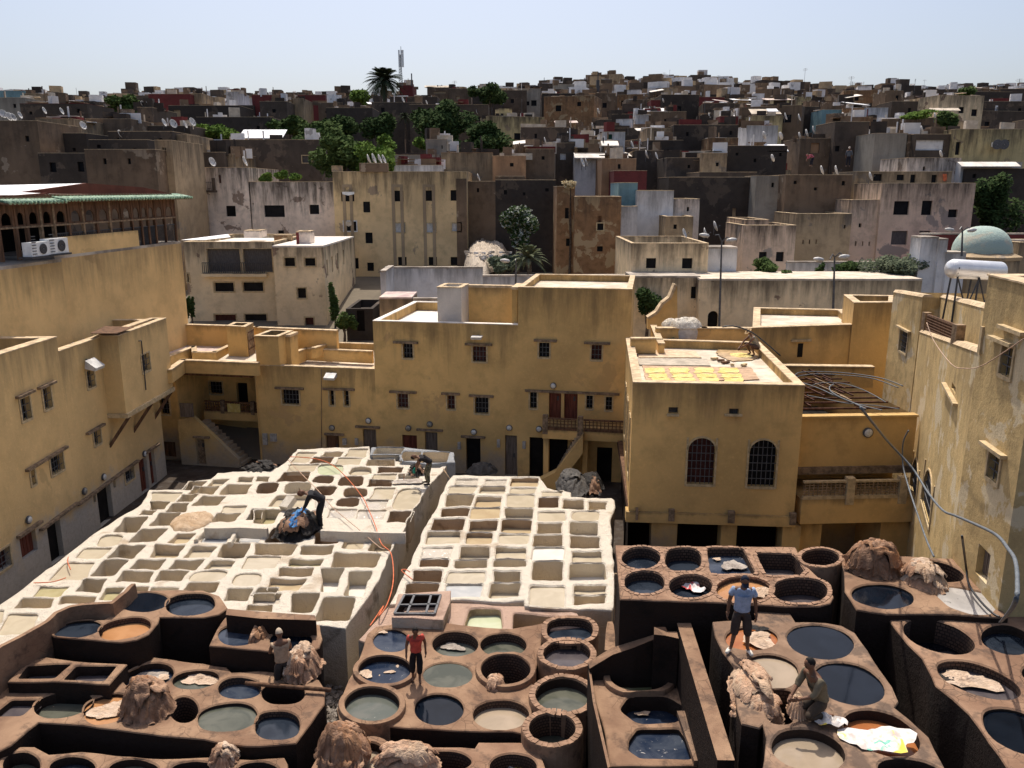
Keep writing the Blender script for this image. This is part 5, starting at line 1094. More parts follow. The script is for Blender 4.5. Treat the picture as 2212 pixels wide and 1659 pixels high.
for i in range(34): a, b = rl((i+.5)/34, 0), rl((i+.5)/34, .97); mb.bar(PT2.w(a[0], a[1], -.1), PT2.w(b[0], b[1], -.1), .03)
obj('railing', mb, M['wood'], rt)
for t in (-.03, 1.02): a, b = rl(t, -.1), rl(t, 1.12); mb = MB(); mb.bar(PT2.w(a[0], a[1], -.1), PT2.w(b[0], b[1], -.1), .25); obj('post', mb, M['wood_pale'], rt)
# --- left buildings
LBX = [Vector((-17.1, 18)), Vector((-16.7, 37.6))]; PL = Plane(LBX[0], LBX[1])
def wl(zf, x0, x1, y0, y1, pl=PL, **k): return wq(pl, zf, x0, x1, y0, y1, **k)
y_step = PL.uz(*ZL(500, 1000))[0]; zL1 = 8.15; zL2 = 7.6
PLa = Plane(PL.w(0, 0)[:2], PL.w(y_step, 0)[:2]); PLb = Plane(PL.w(y_step, 0)[:2], PL.w(PL.len, 0)[:2])
opsa = [wq(PLa, ZL, 178, 262, 1425, 1625), wq(PLa, ZF, -40, 92, 1290, 1470, m=M['pane_red'])]
opsb_src = [(ZL, 370, 442, 1335, 1530, {}), (ZL, 748, 815, 1190, 1345, {}), (ZF, 432, 548, 470, 630, {}), (ZF, 806, 870, 258, 385, {}), (ZF, 264, 302, 600, 735, {}), (ZF, 1075, 1158, 580, 700, {}),
    (ZF, 978, 1000, 680, 760, {'far': True}), (ZF, 806, 830, 810, 890, {'far': True}), (ZF, 850, 975, 740, 1110, {'k': 'open', 'zb': 1}), (ZF, 418, 540, 1050, 1370, {'k': 'open', 'zb': 1}), (ZF, 690, 775, 870, 1160, {'k': 'door', 'zb': 1}),
    (ZF, 172, 320, 1120, 1350, {'k': 'door', 'zb': 0, 'm': M['wood_red']}), (ZF, 1210, 1282, 495, 830, {'k': 'door', 'zb': 1}), (ZF, 1295, 1345, 420, 740, {'k': 'door', 'zb': 1})]
oa_, ob2 = list(opsa), []
for zf, x0, x1, y0, y1, k in opsb_src:
    k = dict(k); zb0 = k.pop('zb', None)
    for pl, lst, ln in ((PLa, oa_, PLa.len), (PLb, ob2, PLb.len)):
        o = wq(pl, zf, x0, x1, y0, y1, **k); r = o['r']
        if zb0: r = (r[0], .03, r[2], r[3])
        r = (r[0], max(.03, r[1]), r[2], r[3]); o['r'] = r
        if r[0] > .05 and r[2] < ln-.05: lst.append(o); break
bk = Vector((-8, 0))
bLa = bldg('tannery_building', 'near end of the ochre row with a thick rounded parapet', [PLa.p, v2(PLa.w(PLa.len, 0)), v2(PLa.w(PLa.len, 0))+bk, PLa.p+bk], -.1, zL1, M['ochre_left'], {0: oa_}, par=.9, pt=.35, roof='roof_dust', lip=.02)
bLb = bldg('tannery_building', 'long ochre row with tall barred windows and a white stained foot', [v2(PLb.w(.003, 0)), v2(PLb.w(PLb.len, 0)), v2(PLb.w(PLb.len, 0))+bk, v2(PLb.w(.003, 0))+bk], -.1, zL2, M['ochre_left'], {0: ob2}, par=.45, pt=.3, roof='roof_pale', lip=.02)
for zf, xa, ya, xb, yb_ in ((ZL, 130, 1430, 275, 1365), (ZL, 318, 1350, 460, 1288), (ZF, 215, 608, 562, 400), (ZF, 738, 292, 884, 205), (ZF, 335, 1120, 655, 885), (ZF, 655, 905, 1180, 520), (ZF, 1240, 460, 1358, 378), (ZF, 140, 1185, 340, 1045)):
    a = PLb.uz(*zf(xa, ya)); b = PLb.uz(*zf(xb, yb_)); mb = MB(); zc_ = (a[1]+b[1])/2
    mb.hexa([PLb.w(a[0], a[1]-.06, .15), PLb.w(b[0], b[1]-.06, .15), PLb.w(b[0], b[1]-.06, 0), PLb.w(a[0], a[1]-.06, 0)], [PLb.w(a[0], a[1]+.03, .15), PLb.w(b[0], b[1]+.03, .15), PLb.w(b[0], b[1]+.03, 0), PLb.w(a[0], a[1]+.03, 0)])
    obj('lintel', mb, M['lintel'], bLb)
# bay jutting out over the lane
by = [Vector((-16.05, 32.9)), Vector((-16.0, 37.6))]; PBy = Plane(by[0], by[1])
bB = bldg('bay', 'ochre upper bay carried on timber struts above the lane', [Vector((-16.85, 32.9)), by[0], by[1], Vector((-16.75, 37.6))], 4.4, 7.66, M['ochre_left'], {1: [wq(PBy, ZL, 1222, 1292, 1050, 1205)]}, par=.3, pt=.25, roof='roof_pale', lip=.02)
mb = MB(); wbox(mb, PBy, -.1, 4.22, PBy.len, 4.4, -.9, .1); obj('sill_beam', mb, M['frame'], bB)
for u in (.15, 2.3, 4.4): mb = MB(); mb.bar(PBy.w(u, 4.25, .05), PBy.w(u-.3, 3.0, -.78), .13); obj('strut', mb, M['wood'], bB)
mb = MB(); q = ZL(1190, 942); a = PBy.uz(*q); mb.tube([PBy.w(a[0], a[1], .05), PBy.w(a[0]+.2, a[1]-.02, .06), PBy.w(a[0]+.25, a[1]-.3, .04), PBy.w(a[0]+.2, a[1]-2.2, .04)], .025, 6); obj('downpipe', mb, M['iron'], bB)
# blank wall building with the wooden gallery on top
g7 = Vector((sin(radians(6.7)), cos(radians(6.7)))); LTc = Vector((-17.55, 44)); 
PLT = Plane(LTc-g7*15, LTc); zLT = PLT.uz(*ZL(1400, 118))[1]
uy = PLT.uz(*ZL(505, 500))[0]
bLT = bldg('gallery_building', 'high blank ochre wall carrying a carved wooden roof gallery', [v2(PLT.w(uy, 0)), v2(PLT.w(PLT.len, 0)), v2(PLT.w(PLT.len, 0, -9)), v2(PLT.w(uy, 0, -9))], 4.4, zLT, M['ochre_left'], {}, par=0, roof='roof_dust', lip=0)
bLT2 = bldg('gallery_building', 'near part of the high blank ochre wall, stained above the flue', [v2(PLT.w(-6, 0, .3)), v2(PLT.w(uy-.002, 0, .3)), v2(PLT.w(uy-.002, 0, -9)), v2(PLT.w(-6, 0, -9))], 4.4, zLT-.1, M['ochre_left'], {}, par=0, roof='roof_dust', lip=0)
ur0 = PLT.uz(*ZL(1200, 60))[0]; za = PLT.uz(*ZL(800, 40))[1]
mb = MB(); wbox(mb, PLT, uy, zLT+.12, ur0, za+.1, -.3, -.003); obj('parapet', mb, M['ochre_left'], bLT)
ga = thing('roof_gallery', 'carved wooden gallery of arches with green tiled eaves', 'gallery', PLT.w(8, zLT))
PG = PLT.off(-.12); zt = PG.uz(*ZN(1200, 262))[1]; zm_ = PG.uz(*ZN(1500, 500))[1]; zb4 = zLT+.12
# arcade panels with arched openings
uu = [PG.uz(*ZN(x, 430))[0] for x in (-40, 165, 295, 460, 610, 780, 950, 1110, 1260, 1395, 1515, 1620, 1700, 1780, 1890, 2010)]
for i in range(len(uu)-1):
    a, b = uu[i], uu[i+1]; w = b-a; mb = MB(); dz = 0 if i >= 10 else .0
    vs = arch_loop(a+w*.2, zm_+.06, b-w*.2, zt-.45, 1); pv, pf = tess([(a+.06, zm_), (b-.06, zm_), (b-.06, zt), (a+.06, zt)], [vs]); 
    for off, fl in ((0, 0), (-.06, 1)): mb.add([PG.w(v.x, v.y, off) for v in pv], [f[::-1] for f in pf] if fl else pf)
    n = len(vs); mb.add([PG.w(u, z) for u, z in vs]+[PG.w(u, z, -.06) for u, z in vs], [(j, (j+1) % n, n+(j+1) % n, n+j) for j in range(n)])
    obj('arch_panel', mb, M['wood'], ga)
for i, u in enumerate(uu): mb = MB(); wbox(mb, PG, u-.06, zb4, u+.06, zt+.02, -.1, .03); obj('post', mb, M['wood_pale'] if i in (3, 4, 6, 8) else M['wood'], ga)
mb = MB(); wbox(mb, PG, uu[0], zm_-.07, uu[-1], zm_, -.09, .04); wbox(mb, PG, uu[0], zt, uu[-1], zt+.12, -.09, .04); obj('rail', mb, M['wood_pale'], ga)
for i in range(4, len(uu)-1):
    mb = MB(); a, b = uu[i]+.07, uu[i+1]-.07; k = 7
    for j in range(k): u = a+(b-a)*(j+.5)/k; wbox(mb, PG, u-.012, zb4, u+.012, zb4+.9, -.05, -.02)
    wbox(mb, PG, a, zb4+.86, b, zb4+.9, -.06, -.01); obj('balustrade', mb, M['iron'], ga)
mb = MB(); wbox(mb, PG, uu[0], zb4, uu[-6], zt, -3.6, -3.5); obj('back_wall', mb, M['void'], ga)  # near-black colour deepens the shade behind the arches
mb = MB(); wbox(mb, PG, uu[0], zt+.13, uu[-1], zt+.2, -9, -.05); obj('ceiling', mb, M['wood'], ga)
# eaves: each visible tile row is a tube; roof sheet behind
def eave(x0, x1, off):
    a = PG.uz(*ZN(x0, 300))[0]; b = PG.uz(*ZN(x1, 260))[0]; k = int((b-a)/.23)
    for j in range(k):
        u = a+(b-a)*(j+.5)/k; mb = MB(); mb.tube([PG.w(u, zt+.08+off, .55), PG.w(u, zt+.24+off, -.35)], .075, 6); obj('roof_tile', mb, M['green'], ga, smooth=True)
    mb = MB(); mb.hexa([PG.w(a, zt+.0+off, .52), PG.w(b, zt+.0+off, .52), PG.w(b, zt+.12+off, -.4), PG.w(a, zt+.12+off, -.4)], [PG.w(a, zt+.05+off, .52), PG.w(b, zt+.05+off, .52), PG.w(b, zt+.2+off, -.4), PG.w(a, zt+.2+off, -.4)]); obj('eave_board', mb, M['wood'], ga)
eave(-60, 640, -.16); eave(600, 2115, -.10)
def rp(x, y, o): u, z = PG.off(o).uz(*ZN(x, y)); return PG.w(u, z, o)
for pts, mt, o in (([(250, 185), (560, 200), (2080, 225), (1650, 130), (1000, 82)], 'sheet_brown', -.5), ([(-80, 285), (548, 235), (548, 195), (-80, 240)], 'sheet_brown', -.35)):
    f = [rp(x, y, o) for x, y in pts]; g = [p+Vector((-PG.n.x*.15, -PG.n.y*.15, 0)) for p in f]; n = len(f); mb = MB(); mb.add(f+g, [tuple(range(n)), tuple(range(n, 2*n))[::-1]]+[(i, n+i, n+(i+1) % n, (i+1) % n) for i in range(n)])
    obj('roof_fascia', mb, M[mt], ga)
f = [rp(x, y, o) for x, y, o in ((-80, 242, -.6), (540, 195, -.6), (950, 84, -3.2), (0, 105, -5))]
mb = MB(); mb.add(f, [(0, 1, 2, 3)]); mb.add([p-Vector((0, 0, .06)) for p in f], [(3, 2, 1, 0)]); obj('roof_sheet', mb, M['sheet_white'], ga)
# flue block on the near roof with a metal hood
fl = roofbldg('flue_block', 'ochre flue block with pale rim under the blank wall', ZL, (95, 618), (280, 622), (400, 590), (250, 590), 9.0, 7.2, M['ochre_warm'], cat='flue', par=.15, pt=.12, roof='void', lip=.05)
hd = MB(); c = onz(*ZL(140, 605), 9.05); hd.lathe(c, [(.62, 0), (.55, .25), (.3, .45), (.02, .52)], 16); tag(obj('flue_hood', hd, flat('blue_grey_metal', (.12, .14, .18), .5, .2, 4, metal=.4), smooth=True), 'blue grey metal hood over the flue block', 'hood')
for i, (x, y) in enumerate(((560, 925), (640, 895), (720, 870), (560, 965), (640, 935), (730, 905))):
    q_ = [onz(*ZL(x+dx, y+dy), zL2-.43) for dx, dy in ((-38, 8), (-20, -14), (10, -10), (38, -16), (32, 6), (14, 12), (-12, 10))]; plate('yellow_hide', ['yellow hide drying nearest the flue block', 'yellow hide, middle of the rear row on the ochre row roof', 'yellow hide touching the dark board', 'yellow hide at the parapet of the ochre row', 'yellow hide, middle of the front row on the ochre row roof', 'yellow hide in front of the dark board'][i], 'hide', q_, M['yellow'], None, .02)
plate('old_mat', 'dark stained board lying across the parapet of the ochre row', 'board', [onz(*ZL(*p), zL2+.25) for p in ((780, 875), (905, 812), (1160, 820), (1010, 875))], M['wood'])
# ---------------------------------------------------------------- the old town behind
def P_(n, c, **k): M[n] = plaster(n, c, **k)
P_('t_dark', (.105, .08, .062), dark=.6, patch=(.17, .125, .09), patch_amt=.02, top=.4)
P_('t_dark2', (.062, .05, .042), dark=.6, patch=(.11, .085, .065), patch_amt=.0, top=.3)  # like t_dark, carries the back-lit fronts' shade in its colour
P_('t_brown', (.21, .145, .095), dark=.55, patch=(.36, .28, .20), patch_amt=.0, top=.5)
P_('t_brick', (.32, .18, .09), dark=.5, patch=(.42, .30, .17), patch_amt=.06, top=.6, sc_=1.6)
P_('t_tan', (.46, .34, .21), dark=.6, patch=(.30, .24, .18), patch_amt=.0, top=.7)
P_('t_cream', (.84, .66, .42), dark=.65, patch=(.33, .23, .16), patch_amt=-.01, top=.8)
P_('t_beige', (.72, .53, .29), dark=.7, patch=(.37, .28, .19), patch_amt=-.03, top=.8)
P_('t_pinkwhite', (.86, .73, .62), dark=.65, patch=(.34, .26, .21), patch_amt=.01, top=.9, sc_=1.4)
P_('t_pink', (.76, .57, .42), dark=.6, patch=(.37, .31, .26), patch_amt=-.0, top=.9)
P_('t_white', (.78, .76, .74), dark=.75, patch=(.42, .40, .38), patch_amt=-.03, top=.6)
P_('t_grey', (.38, .34, .28), dark=.75, top=.4)
P_('t_red', (.17, .04, .038), dark=.7, top=.2)
P_('t_teal', (.20, .34, .38), dark=.7, patch=(.40, .42, .40), patch_amt=-.04, top=.3)
P_('t_orange', (.42, .25, .14), dark=.7, top=.4)
P_('t_yellow', (.62, .50, .26), dark=.6, patch=(.36, .28, .18), patch_amt=-.02, top=.9)
def H(label, xl, xr, yt, Y, m, wins=(), **k):
    if not wins and m in ('dark', 'dark2', 'brown', 'tan', 'grey', 'orange', 'pinkwhite') and 'par' not in k and xr-xl > 30:
        n = max(1, min(5, int((xr-xl)/42))); wins = [(O, xl+(xr-xl)*(i+.5)/n+R.uniform(-9, 9)-3.2, yt+R.uniform(10, 22)+14*(i % 2), 0, 0) for i in range(n)]; wins = [(z, a, b, a+R.uniform(5, 8), b+R.uniform(6, 10)) for z, a, b, _, _ in wins]
    return house(label, xl, xr, yt, Y, M['t_'+m], wins, **k)
w_ = lambda zf, *r, **k: (zf, *r, k)
D_ = dict
# white flats in front and the long pink-white house
H('cream three storey flats with big dark shutters above a grilled terrace', 398, 592, 523, 62, 'cream', [w_(ZP, 272, 768, 556, 968, m=M['pane_grey'], frame=1, ft=.05), w_(ZP, 584, 768, 832, 968, m=M['pane_grey'], frame=1, ft=.05), w_(ZP, 332, 1060, 500, 1137, frame=1), w_(ZP, 580, 1057, 754, 1134, frame=1), w_(ZP, 336, 1336, 520, 1420, m=M['pane_red'], frame=1), w_(ZP, 596, 1332, 784, 1408, frame=1), w_(ZP, 80, 982, 112, 1055, frame=1)], depth=11, roof='roof_white', par=.3, zb=3)
t, pl, a, b = H('cream flat roofed house with small framed windows and a white roof', 590, 699, 534, 61, 'cream', [w_(ZP, 938, 845, 1028, 918, frame=1), w_(ZP, 1114, 848, 1204, 915, frame=1), w_(ZP, 1050, 1107, 1124, 1194, frame=1), w_(ZP, 1117, 1362, 1190, 1430, frame=1, m=M['pane_red'])], depth=12, roof='roof_white', par=0, zb=3,
  side=lambda pl, z0, z1, d: {1: [dict(k='win', far=True, r=(u, z1-2.2+.1*i, u+.5, z1-1.0+.1*i)) for i, u in enumerate((.8, 2.6, 4.6, 7.))]+[dict(k='win', far=True, r=(u, z1-6, u+.5, z1-4.8)) for u in (3., 6.)]})
grl = thing('terrace_grille', 'dark iron grille along the terrace of the cream flats', 'grille', (-19, 61, 7))
p, q = front(438, 590, 61.6, 0, 590); pg = Plane(p, q); zt = pg.uz(*ZP(500, 885))[1]; zb_ = pg.uz(*ZP(500, 980))[1]; mb = MB(); wbox(mb, pg, 0, zt-.05, pg.len-.6, zt, 0, .05); wbox(mb, pg, 0, zb_, pg.len-.6, zb_+.05, 0, .05)
for i in range(34): u = (pg.len-.65)*i/33; wbox(mb, pg, u, zb_, u+.04, zt, 0, .04)
obj('grille', mb, M['iron'], grl); mb = MB(); wbox(mb, pg, -.1, zb_-.25, pg.len-.5, zb_, -.4, .1); obj('ledge', mb, M['t_cream'], grl)
for nm, lab, zf, pts, z, mt in (('roof_sheet', 'white corrugated sheet on the cream flats', ZP, [(45, 690), (450, 640), (470, 665), (240, 690)], 10.6, 'sheet_white'),):
    plate(nm, lab, 'roof sheet', [onz(*zf(*p), z) for p in pts], M[mt])
def rbox(label, zf, x0, y0, x1, y1, Y, m, depth=1.5, cat='roof structure', name='roof_box', wins=(), **k):
    a = zf(x0, y0); b = zf(x1, y1); return house(label, a[0], b[0], a[1], Y, M[m] if m in M else M['t_'+m], wins, depth=depth, yb=b[1], name=name, cat=cat, par=k.pop('par', .1), **k)
rbox('small whitish chimney block on the flat white roof', ZP, 1045, 618, 1160, 748, 63, 'pinkwhite', 1.4, roof='roof_white')
rbox('low whitish roof hut among rubble on the cream flats', ZP, 590, 612, 725, 672, 67, 'pinkwhite', 2, roof='roof_white')
rbox('red flap beside the chimney block', ZP, 1040, 625, 1060, 745, 62.6, 'red', .2, roof='roof_dust')
rbox('sloping brick roof wall behind the red flap', ZP, 850, 650, 1000, 745, 66, 'brick', .4)
H('long pink-white house with grilled windows and peeling plaster', 538, 723, 393, 78, 'pinkwhite', [w_(ZP, 762, 392, 938, 493), w_(ZP, 1154, 387, 1236, 468), w_(ZP, 880, 608, 932, 640)], roof='roof_dust', par=.4, zb=3, depth=10)
H('pink-white house stepping up with a small railed balcony', 384, 538, 362, 78, 'pinkwhite', [w_(ZP, 130, 406, 216, 515), w_(ZP, 432, 396, 516, 488), w_(ZP, 156, 127, 234, 208), w_(ZP, 368, 130, 388, 200, m=M['pane_red'])], roof='roof_dust', zb=3, depth=10)
p, q = front(386, 465, 77.2, 0, 410); pg = Plane(p, q); zt = pg.uz(*ZP(100, 190))[1]; zb_ = pg.uz(*ZP(100, 262))[1]; bb = thing('small_balcony', 'small concrete balcony with thin rail on the pink-white house', 'balcony', pg.w(1, zb_))
mb = MB(); wbox(mb, pg, 0, zb_-.2, pg.len, zb_, -.5, .3); obj('slab', mb, M['t_dark'], bb); mb = MB(); wbox(mb, pg, 0, zt-.04, pg.len, zt, .2, .24)
for i in range(22): u = pg.len*i/21; wbox(mb, pg, u, zb_, u+.025, zt, .2, .225)
obj('rail', mb, M['iron'], bb)
for i in (0, .62, .98): mb = MB(); wbox(mb, pg, pg.len*i-.1, zb_, pg.len*i+.15, zt+.35, .1, .3); obj('post', mb, M['t_dark'], bb)
# apartment house with pilaster bands
ws = [w_(Z2, 736, 1317, 849, 1395), w_(Z2, 926, 1397, 986, 1490), w_(Z2, 1191, 1302, 1274, 1395), w_(Z2, 1461, 1300, 1544, 1391), w_(Z2, 1681, 1297, 1761, 1389),
      w_(Z2, 760, 1568, 868, 1650, frame=1, fm=M['pane_white']), w_(Z2, 1203, 1582, 1288, 1662, m=M['pane_white'], frame=1), w_(Z2, 1473, 1582, 1556, 1662, m=M['pane_white'], frame=1), w_(Z2, 1692, 1583, 1770, 1652, m=M['pane_white'], frame=1),
      w_(ZP, 1636, 627, 1699, 720), w_(ZP, 1652, 887, 1710, 960), w_(ZP, 1482, 847, 1578, 940), w_(ZC, 300, 197, 368, 264), w_(ZC, 542, 197, 608, 264), w_(ZC, 716, 197, 779, 264), w_(ZP, 1562, 1110, 1630, 1325, k='open'), w_(ZP, 1692, 1130, 1752, 1300, k='open')]
t, pl, z0, z1 = H('four storey beige apartment house with arched window bands and a satellite covered roof', 719, 1008, 371, 76, 'beige', ws, par=.7, depth=11, zb=3)
bm = plaster('window_band_plaster', (.36, .275, .18), .8, top=.1)
for x0, x1, y0, y1 in ((742, 865, 1248, 2060), (1168, 1290, 1248, 1960), (1438, 1560, 1248, 1960)):
    a = pl.uz(*Z2(x0, y0)); b = pl.uz(*Z2(x1, y1)); mb = MB()
    wbox(mb, pl, a[0], b[1], a[0]+.28, a[1], -.01, .05); wbox(mb, pl, b[0]-.28, b[1], b[0], a[1], -.01, .05); wbox(mb, pl, a[0]+.28, a[1]-.25, b[0]-.28, a[1], -.01, .05)
    obj('window_band', mb, bm, t)
mb = MB(); wbox(mb, pl, pl.len-.95, z0, pl.len-.01, z1-.6, -.01, .04); obj('corner_band', mb, M['t_brown'], t)
rbox('raised dark parapet block in the middle of the apartment house roof', Z2, 895, 1066, 1140, 1140, 75.8, 'brown', .5)
rbox('pale sloping end of the apartment house parapet', Z2, 655, 1090, 745, 1140, 77, 'tan', .4)
# houses on the left
HL = [('large dark grey brown house behind the green tiled gallery', -20, 82, 261, 74, 'brown', [w_(Z1, 218, 655, 252, 705)], {}),
 ('dark house with two black windows between taller brown walls', 84, 190, 331, 73, 'dark', [w_(Z1, 430, 885, 485, 968), w_(Z1, 672, 880, 725, 965)], {}),
 ('near black wall house recessed behind the two windows', 84, 188, 288, 78, 'dark2', [], {}),
 ('pale beige upper house behind dish covered roof', 78, 160, 257, 84, 'tan', [], {}),
 ('brown house with a large fallen plaster patch and two slit windows', 184, 337, 323, 68, 'brown', [w_(Z1, 892, 850, 920, 900), w_(Z1, 1103, 850, 1130, 900)], {}),
 ('tan tower house with three slots lit along its side', 335, 372, 303, 70, 'tan', [w_(Z1, 1403, 755, 1417, 830), w_(Z1, 1422, 757, 1436, 830)], {}),  # lit side face as its own box, light put into the tan
 ('dark house stepping back behind the patched brown house', 194, 320, 302, 75, 'dark2', [], {}),
 ('wide dark roofed house with lit side above the tan tower', 235, 373, 284, 80, 'dark2', [], {}),
 ('tan flank house with three small slots beside the railed balcony', 372, 405, 291, 81, 'tan', [w_(Z1, 1533, 790, 1545, 850), w_(Z1, 1552, 792, 1563, 850)], {}),  # sunlit flank of the dark house, its brightness given by the tan
 ('brown flat house with a straight parapet on the left hillside', 186, 284, 257, 90, 'brown', [], {}),
 ('dark stair tower with a black water tank on top', 298, 330, 232, 96, 'dark', [w_(Z1, 1282, 490, 1292, 500)], {}),
 ('wide dark house to the right of the stair tower', 284, 412, 272, 94, 'dark', [], {}),
 ('red topped grey house on the left hillside', 45, 190, 224, 105, 'dark', [], {'cap': M['t_red']}),
 ('teal blue roof house at the far left skyline', -10, 55, 196, 150, 'teal', [], {}),
 ('grey brown house beside the teal house', 55, 88, 202, 140, 'tan', [], {}),
 ('grey house below the teal house', -10, 56, 211, 125, 'grey', [], {}),
 ('deep red house on the left skyline', 322, 412, 203, 160, 'red', [], {}),
 ('tan end wall next to the deep red house', 411, 437, 202, 162, 'tan', [], {}),  # lit end of the red house, lightened by colour
 ('long grey building with arched niches in shadow', 365, 518, 228, 135, 'dark2', [w_(Z1, 1500, 430, 1560, 500, m=M['t_tan'])], {}),
 ('dark wall below the arched grey building', 425, 585, 253, 118, 'dark2', [], {}),
 ('broad dark brown house with one shuttered bay window', 432, 694, 302, 92, 'dark', [w_(Z2, 400, 1000, 478, 1060, m=M['pane_grey'], frame=1)], {}),
 ('small dark house in front of the broad dark wall', 408, 485, 329, 84, 'dark', [], {}),
 ('tan flank beside the small dark house', 485, 508, 333, 85, 'tan', [], {}),
 ('cream cube house on the left skyline', 489, 515, 198, 170, 'white', [], {}),
 ('maroon flat house with rooftop aerials', 545, 606, 205, 165, 'red', [], {}),
 ('dark grey house below the maroon one', 562, 620, 219, 140, 'dark', [], {}),
 ('dark red house with a raised corner on the skyline', 617, 703, 205, 165, 'red', [], {}),
 ('tan corner house in front of the dark red house', 618, 656, 213, 145, 'tan', [], {}),
 ('grey brown house at the end of the dark red one', 688, 740, 222, 150, 'brown', [], {}),
 ('long dark wall house below the tall palm', 705, 805, 233, 135, 'dark2', [], {}),
 ('dark terrace house right of the palm trunk', 803, 910, 221, 150, 'dark', [], {}),
 ('red painted roof room under the antenna mast', 863, 892, 184, 175, 'red', [], {}),
 ('brown house on the skyline with a bright sheet roof', 923, 970, 189, 178, 'brown', [w_(Z2, 1535, 445, 1640, 462, m=M['t_tan'])], {}),
 ('brown house with one flaked panel beside the sheet roofed one', 970, 1017, 191, 176, 'brown', [w_(Z2, 1730, 485, 1760, 520, m=M['t_tan'])], {}),
 ('flat brown wall below the sheet roofed house', 845, 945, 209, 160, 'dark', [], {}),
 ('dark gabled house behind a tree on the skyline', 1020, 1082, 195, 170, 'dark2', [], {}),
 ('long dark terrace wall between the palms and the white wall', 885, 1055, 226, 145, 'dark', [], {}),
 ('dark brown house with a stepped top next to the skyline gap', 1088, 1138, 195, 175, 'dark', [], {}),
 ('grey brown modern roof tower with a small round window', 920, 964, 301, 92, 'grey', [w_(Z2, 1603, 910, 1613, 940)], {}),
 ('orange banded terrace house beside the modern roof tower', 953, 1064, 330, 88, 'tan', [], {'cap': M['t_orange'], 'par': .6}),
 ('grey house carrying a red tiled roof', 848, 950, 335, 90, 'grey', [], {'roof': M['t_red']}),
 ('white balustraded wall house below the red tiled roof', 850, 953, 357, 84, 'white', [], {}),
 ('orange brown plain house behind the terrace', 1064, 1136, 337, 84, 'orange', [], {}),
 ('dark brown house at the end of the orange one', 1070, 1135, 381, 79, 'brown', [], {}),
 ('dark brown wall right of the apartment house', 1008, 1070, 392, 78, 'brown', [], {})]
for lab, xl, xr, yt, Y, m, ws, kw in HL: H(lab, xl, xr, yt, Y, m, ws, depth=7, **kw)
for i, (xl, xr, y, Y) in enumerate(((865, 1130, 393, 79.5), )): pass
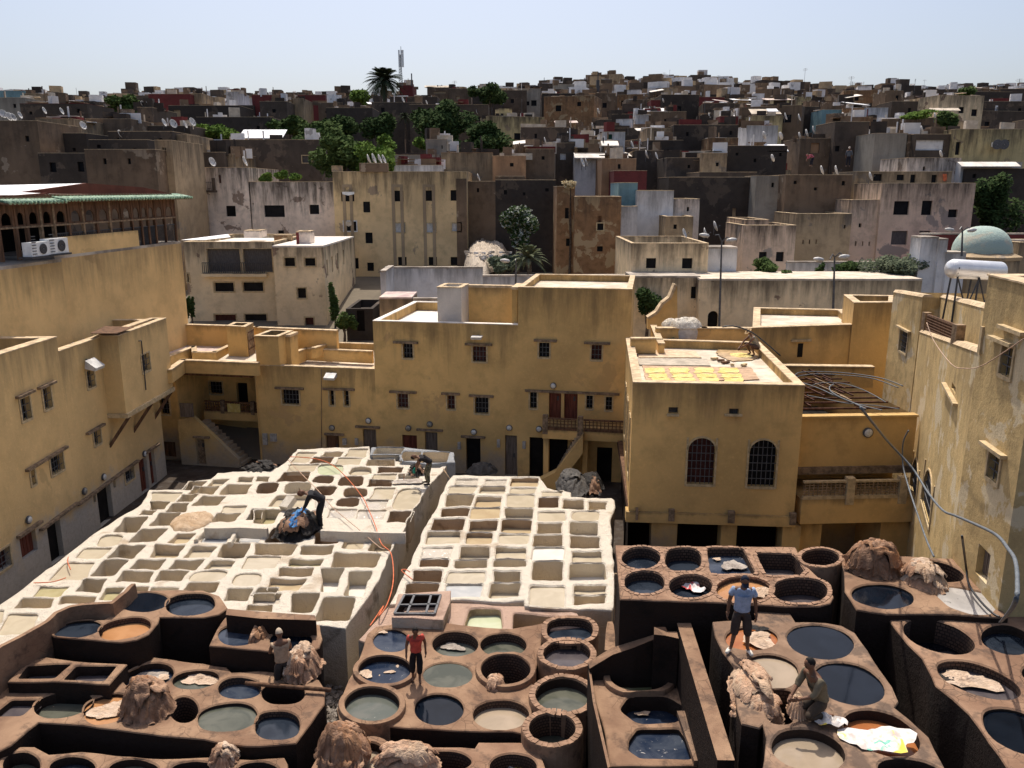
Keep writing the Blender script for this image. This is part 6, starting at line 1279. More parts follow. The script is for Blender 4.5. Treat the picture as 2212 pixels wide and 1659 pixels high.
HR = [('pale concrete block that towers on the skyline', 1163, 1272, 182, 230, 'grey', [w_(Z3, 274, 284, 298, 305)], {}),
 ('dark parapet house below the pale concrete block', 1222, 1319, 204, 190, 'dark', [w_(Z3, 805, 300, 850, 400, m=M['t_tan'])], {}),
 ('wide dark house on the skyline with a raised box', 1400, 1500, 203, 195, 'dark', [], {}), ('raised dark box on the skyline house', 1403, 1448, 197, 190, 'dark', [], {}),
 ('crimson roof room with a large round dish', 1406, 1446, 216, 165, 'red', [w_(Z3, 1224, 395, 1240, 415, m=M['t_white'])], {}),
 ('grey brown house beside the crimson roof room', 1352, 1408, 215, 170, 'brown', [], {}),
 ('pinkish grey house under a bright pitched sheet roof', 1400, 1482, 241, 140, 'brown', [], {}), ('small white house left of the pitched sheet roof', 1373, 1401, 248, 138, 'white', [], {}),
 ('dark red parapet house under a white sheet roof', 1555, 1594, 251, 135, 'red', [], {}), ('white walled house right of the dark red parapet', 1594, 1626, 248, 137, 'white', [], {}),
 ('cream house under a yellow sheet roof', 1624, 1690, 250, 132, 'yellow', [], {}), ('pale terrace wall below the yellow sheet roof', 1613, 1680, 271, 118, 'white', [], {}),
 ('huge windowless near black wall on the slope', 1455, 1594, 270, 108, 'dark2', [], {}), ('tan gable wall joined to the huge dark wall', 1397, 1455, 277, 109, 'tan', [], {}),
 ('red brick block at the corner of the huge dark wall', 1531, 1594, 298, 104, 'brick', [], {}), ('long dark wall below the tan gable', 1396, 1475, 303, 100, 'dark2', [], {}),
 ('pale courtyard wall left of the white stair house', 1215, 1298, 302, 96, 'tan', [], {}), ('white stair house with a green door', 1301, 1350, 285, 98, 'white', [w_(Z3, 828, 642, 866, 708, m=flat('green_door', (.02, .08, .06)))], {}),
 ('white sloping courtyard wall with red trim', 1298, 1345, 316, 93, 'white', [], {}), ('pinkish white wall with a toothed cornice', 1241, 1357, 331, 90, 'white', [], {}),
 ('dark house left of the pale courtyard wall', 1125, 1240, 275, 105, 'dark', [], {}), ('grey house with a boarded white window', 1200, 1241, 309, 92, 'dark', [w_(Z3, 416, 808, 466, 862, m=M['pane_white'])], {}),
 ('brown flat wall house beside the orange house', 1136, 1198, 322, 86, 'brown', [], {}), ('orange plastered house below a black roof edge', 1106, 1138, 337, 87, 'orange', [], {}),
 ('long near black house behind the flowering tree', 1070, 1201, 389, 78, 'dark2', [], {}), ('dark house filling the slope right of centre', 1375, 1440, 325, 96, 'dark', [w_(Z3, 1300, 1000, 1315, 1020)], {}),
 ('ruined brown tower with dry weeds on top and slit windows', 1203, 1242, 403, 71, 'brick', [w_(Z3, 458, 1278, 493, 1370), w_(Z3, 467, 1542, 498, 1608)], {'ang': 0}),
 ('ruined brown brick house with one shuttered window', 1242, 1342, 425, 69.5, 'brick', [w_(Z3, 740, 1348, 774, 1402, m=M['wood']), w_(Z3, 736, 1412, 790, 1470, frame=1), w_(Z3, 735, 1610, 785, 1655)], {}),
 ('teal painted wall of a roofless room', 1336, 1377, 395, 73, 'teal', [], {}), ('broken white plastered wall of a ruin', 1376, 1455, 412, 72, 'white', [], {}), ('lower flaking white wall of the ruin', 1455, 1511, 430, 72.5, 'pinkwhite', [], {}),
 ('white lower wall under the teal room', 1342, 1377, 446, 71, 'white', [], {}), ('tan ruin wall at the foot of the white plaster', 1437, 1497, 468, 69, 'tan', [], {}),
 ('crimson terrace wall above the ruins', 1326, 1397, 369, 80, 'red', [], {}), ('brown terrace house above the crimson wall', 1300, 1374, 343, 84, 'orange', [], {}),
 ('wide near black house right of the ruins', 1444, 1634, 383, 80, 'dark2', [w_(Z3, 1900, 1280, 1935, 1470, m=M['t_tan'])], {}), ('raised middle of the near black house', 1510, 1634, 372, 82, 'dark', [], {}),
 ('dark house with peeling tan panel above the black house', 1515, 1570, 331, 88, 'tan', [], {}), ('broad dark house across the right slope', 1565, 1700, 315, 90, 'dark2', [], {}), ('dark windowless block below the pale terrace', 1440, 1520, 341, 89, 'dark', [], {}),
 ('pale grey streaked house with lit plaster', 1633, 1698, 380, 78, 'grey', [], {}), ('dark brick house with tan patches behind the awning', 1697, 1840, 378, 76, 'brown', [], {}),
 ('dark brick house with a red shuttered window', 1728, 1803, 299, 96, 'brown', [w_(Z4, 370, 718, 444, 805, m=M['t_orange'])], {}), ('tall dark brick house on the right slope', 1803, 1877, 263, 95, 'dark', [w_(Z4, 580, 742, 618, 790), w_(Z4, 780, 788, 822, 824)], {}),
 ('streaked grey concrete house with small windows', 1889, 1960, 288, 90, 'grey', [w_(Z4, 1065, 858, 1100, 915)], {}), ('narrow brown house beside the streaked concrete', 1958, 1980, 290, 90, 'brown', [], {}),
 ('dark house framing a pale green panel', 1976, 2064, 290, 89, 'dark', [w_(Z4, 1278, 690, 1520, 780, m=M['t_white'])], {}),
 ('long yellow stained house with two air conditioners', 2064, 2240, 279, 88, 'yellow', [w_(Z4, 1620, 708, 1660, 820), w_(Z4, 2030, 690, 2085, 752)], {}),
 ('white and pink parapet wall with plants on top', 1959, 2075, 341, 82, 'pinkwhite', [], {}), ('pale blue roof edge wall right of the planted parapet', 2075, 2206, 350, 81, 'white', [], {}), ('dark wall beneath the pale blue roof edge', 2085, 2240, 364, 80.5, 'dark2', [], {}),
 ('shaded terrace rooms behind the pink beige house', 1850, 2055, 371, 78, 'tan', [w_(Z4, 1112, 990, 1176, 1040), w_(Z4, 1230, 990, 1274, 1062), w_(Z4, 1412, 992, 1458, 1065), w_(Z4, 910, 985, 984, 1045)], {}),
 ('large pink beige house with grilled windows and drip stained sills', 1905, 2106, 396, 72, 'pink', [w_(Z4, 1087, 1220, 1219, 1338), w_(Z4, 1328, 1216, 1419, 1340), w_(Z4, 1557, 1291, 1638, 1360), w_(Z4, 1066, 1477, 1204, 1596, m=M['pane_grey']), w_(Z4, 1302, 1475, 1400, 1600, m=M['pane_grey'])], {}),
 ('lower wing of the pink beige house with loophole windows', 1839, 1905, 432, 72.3, 'pink', [w_(Z4, 784, 1412, 808, 1446), w_(Z4, 752, 1566, 764, 1606), w_(Z4, 812, 1568, 822, 1606), w_(Z4, 870, 1570, 882, 1606)], {}),
 ('grey and tan patched house with three loopholes', 1719, 1839, 462, 70.5, 'tan', [w_(Z4, 656, 1425, 671, 1456), w_(Z4, 298, 1552, 308, 1590), w_(Z4, 354, 1552, 364, 1590), w_(Z4, 411, 1552, 421, 1590)], {}),
 ('pinkish house with two barred ground windows', 1607, 1719, 487, 68, 'pink', [w_(ZR, 1235, 172, 1302, 240), w_(ZR, 1382, 172, 1450, 255)], {}), ('pinkish roof room with a single square window', 1609, 1660, 475, 69, 'pink', [w_(Z3, 2065, 1450, 2118, 1500)], {}),
 ('long dark retaining house across the upper right slope', 1925, 2240, 219, 150, 'dark', [], {}), ('tan house on the right skyline', 1912, 1950, 196, 175, 'brown', [], {}), ('dark stone house at the right end of the skyline', 2117, 2240, 192, 180, 'dark', [], {}),
 ('near black flat house with roof junk', 1692, 1790, 230, 140, 'dark2', [], {}), ('teal fronted shack under a curved roof', 1775, 1830, 237, 135, 'teal', [], {})]
for lab, xl, xr, yt, Y, m, ws, kw in HR: H(lab, xl, xr, yt, Y, m, ws, depth=6, **kw)
# small white house with parapet, beige retaining wall, white courtyard walls
H('small cream house with two square windows and a cluttered walled roof', 1363, 1530, 526, 59, 'cream', [w_(ZR, 260, 226, 346, 314), w_(ZR, 571, 226, 660, 316)], depth=9, par=.9, zb=3, roof='roof_dust')
H('long stained beige retaining wall with an arched door', 1512, 1990, 606, 55, 'cream', [w_(ZR, 790, 682, 880, 900, k='open', arch=1)], depth=5, par=0, zb=1, roof='roof_pale', name='retaining_wall', cat='wall')
H('pale stained house under the small cream one with a dark window', 1363, 1512, 600, 56, 'cream', [w_(ZR, 648, 472, 716, 575)], depth=3, par=0, zb=1)
H('white garden wall behind the trees', 1700, 1990, 568, 64, 'white', [], depth=.4, par=0, name='garden_wall', cat='wall', zb=4)
H('broken white lime wall beside the small cream house', 1528, 1592, 537, 60, 'white', [], depth=2, par=0, name='garden_wall', cat='wall', zb=6)
H('long white courtyard wall, upper left stretch', 832, 1043, 580, 62, 'white', [], depth=.4, par=0, name='courtyard_wall', cat='wall', zb=3)
H('long white courtyard wall, right stretch behind the tannery', 1043, 1462, 597, 61, 'white', [], depth=.4, par=0, name='courtyard_wall', cat='wall', ang=-2, zb=3)
H('end of the white courtyard wall facing the lane', 822, 834, 588, 58, 'white', [], depth=4, par=0, name='courtyard_wall', cat='wall', zb=3)
H('low pink roofed shed beside the white courtyard wall', 820, 890, 646, 53, 'tan', [], depth=3, par=0, roof='roof_pink', name='shed', cat='shed', zb=3)
H('low white wall right of the pink roofed shed', 893, 945, 648, 53, 'white', [], depth=.4, par=0, name='courtyard_wall', cat='wall', zb=3)
cw = thing('curved_wall', 'ochre wall with a pale rounded coping sweeping down beside the tree', 'wall', ony(*ZR(420, 640), 50))
cpts = [ZR(x, y) for x, y in ((275, 750), (350, 702), (400, 625), (465, 575), (488, 520), (512, 458), (528, 470), (532, 840), (275, 840))]
f_ = [ony(*q, 50) for q in cpts]; n = len(f_); mb = MB(); mb.add(f_+[p+Vector((0, .5, 0)) for p in f_], [tuple(range(n))[::-1], tuple(range(n, 2*n))]+[(i, (i+1) % n, n+(i+1) % n, n+i) for i in range(n)]); obj('wall', mb, M['ochre_high'], cw)
for a, b in zip(f_[:5], f_[1:6]): mb = MB(); o_ = Vector((0, .2, .05)); mb.bar(a+o_, b+o_, .7, .16); obj('coping', mb, M['cap'], cw)
H('added dark wall with doors, standing in for the shaded lane below the ivy', 748, 806, 668, 57.5, 'dark2', [w_(ZP, 1562, 1300, 1630, 1480, k='open')], depth=5, zb=2.5, name='lane_shade_wall', cat='wall', cap='t_dark2', roof='t_dark2')  # wall added, near-black in colour to give the lane its shade
# dome and white gate
def domed():
    c = ony(2120, 545, 60); r = (ony(2179, 545, 60)-ony(2061, 545, 60)).x/2; h = ony(2120, 488, 60).z-c.z
    t = thing('domed_shrine', 'weathered pale green dome on a stained tan drum', 'dome', (c.x, c.y, c.z-4))
    dm = lime('dome_plaster', (.42, .52, .46), (.62, .55, .42), .16); d2 = MB(); d2.lathe(c, [(r*cos(a)**.85 if a < 1.55 else .01, h*sin(a)) for a in [i*pi/28 for i in range(15)]], 32); obj('dome', d2, dm, t, smooth=True)
    d = MB(); d.lathe(c, [(r*1.32, -.45), (r*1.36, -.2), (r*1.02, .05), (r*.6, .06)], 8); obj('cornice', d, M['t_tan'], t)
    d = MB(); d.lathe(c, [(r*1.28, -6), (r*1.28, -.4)], 8); obj('drum', d, M['t_tan'], t)
domed()
for i, (x0, x1, y) in enumerate(((1988, 2026, 515), (2028, 2046, 519), (2045, 2085, 548))): H(['stout white gate pier near the dome', 'narrow white gate pier touching the dome', 'white base wall of the dome'][i], x0, x1, y, 58-i*.3, 'white', [], depth=1.5, par=0, name='gate_pier', cat='pier', zb=4)
H('long dark red wall running behind the dome', 1990, 2260, 507, 66, 'red', [], depth=.5, par=0, name='garden_wall', cat='wall', zb=4)
H('tan house right of the dome', 2200, 2300, 524, 61, 'tan', [], depth=4)
H('pink edged low wall beside the dome', 2175, 2260, 521, 64, 'pinkwhite', [], depth=.5, par=0, name='garden_wall', cat='wall', zb=4)
# filler houses on the slopes
SEEN = set()
LM = [(30, 'the teal roof house'), (230, 'the red topped grey house'), (365, 'the deep red house'), (500, 'the cream cube house'), (660, 'the dark red corner house'), (830, 'the tall palm'), (880, 'the antenna mast'), (970, 'the bright sheet roof'), (1110, 'the stepped dark house'), (1215, 'the pale concrete block'), (1320, 'the dark parapet house'), (1425, 'the crimson roof room'), (1520, 'the huge dark wall'), (1600, 'the dark red parapet house'), (1670, 'the yellow sheet roof'), (1800, 'the teal shack'), (1930, 'the tan skyline house'), (2060, 'the long dark retaining house'), (2180, 'the dark stone house')]
CN = dict(dark='dark grey', dark2='near black', brown='brown', brick='brick brown', tan='tan', cream='cream', pinkwhite='pinkish', white='white', grey='grey', red='dark red', yellow='ochre', teal='blue green')
def flabel(kind, col, x, y, extra):
    L_ = min(LM, key=lambda a: abs(a[0]-x)); dx = x-L_[0]
    side = 'below' if abs(dx) < 14 else ('just left of' if dx < 0 else 'just right of') if abs(dx) < 34 else ('left of' if dx < 0 else 'right of')
    rows = ['on the skyline', 'just under the skyline', 'high on the slope', 'in the upper slope', 'midway up the slope', 'in the lower slope', 'low on the slope']
    r = rows[max(0, min(6, int((y-195)/17)))]
    for e in extra:
        s = f'{e[0]}{CN.get(col, col)} {kind}{e[1]} {r}, {side} {L_[1]}'
        if s not in SEEN and len(s.replace(',', '').split()) <= 16: SEEN.add(s); return s
    k = 2
    while True:
        s = f'{extra[0][0]}{CN.get(col, col)} {kind} {r}, {["", "", "second", "third", "fourth", "fifth", "sixth", "seventh", "eighth"][min(8, k)]} one {side} {L_[1]}'
        if s not in SEEN: SEEN.add(s); return s
        k += 1
        if k > 8: return s
def project(p):
    p = Vector(p)-Vector((0, 0, CAMZ)); dpt = p.y*cos(PITCH)-p.z*sin(PITCH); up = p.y*sin(PITCH)+p.z*cos(PITCH)
    return CX+F*p.x/dpt, CY-F*up/dpt
R2 = random.Random(21)
FARM = ['t_dark', 't_dark2', 't_brown', 't_tan', 't_white', 't_red', 'roof_white', 'roof_dust']; fv, ff, fi = [], [], []
for Y in (97, 108, 120, 133, 147, 163, 182, 204, 218, 232, 246, 262, 278, 296, 314, 334, 356, 380):
    x = -0.64*Y; 
    while x < .66*Y:
        w = R2.uniform(3.8, 9.2)*(1+.001*Y)*(.72 if Y > 200 else 1); xc = x+w/2; x += w*R2.uniform(.94, 1.12)
        px, _ = project((xc, Y, 20))
        if px < 1110 and Y < (125 if px < 420 else 150): continue
        if 700 < px < 1100 and Y < 165: continue
        yy = Y+R2.uniform(-3, 3); g = terr(xc, yy); h = R2.uniform(3.2, 7.5)+(R2.random() < .15)*2.5
        if Y >= 330: h *= .8
        if Y > 200:
            mi = R2.choices(range(6), [28, 24, 22, 10, 8, 4])[0]; a = R2.uniform(-.4, .4); h *= .72; b = MB(); b.box((xc, yy, g+h/2-2), (w, R2.uniform(5, 9), h+4), a); n0 = len(fv); fv += b.v; ff += [tuple(i+n0 for i in f) for f in b.f]; fi += [mi]*6; fi[-5] = R2.choice([6, 7, 7])
            for _ in range(R2.randint(1, 4)):
                b = MB(); q = R2.uniform(.5, 2.6); b.box((xc+R2.uniform(-.4, .4)*w, yy-R2.uniform(0, 3), g+h+q*.3), (q*1.3, q, q), a); n0 = len(fv); fv += b.v; ff += [tuple(i+n0 for i in f) for f in b.f]; fi += [R2.choice([0, 2, 3, 4, 4, 1])]*6
            continue
        m = R2.choices(['dark', 'dark2', 'brown', 'brick', 'tan', 'cream', 'pinkwhite', 'white', 'grey', 'red', 'yellow'], [24, 20, 20, 8, 8, 3, 4, 6, 4, 3, 1])[0]
        ang = R2.uniform(-24, 24); a = radians(ang); d = Vector((cos(a), -sin(a))); c0 = Vector((xc, yy)); p = c0-d*w/2; q = c0+d*w/2; nb = Vector((-d.y, d.x))*R2.uniform(5, 9)
        ws = []
        pl = Plane(p, q); n = R2.choice([0, 1, 2, 3]) if m in ('dark2', 'dark') else R2.choice([2, 2, 3])
        for i in range(n):
            u = pl.len*(i+.5)/n+R2.uniform(-.5, .5); s = R2.uniform(.35, .6); zc_ = g+h-R2.uniform(1.4, 3); ws.append(dict(k='win', far=True, r=(max(.1, u-s), zc_-s, min(pl.len-.1, u+s), zc_+s)))
        sx, sy = project((xc, yy, g+h)); bw = 'wide ' if w > 11 else 'narrow ' if w < 7 else 'plain '
        nw = len(ws); nwd = ['', ' with one window', ' with two windows', ' with three windows'][nw]
        rf = R2.choices(['roof_dust', 'roof_white', 'roof_pale', 'roof_pink'], [10, 3, 2, 1])[0]
        lab = flabel('house', m, sx, sy, [(bw, nwd), ('', nwd), (bw, ''), ('low ' if h < 5.5 else 'tall ', nwd), ('low ' if h < 5.5 else 'tall ', ''), ('small ' if w < 9 else 'large ', nwd), ('small ' if w < 9 else 'large ', '')])
        t = bldg('house', lab, [p, q, q+nb, p+nb], g-4, g+h, M['t_'+m], {0: ws}, par=R2.choice([.3, .5, .8]), roof=rf, cat='house')
        if R2.random() < .45:
            bx = MB(); k = R2.uniform(.2, .7); cc = p+d*w*k+nb*.5; bw_ = R2.uniform(1.4, 3.2); bh = R2.uniform(1.6, 2.6); bx.box((cc.x, cc.y, g+h+bh/2-.5), (bw_, 2.5, bh), -a); obj('roof_room', bx, M['t_'+R2.choice(['dark', 'brown', 'tan', 'white', 'dark2', m])], t)
        if R2.random() < .25:
            bx = MB(); cc = p+d*w*R2.uniform(.2, .8)+nb*.4; z_ = g+h+R2.uniform(.6, 1.2); s = R2.uniform(1, 2.2); tl = R2.uniform(-.5, .5)
            bx.hexa([(cc.x-s, cc.y-1.5, z_), (cc.x+s, cc.y-1.5, z_+tl), (cc.x+s, cc.y+1.5, z_+tl+.5), (cc.x-s, cc.y+1.5, z_+.5)], [(cc.x-s, cc.y-1.5, z_+.06), (cc.x+s, cc.y-1.5, z_+tl+.06), (cc.x+s, cc.y+1.5, z_+tl+.56), (cc.x-s, cc.y+1.5, z_+.56)]); obj('awning', bx, M[R2.choice(['sheet_white', 'roof_white', 'roof_pale', 'roof_pink'])], t)
fo_ = obj('distant_houses', (fv, ff), [M[k] for k in FARM], kind='stuff'); fo_.data.polygons.foreach_set('material_index', fi)
# small rooftop clutter of the whole town: huts, tanks, washing, stacked blocks, too many to count
for nm, mt, n_, sd_ in (('pale_roof_clutter', 't_white', 420, 1), ('brown_roof_clutter', 't_brown', 520, 2), ('tan_roof_clutter', 'roof_pale', 260, 3), ('dark_roof_clutter', 't_dark2', 460, 4), ('red_roof_clutter', 't_red', 110, 5)):
    rr = random.Random(sd_); mb = MB(); hs_ = [b for b in RECT if b[0].y > 82]
    for i in range(n_):
        p, q, nb, z = rr.choice(hs_); c = p.lerp(q, rr.uniform(.08, .92))+nb*rr.uniform(.08, .7); k = rr.random()
        if k < .35: sz = (rr.uniform(.5, 1.8), rr.uniform(.5, 1.5), rr.uniform(.5, 1.7))
        elif k < .6: sz = (rr.uniform(1.2, 3.4), .18, rr.uniform(.4, 1.1))
        elif k < .8: sz = (rr.uniform(.6, 2.2), rr.uniform(.6, 2.), .07)
        else: sz = (.12, .12, rr.uniform(.8, 2.2))
        mb.box((c.x, c.y, z-.3+sz[2]/2+(rr.uniform(0, .9) if k < .8 and k > .6 else 0)), sz, rr.uniform(-.5, .5))
    obj(nm, mb, M[mt], kind='stuff')
# bright sheet roofs
for lab, zf, x0, y0, x1, y1, Y, mt in (('bright white sheet roof over the broad dark wall', Z1, 2055, 595, 2440, 680, 100, 'sheet_white'), ('bright pitched sheet roof in the upper slope', Z3, 1145, 415, 1370, 447, 141, 'sheet_white'), ('yellow pitched sheet roof by the white terrace', Z3, 2070, 418, 2330, 470, 133, 'roof_pale'),
    ('white canopy over the dark red parapet house', Z3, 1820, 475, 1935, 500, 136, 'sheet_white'), ('bright sheet roof beside the antenna mast', Z2, 1455, 392, 1715, 412, 179, 'roof_pale'), ('white slanting awning among the dark roofs', Z4, 0, 420, 90, 448, 125, 'sheet_white'),
    ('cream garden canopy on the upper right slope', Z4, 1410, 415, 1665, 440, 120, 'roof_pale'), ('white cloth awning beside the lattice', Z4, 0, 728, 178, 792, 90, 'sheet_white'), ('pale blue roof edge sheet', Z4, 1675, 885, 2185, 925, 80, 'roof_white'), ('pale slanted roof sheet under the white stair house', Z3, 775, 700, 925, 745, 92, 'roof_white'), ('pinkish white terrace band on the slope', Z3, 540, 805, 1005, 850, 89, 'roof_white')):
    a = ony(*zf(x0, y1), Y); b = ony(*zf(x1, y1), Y); h = ony(*zf(x0, y0), Y).z-a.z; mb = MB(); e = Vector((0, h*2.2, h)); t = Vector((0, 0, .08)); mb.hexa([a, b, b+e, a+e], [a+t, b+t, b+e+t, a+e+t]); tag(obj('roof_sheet', mb, M[mt]), lab, 'roof sheet')
# ---------------------------------------------------------------- trees
def leafmat(n, c, c2):
    s = NT(n); s.b.inputs['Roughness'].default_value = .9; s.b.inputs['Specular IOR Level'].default_value = .05; a = s.noise(.9, 3); b = s.noise(6, 2)
    col = s.mix(s.ramp(a, .35, .65), c, c2); col = s.mix(s.ramp(b, .5, .7, 0, .5), col, scl(c2, 1.5)); s.b.inputs['Subsurface Weight'].default_value = 0; return s.out(col)
M['leaf_dark'] = leafmat('dark_foliage', (.028, .05, .016), (.055, .085, .028)); M['leaf_mid'] = leafmat('green_foliage', (.055, .085, .026), (.09, .13, .04)); M['leaf_bright'] = leafmat('bright_foliage', (.085, .14, .028), (.13, .20, .04)); M['leaf_olive'] = leafmat('olive_foliage', (.08, .10, .06), (.14, .16, .10))
M['leaf_white'] = leafmat('white_blossom', (.45, .45, .40), (.30, .32, .24)); M['bark'] = flat('bark', (.10, .075, .055), .9, .4, 6); M['palm_leaf'] = leafmat('palm_foliage', (.03, .04, .022), (.05, .065, .035)); M['palm_light'] = leafmat('palm_foliage_light', (.08, .095, .05), (.14, .15, .09)); M['dry'] = leafmat('dry_grass', (.42, .33, .18), (.55, .45, .28))
def tree(label, x, yb, Y, hw, hh, mat, n=1500, leaf=.22, name='tree', blobs=9, cat='tree', seed=1, mat2=None, trunk=True, flat_=1.):
    """crown centred at pixel (x,yb) and distance Y; half sizes hw, hh in pixels of the photograph"""
    rr = random.Random(seed*13+int(x)); c = ony(x, yb, Y); k = Y/F*(1.12 if Y > 80 and hw > 20 else 1.05); a, h = hw*k, hh*k; n = int(n*(1.9 if Y > 80 and hw > 20 else 1.3))
    g = terr(c.x, c.y)-.3 if c.y > 42 else 0; t = thing(name, label, cat, (c.x, c.y, min(g, c.z-h)))
    bl = [(Vector((rr.gauss(0, .42)*a, rr.gauss(0, .35)*a, rr.uniform(-.65, .62)*h)), rr.uniform(.3, .52)) for _ in range(blobs)]+[(Vector((0, 0, 0)), .55)]
    if trunk:
        mb = MB(); b0 = Vector((c.x, c.y, min(g, c.z-h))); mb.tube([b0, b0.lerp(c, .5)+Vector((a*.08, 0, 0)), c], [a*.09+.06, a*.06+.04, .03], 7)
        for p, r in bl[:6]: mb.tube([b0.lerp(c, .55), c+p*.8], [a*.035+.02, .015], 5)
        obj('trunk', mb, M['bark'], t)
    def leaves(nm, n, mat):
        vs = []; fs = []
        for i in range(n):
            p, r = rr.choice(bl); u = Vector((rr.gauss(0, 1), rr.gauss(0, 1), rr.gauss(0, 1))).normalized()*(rr.random()**.4)
            q = c+p+Vector((u.x*a*r, u.y*a*r, u.z*h*r*1.1*flat_)); s = leaf*rr.uniform(.5, 1.3)
            d1 = Vector((rr.gauss(0, 1), rr.gauss(0, 1), rr.gauss(0, .6))).normalized()*s; d2 = d1.orthogonal().normalized()*s*.55; b = len(vs)
            vs += [q-d1, q+d2, q+d1, q-d2]; fs.append((b, b+1, b+2, b+3))
        obj(nm, (vs, fs), mat, t)
    leaves('crown', n, M[mat])
    if mat2: leaves('blossom', n//2, M[mat2])
    return t
TR = [('dense green tree beside the apartment house roof', 740, 335, 84, 48, 40, 'leaf_mid', 3600, .22), ('bright lower crown tree leaning over the apartment house roof', 800, 342, 82, 42, 32, 'leaf_bright', 2600, .22),
 ('big dark evergreen under the skyline', 955, 268, 118, 52, 42, 'leaf_dark', 3600, .32), ('second dark evergreen right of the small palm', 1060, 300, 108, 48, 34, 'leaf_dark', 3000, .3), ('dark tree below the tall palm', 825, 282, 118, 34, 34, 'leaf_dark', 2400, .3),
 ('mid green tree left of the dark grove', 735, 272, 122, 40, 32, 'leaf_dark', 2600, .3), ('rounded green tree in the grove', 690, 292, 112, 45, 26, 'leaf_mid', 2400, .28), ('green shrubs along the hillside garden', 570, 275, 120, 34, 20, 'leaf_dark', 1800, .3), ('low green trees left of the grove', 625, 272, 118, 36, 20, 'leaf_mid', 1900, .3),
 ('bright green tree behind the broad dark wall', 468, 287, 100, 42, 17, 'leaf_bright', 2200, .26), ('pale green tree on the skyline left of the palm', 775, 212, 170, 26, 15, 'leaf_bright', 1300, .36), ('green tree on the left skyline', 272, 228, 125, 32, 18, 'leaf_mid', 1500, .32), ('dark tree against the gabled skyline house', 1052, 210, 160, 26, 22, 'leaf_dark', 1500, .34),
 ('bright bush under the dark evergreen', 835, 305, 100, 14, 16, 'leaf_bright', 700, .24), ('small bright bush beside the small palm', 912, 308, 100, 16, 14, 'leaf_bright', 700, .24), ('white flowering tree beside the near black wall', 1117, 487, 68, 40, 40, 'leaf_dark', 2600, .17),
 ('tall dark green tree beside the pink beige house', 2140, 440, 74, 42, 66, 'leaf_dark', 4200, .22), ('leafy tree on the right skyline', 2090, 205, 150, 20, 15, 'leaf_mid', 1100, .34), ('broad leaved tree among the right roofs', 2052, 268, 100, 22, 22, 'leaf_mid', 1400, .28), ('small green tree in the white courtyard', 1398, 648, 55, 33, 34, 'leaf_dark', 2400, .14),
 ('round orange tree on the terrace above the beige wall', 1659, 578, 60, 27, 20, 'leaf_mid', 1900, .14), ('small shrub beside the terrace orange tree', 1695, 592, 59, 14, 9, 'leaf_mid', 700, .14), ('dark shrub behind the street lamp', 1825, 580, 61, 32, 20, 'leaf_dark', 2000, .15), ('large grey green olive tree before the white wall', 1945, 582, 59, 72, 32, 'leaf_olive', 5200, .13),
 ('thin climbing shrub on the white garden wall', 1772, 582, 62, 9, 16, 'leaf_dark', 500, .13), ('green ivy tumbling down the flank of the cream house', 722, 660, 60.5, 11, 48, 'leaf_mid', 1500, .15), ('bushy green shrub at the foot of the ivy', 742, 694, 57, 20, 25, 'leaf_mid', 1500, .15), ('dark creeper on the left edge of the cream flats', 412, 660, 60, 8, 30, 'leaf_dark', 500, .15),
 ('dark scrub on the rubble slope', 1075, 570, 66, 34, 22, 'leaf_olive', 1500, .16), ('dry weed tuft on top of the ruined tower', 1233, 397, 71, 20, 9, 'dry', 700, .14), ('yellow green garden shrubs on the right slope', 1985, 248, 118, 40, 7, 'leaf_bright', 900, .25)]
for i, (lab, x, y, Y, hw, hh, m, n, lf) in enumerate(TR):
    tree(lab, x, y, Y, hw, hh, m, n, lf, name='tree' if 'tree' in lab or 'evergreen' in lab else 'shrub', cat='tree' if 'tree' in lab or 'evergreen' in lab else 'shrub', seed=i, mat2='leaf_white' if 'flowering' in lab else None, blobs=12 if hw > 40 else 8)
for i, (x, y) in enumerate(((404+10, 0),)): pass
for i, (x, w) in enumerate(((404, 20), (431, 34), (468, 38))):
    tree(['left round bush', 'middle round bush', 'right wide bush'][i]+' on the roof edge of the pink-white house', *ZP(x*0+[770, 890, 1045][i], [142, 136, 146][i]), 79.5, [11, 17, 19][i], [10, 11, 7][i], 'leaf_bright', 700, .16, name='shrub', cat='shrub', seed=40+i, trunk=False, blobs=5)
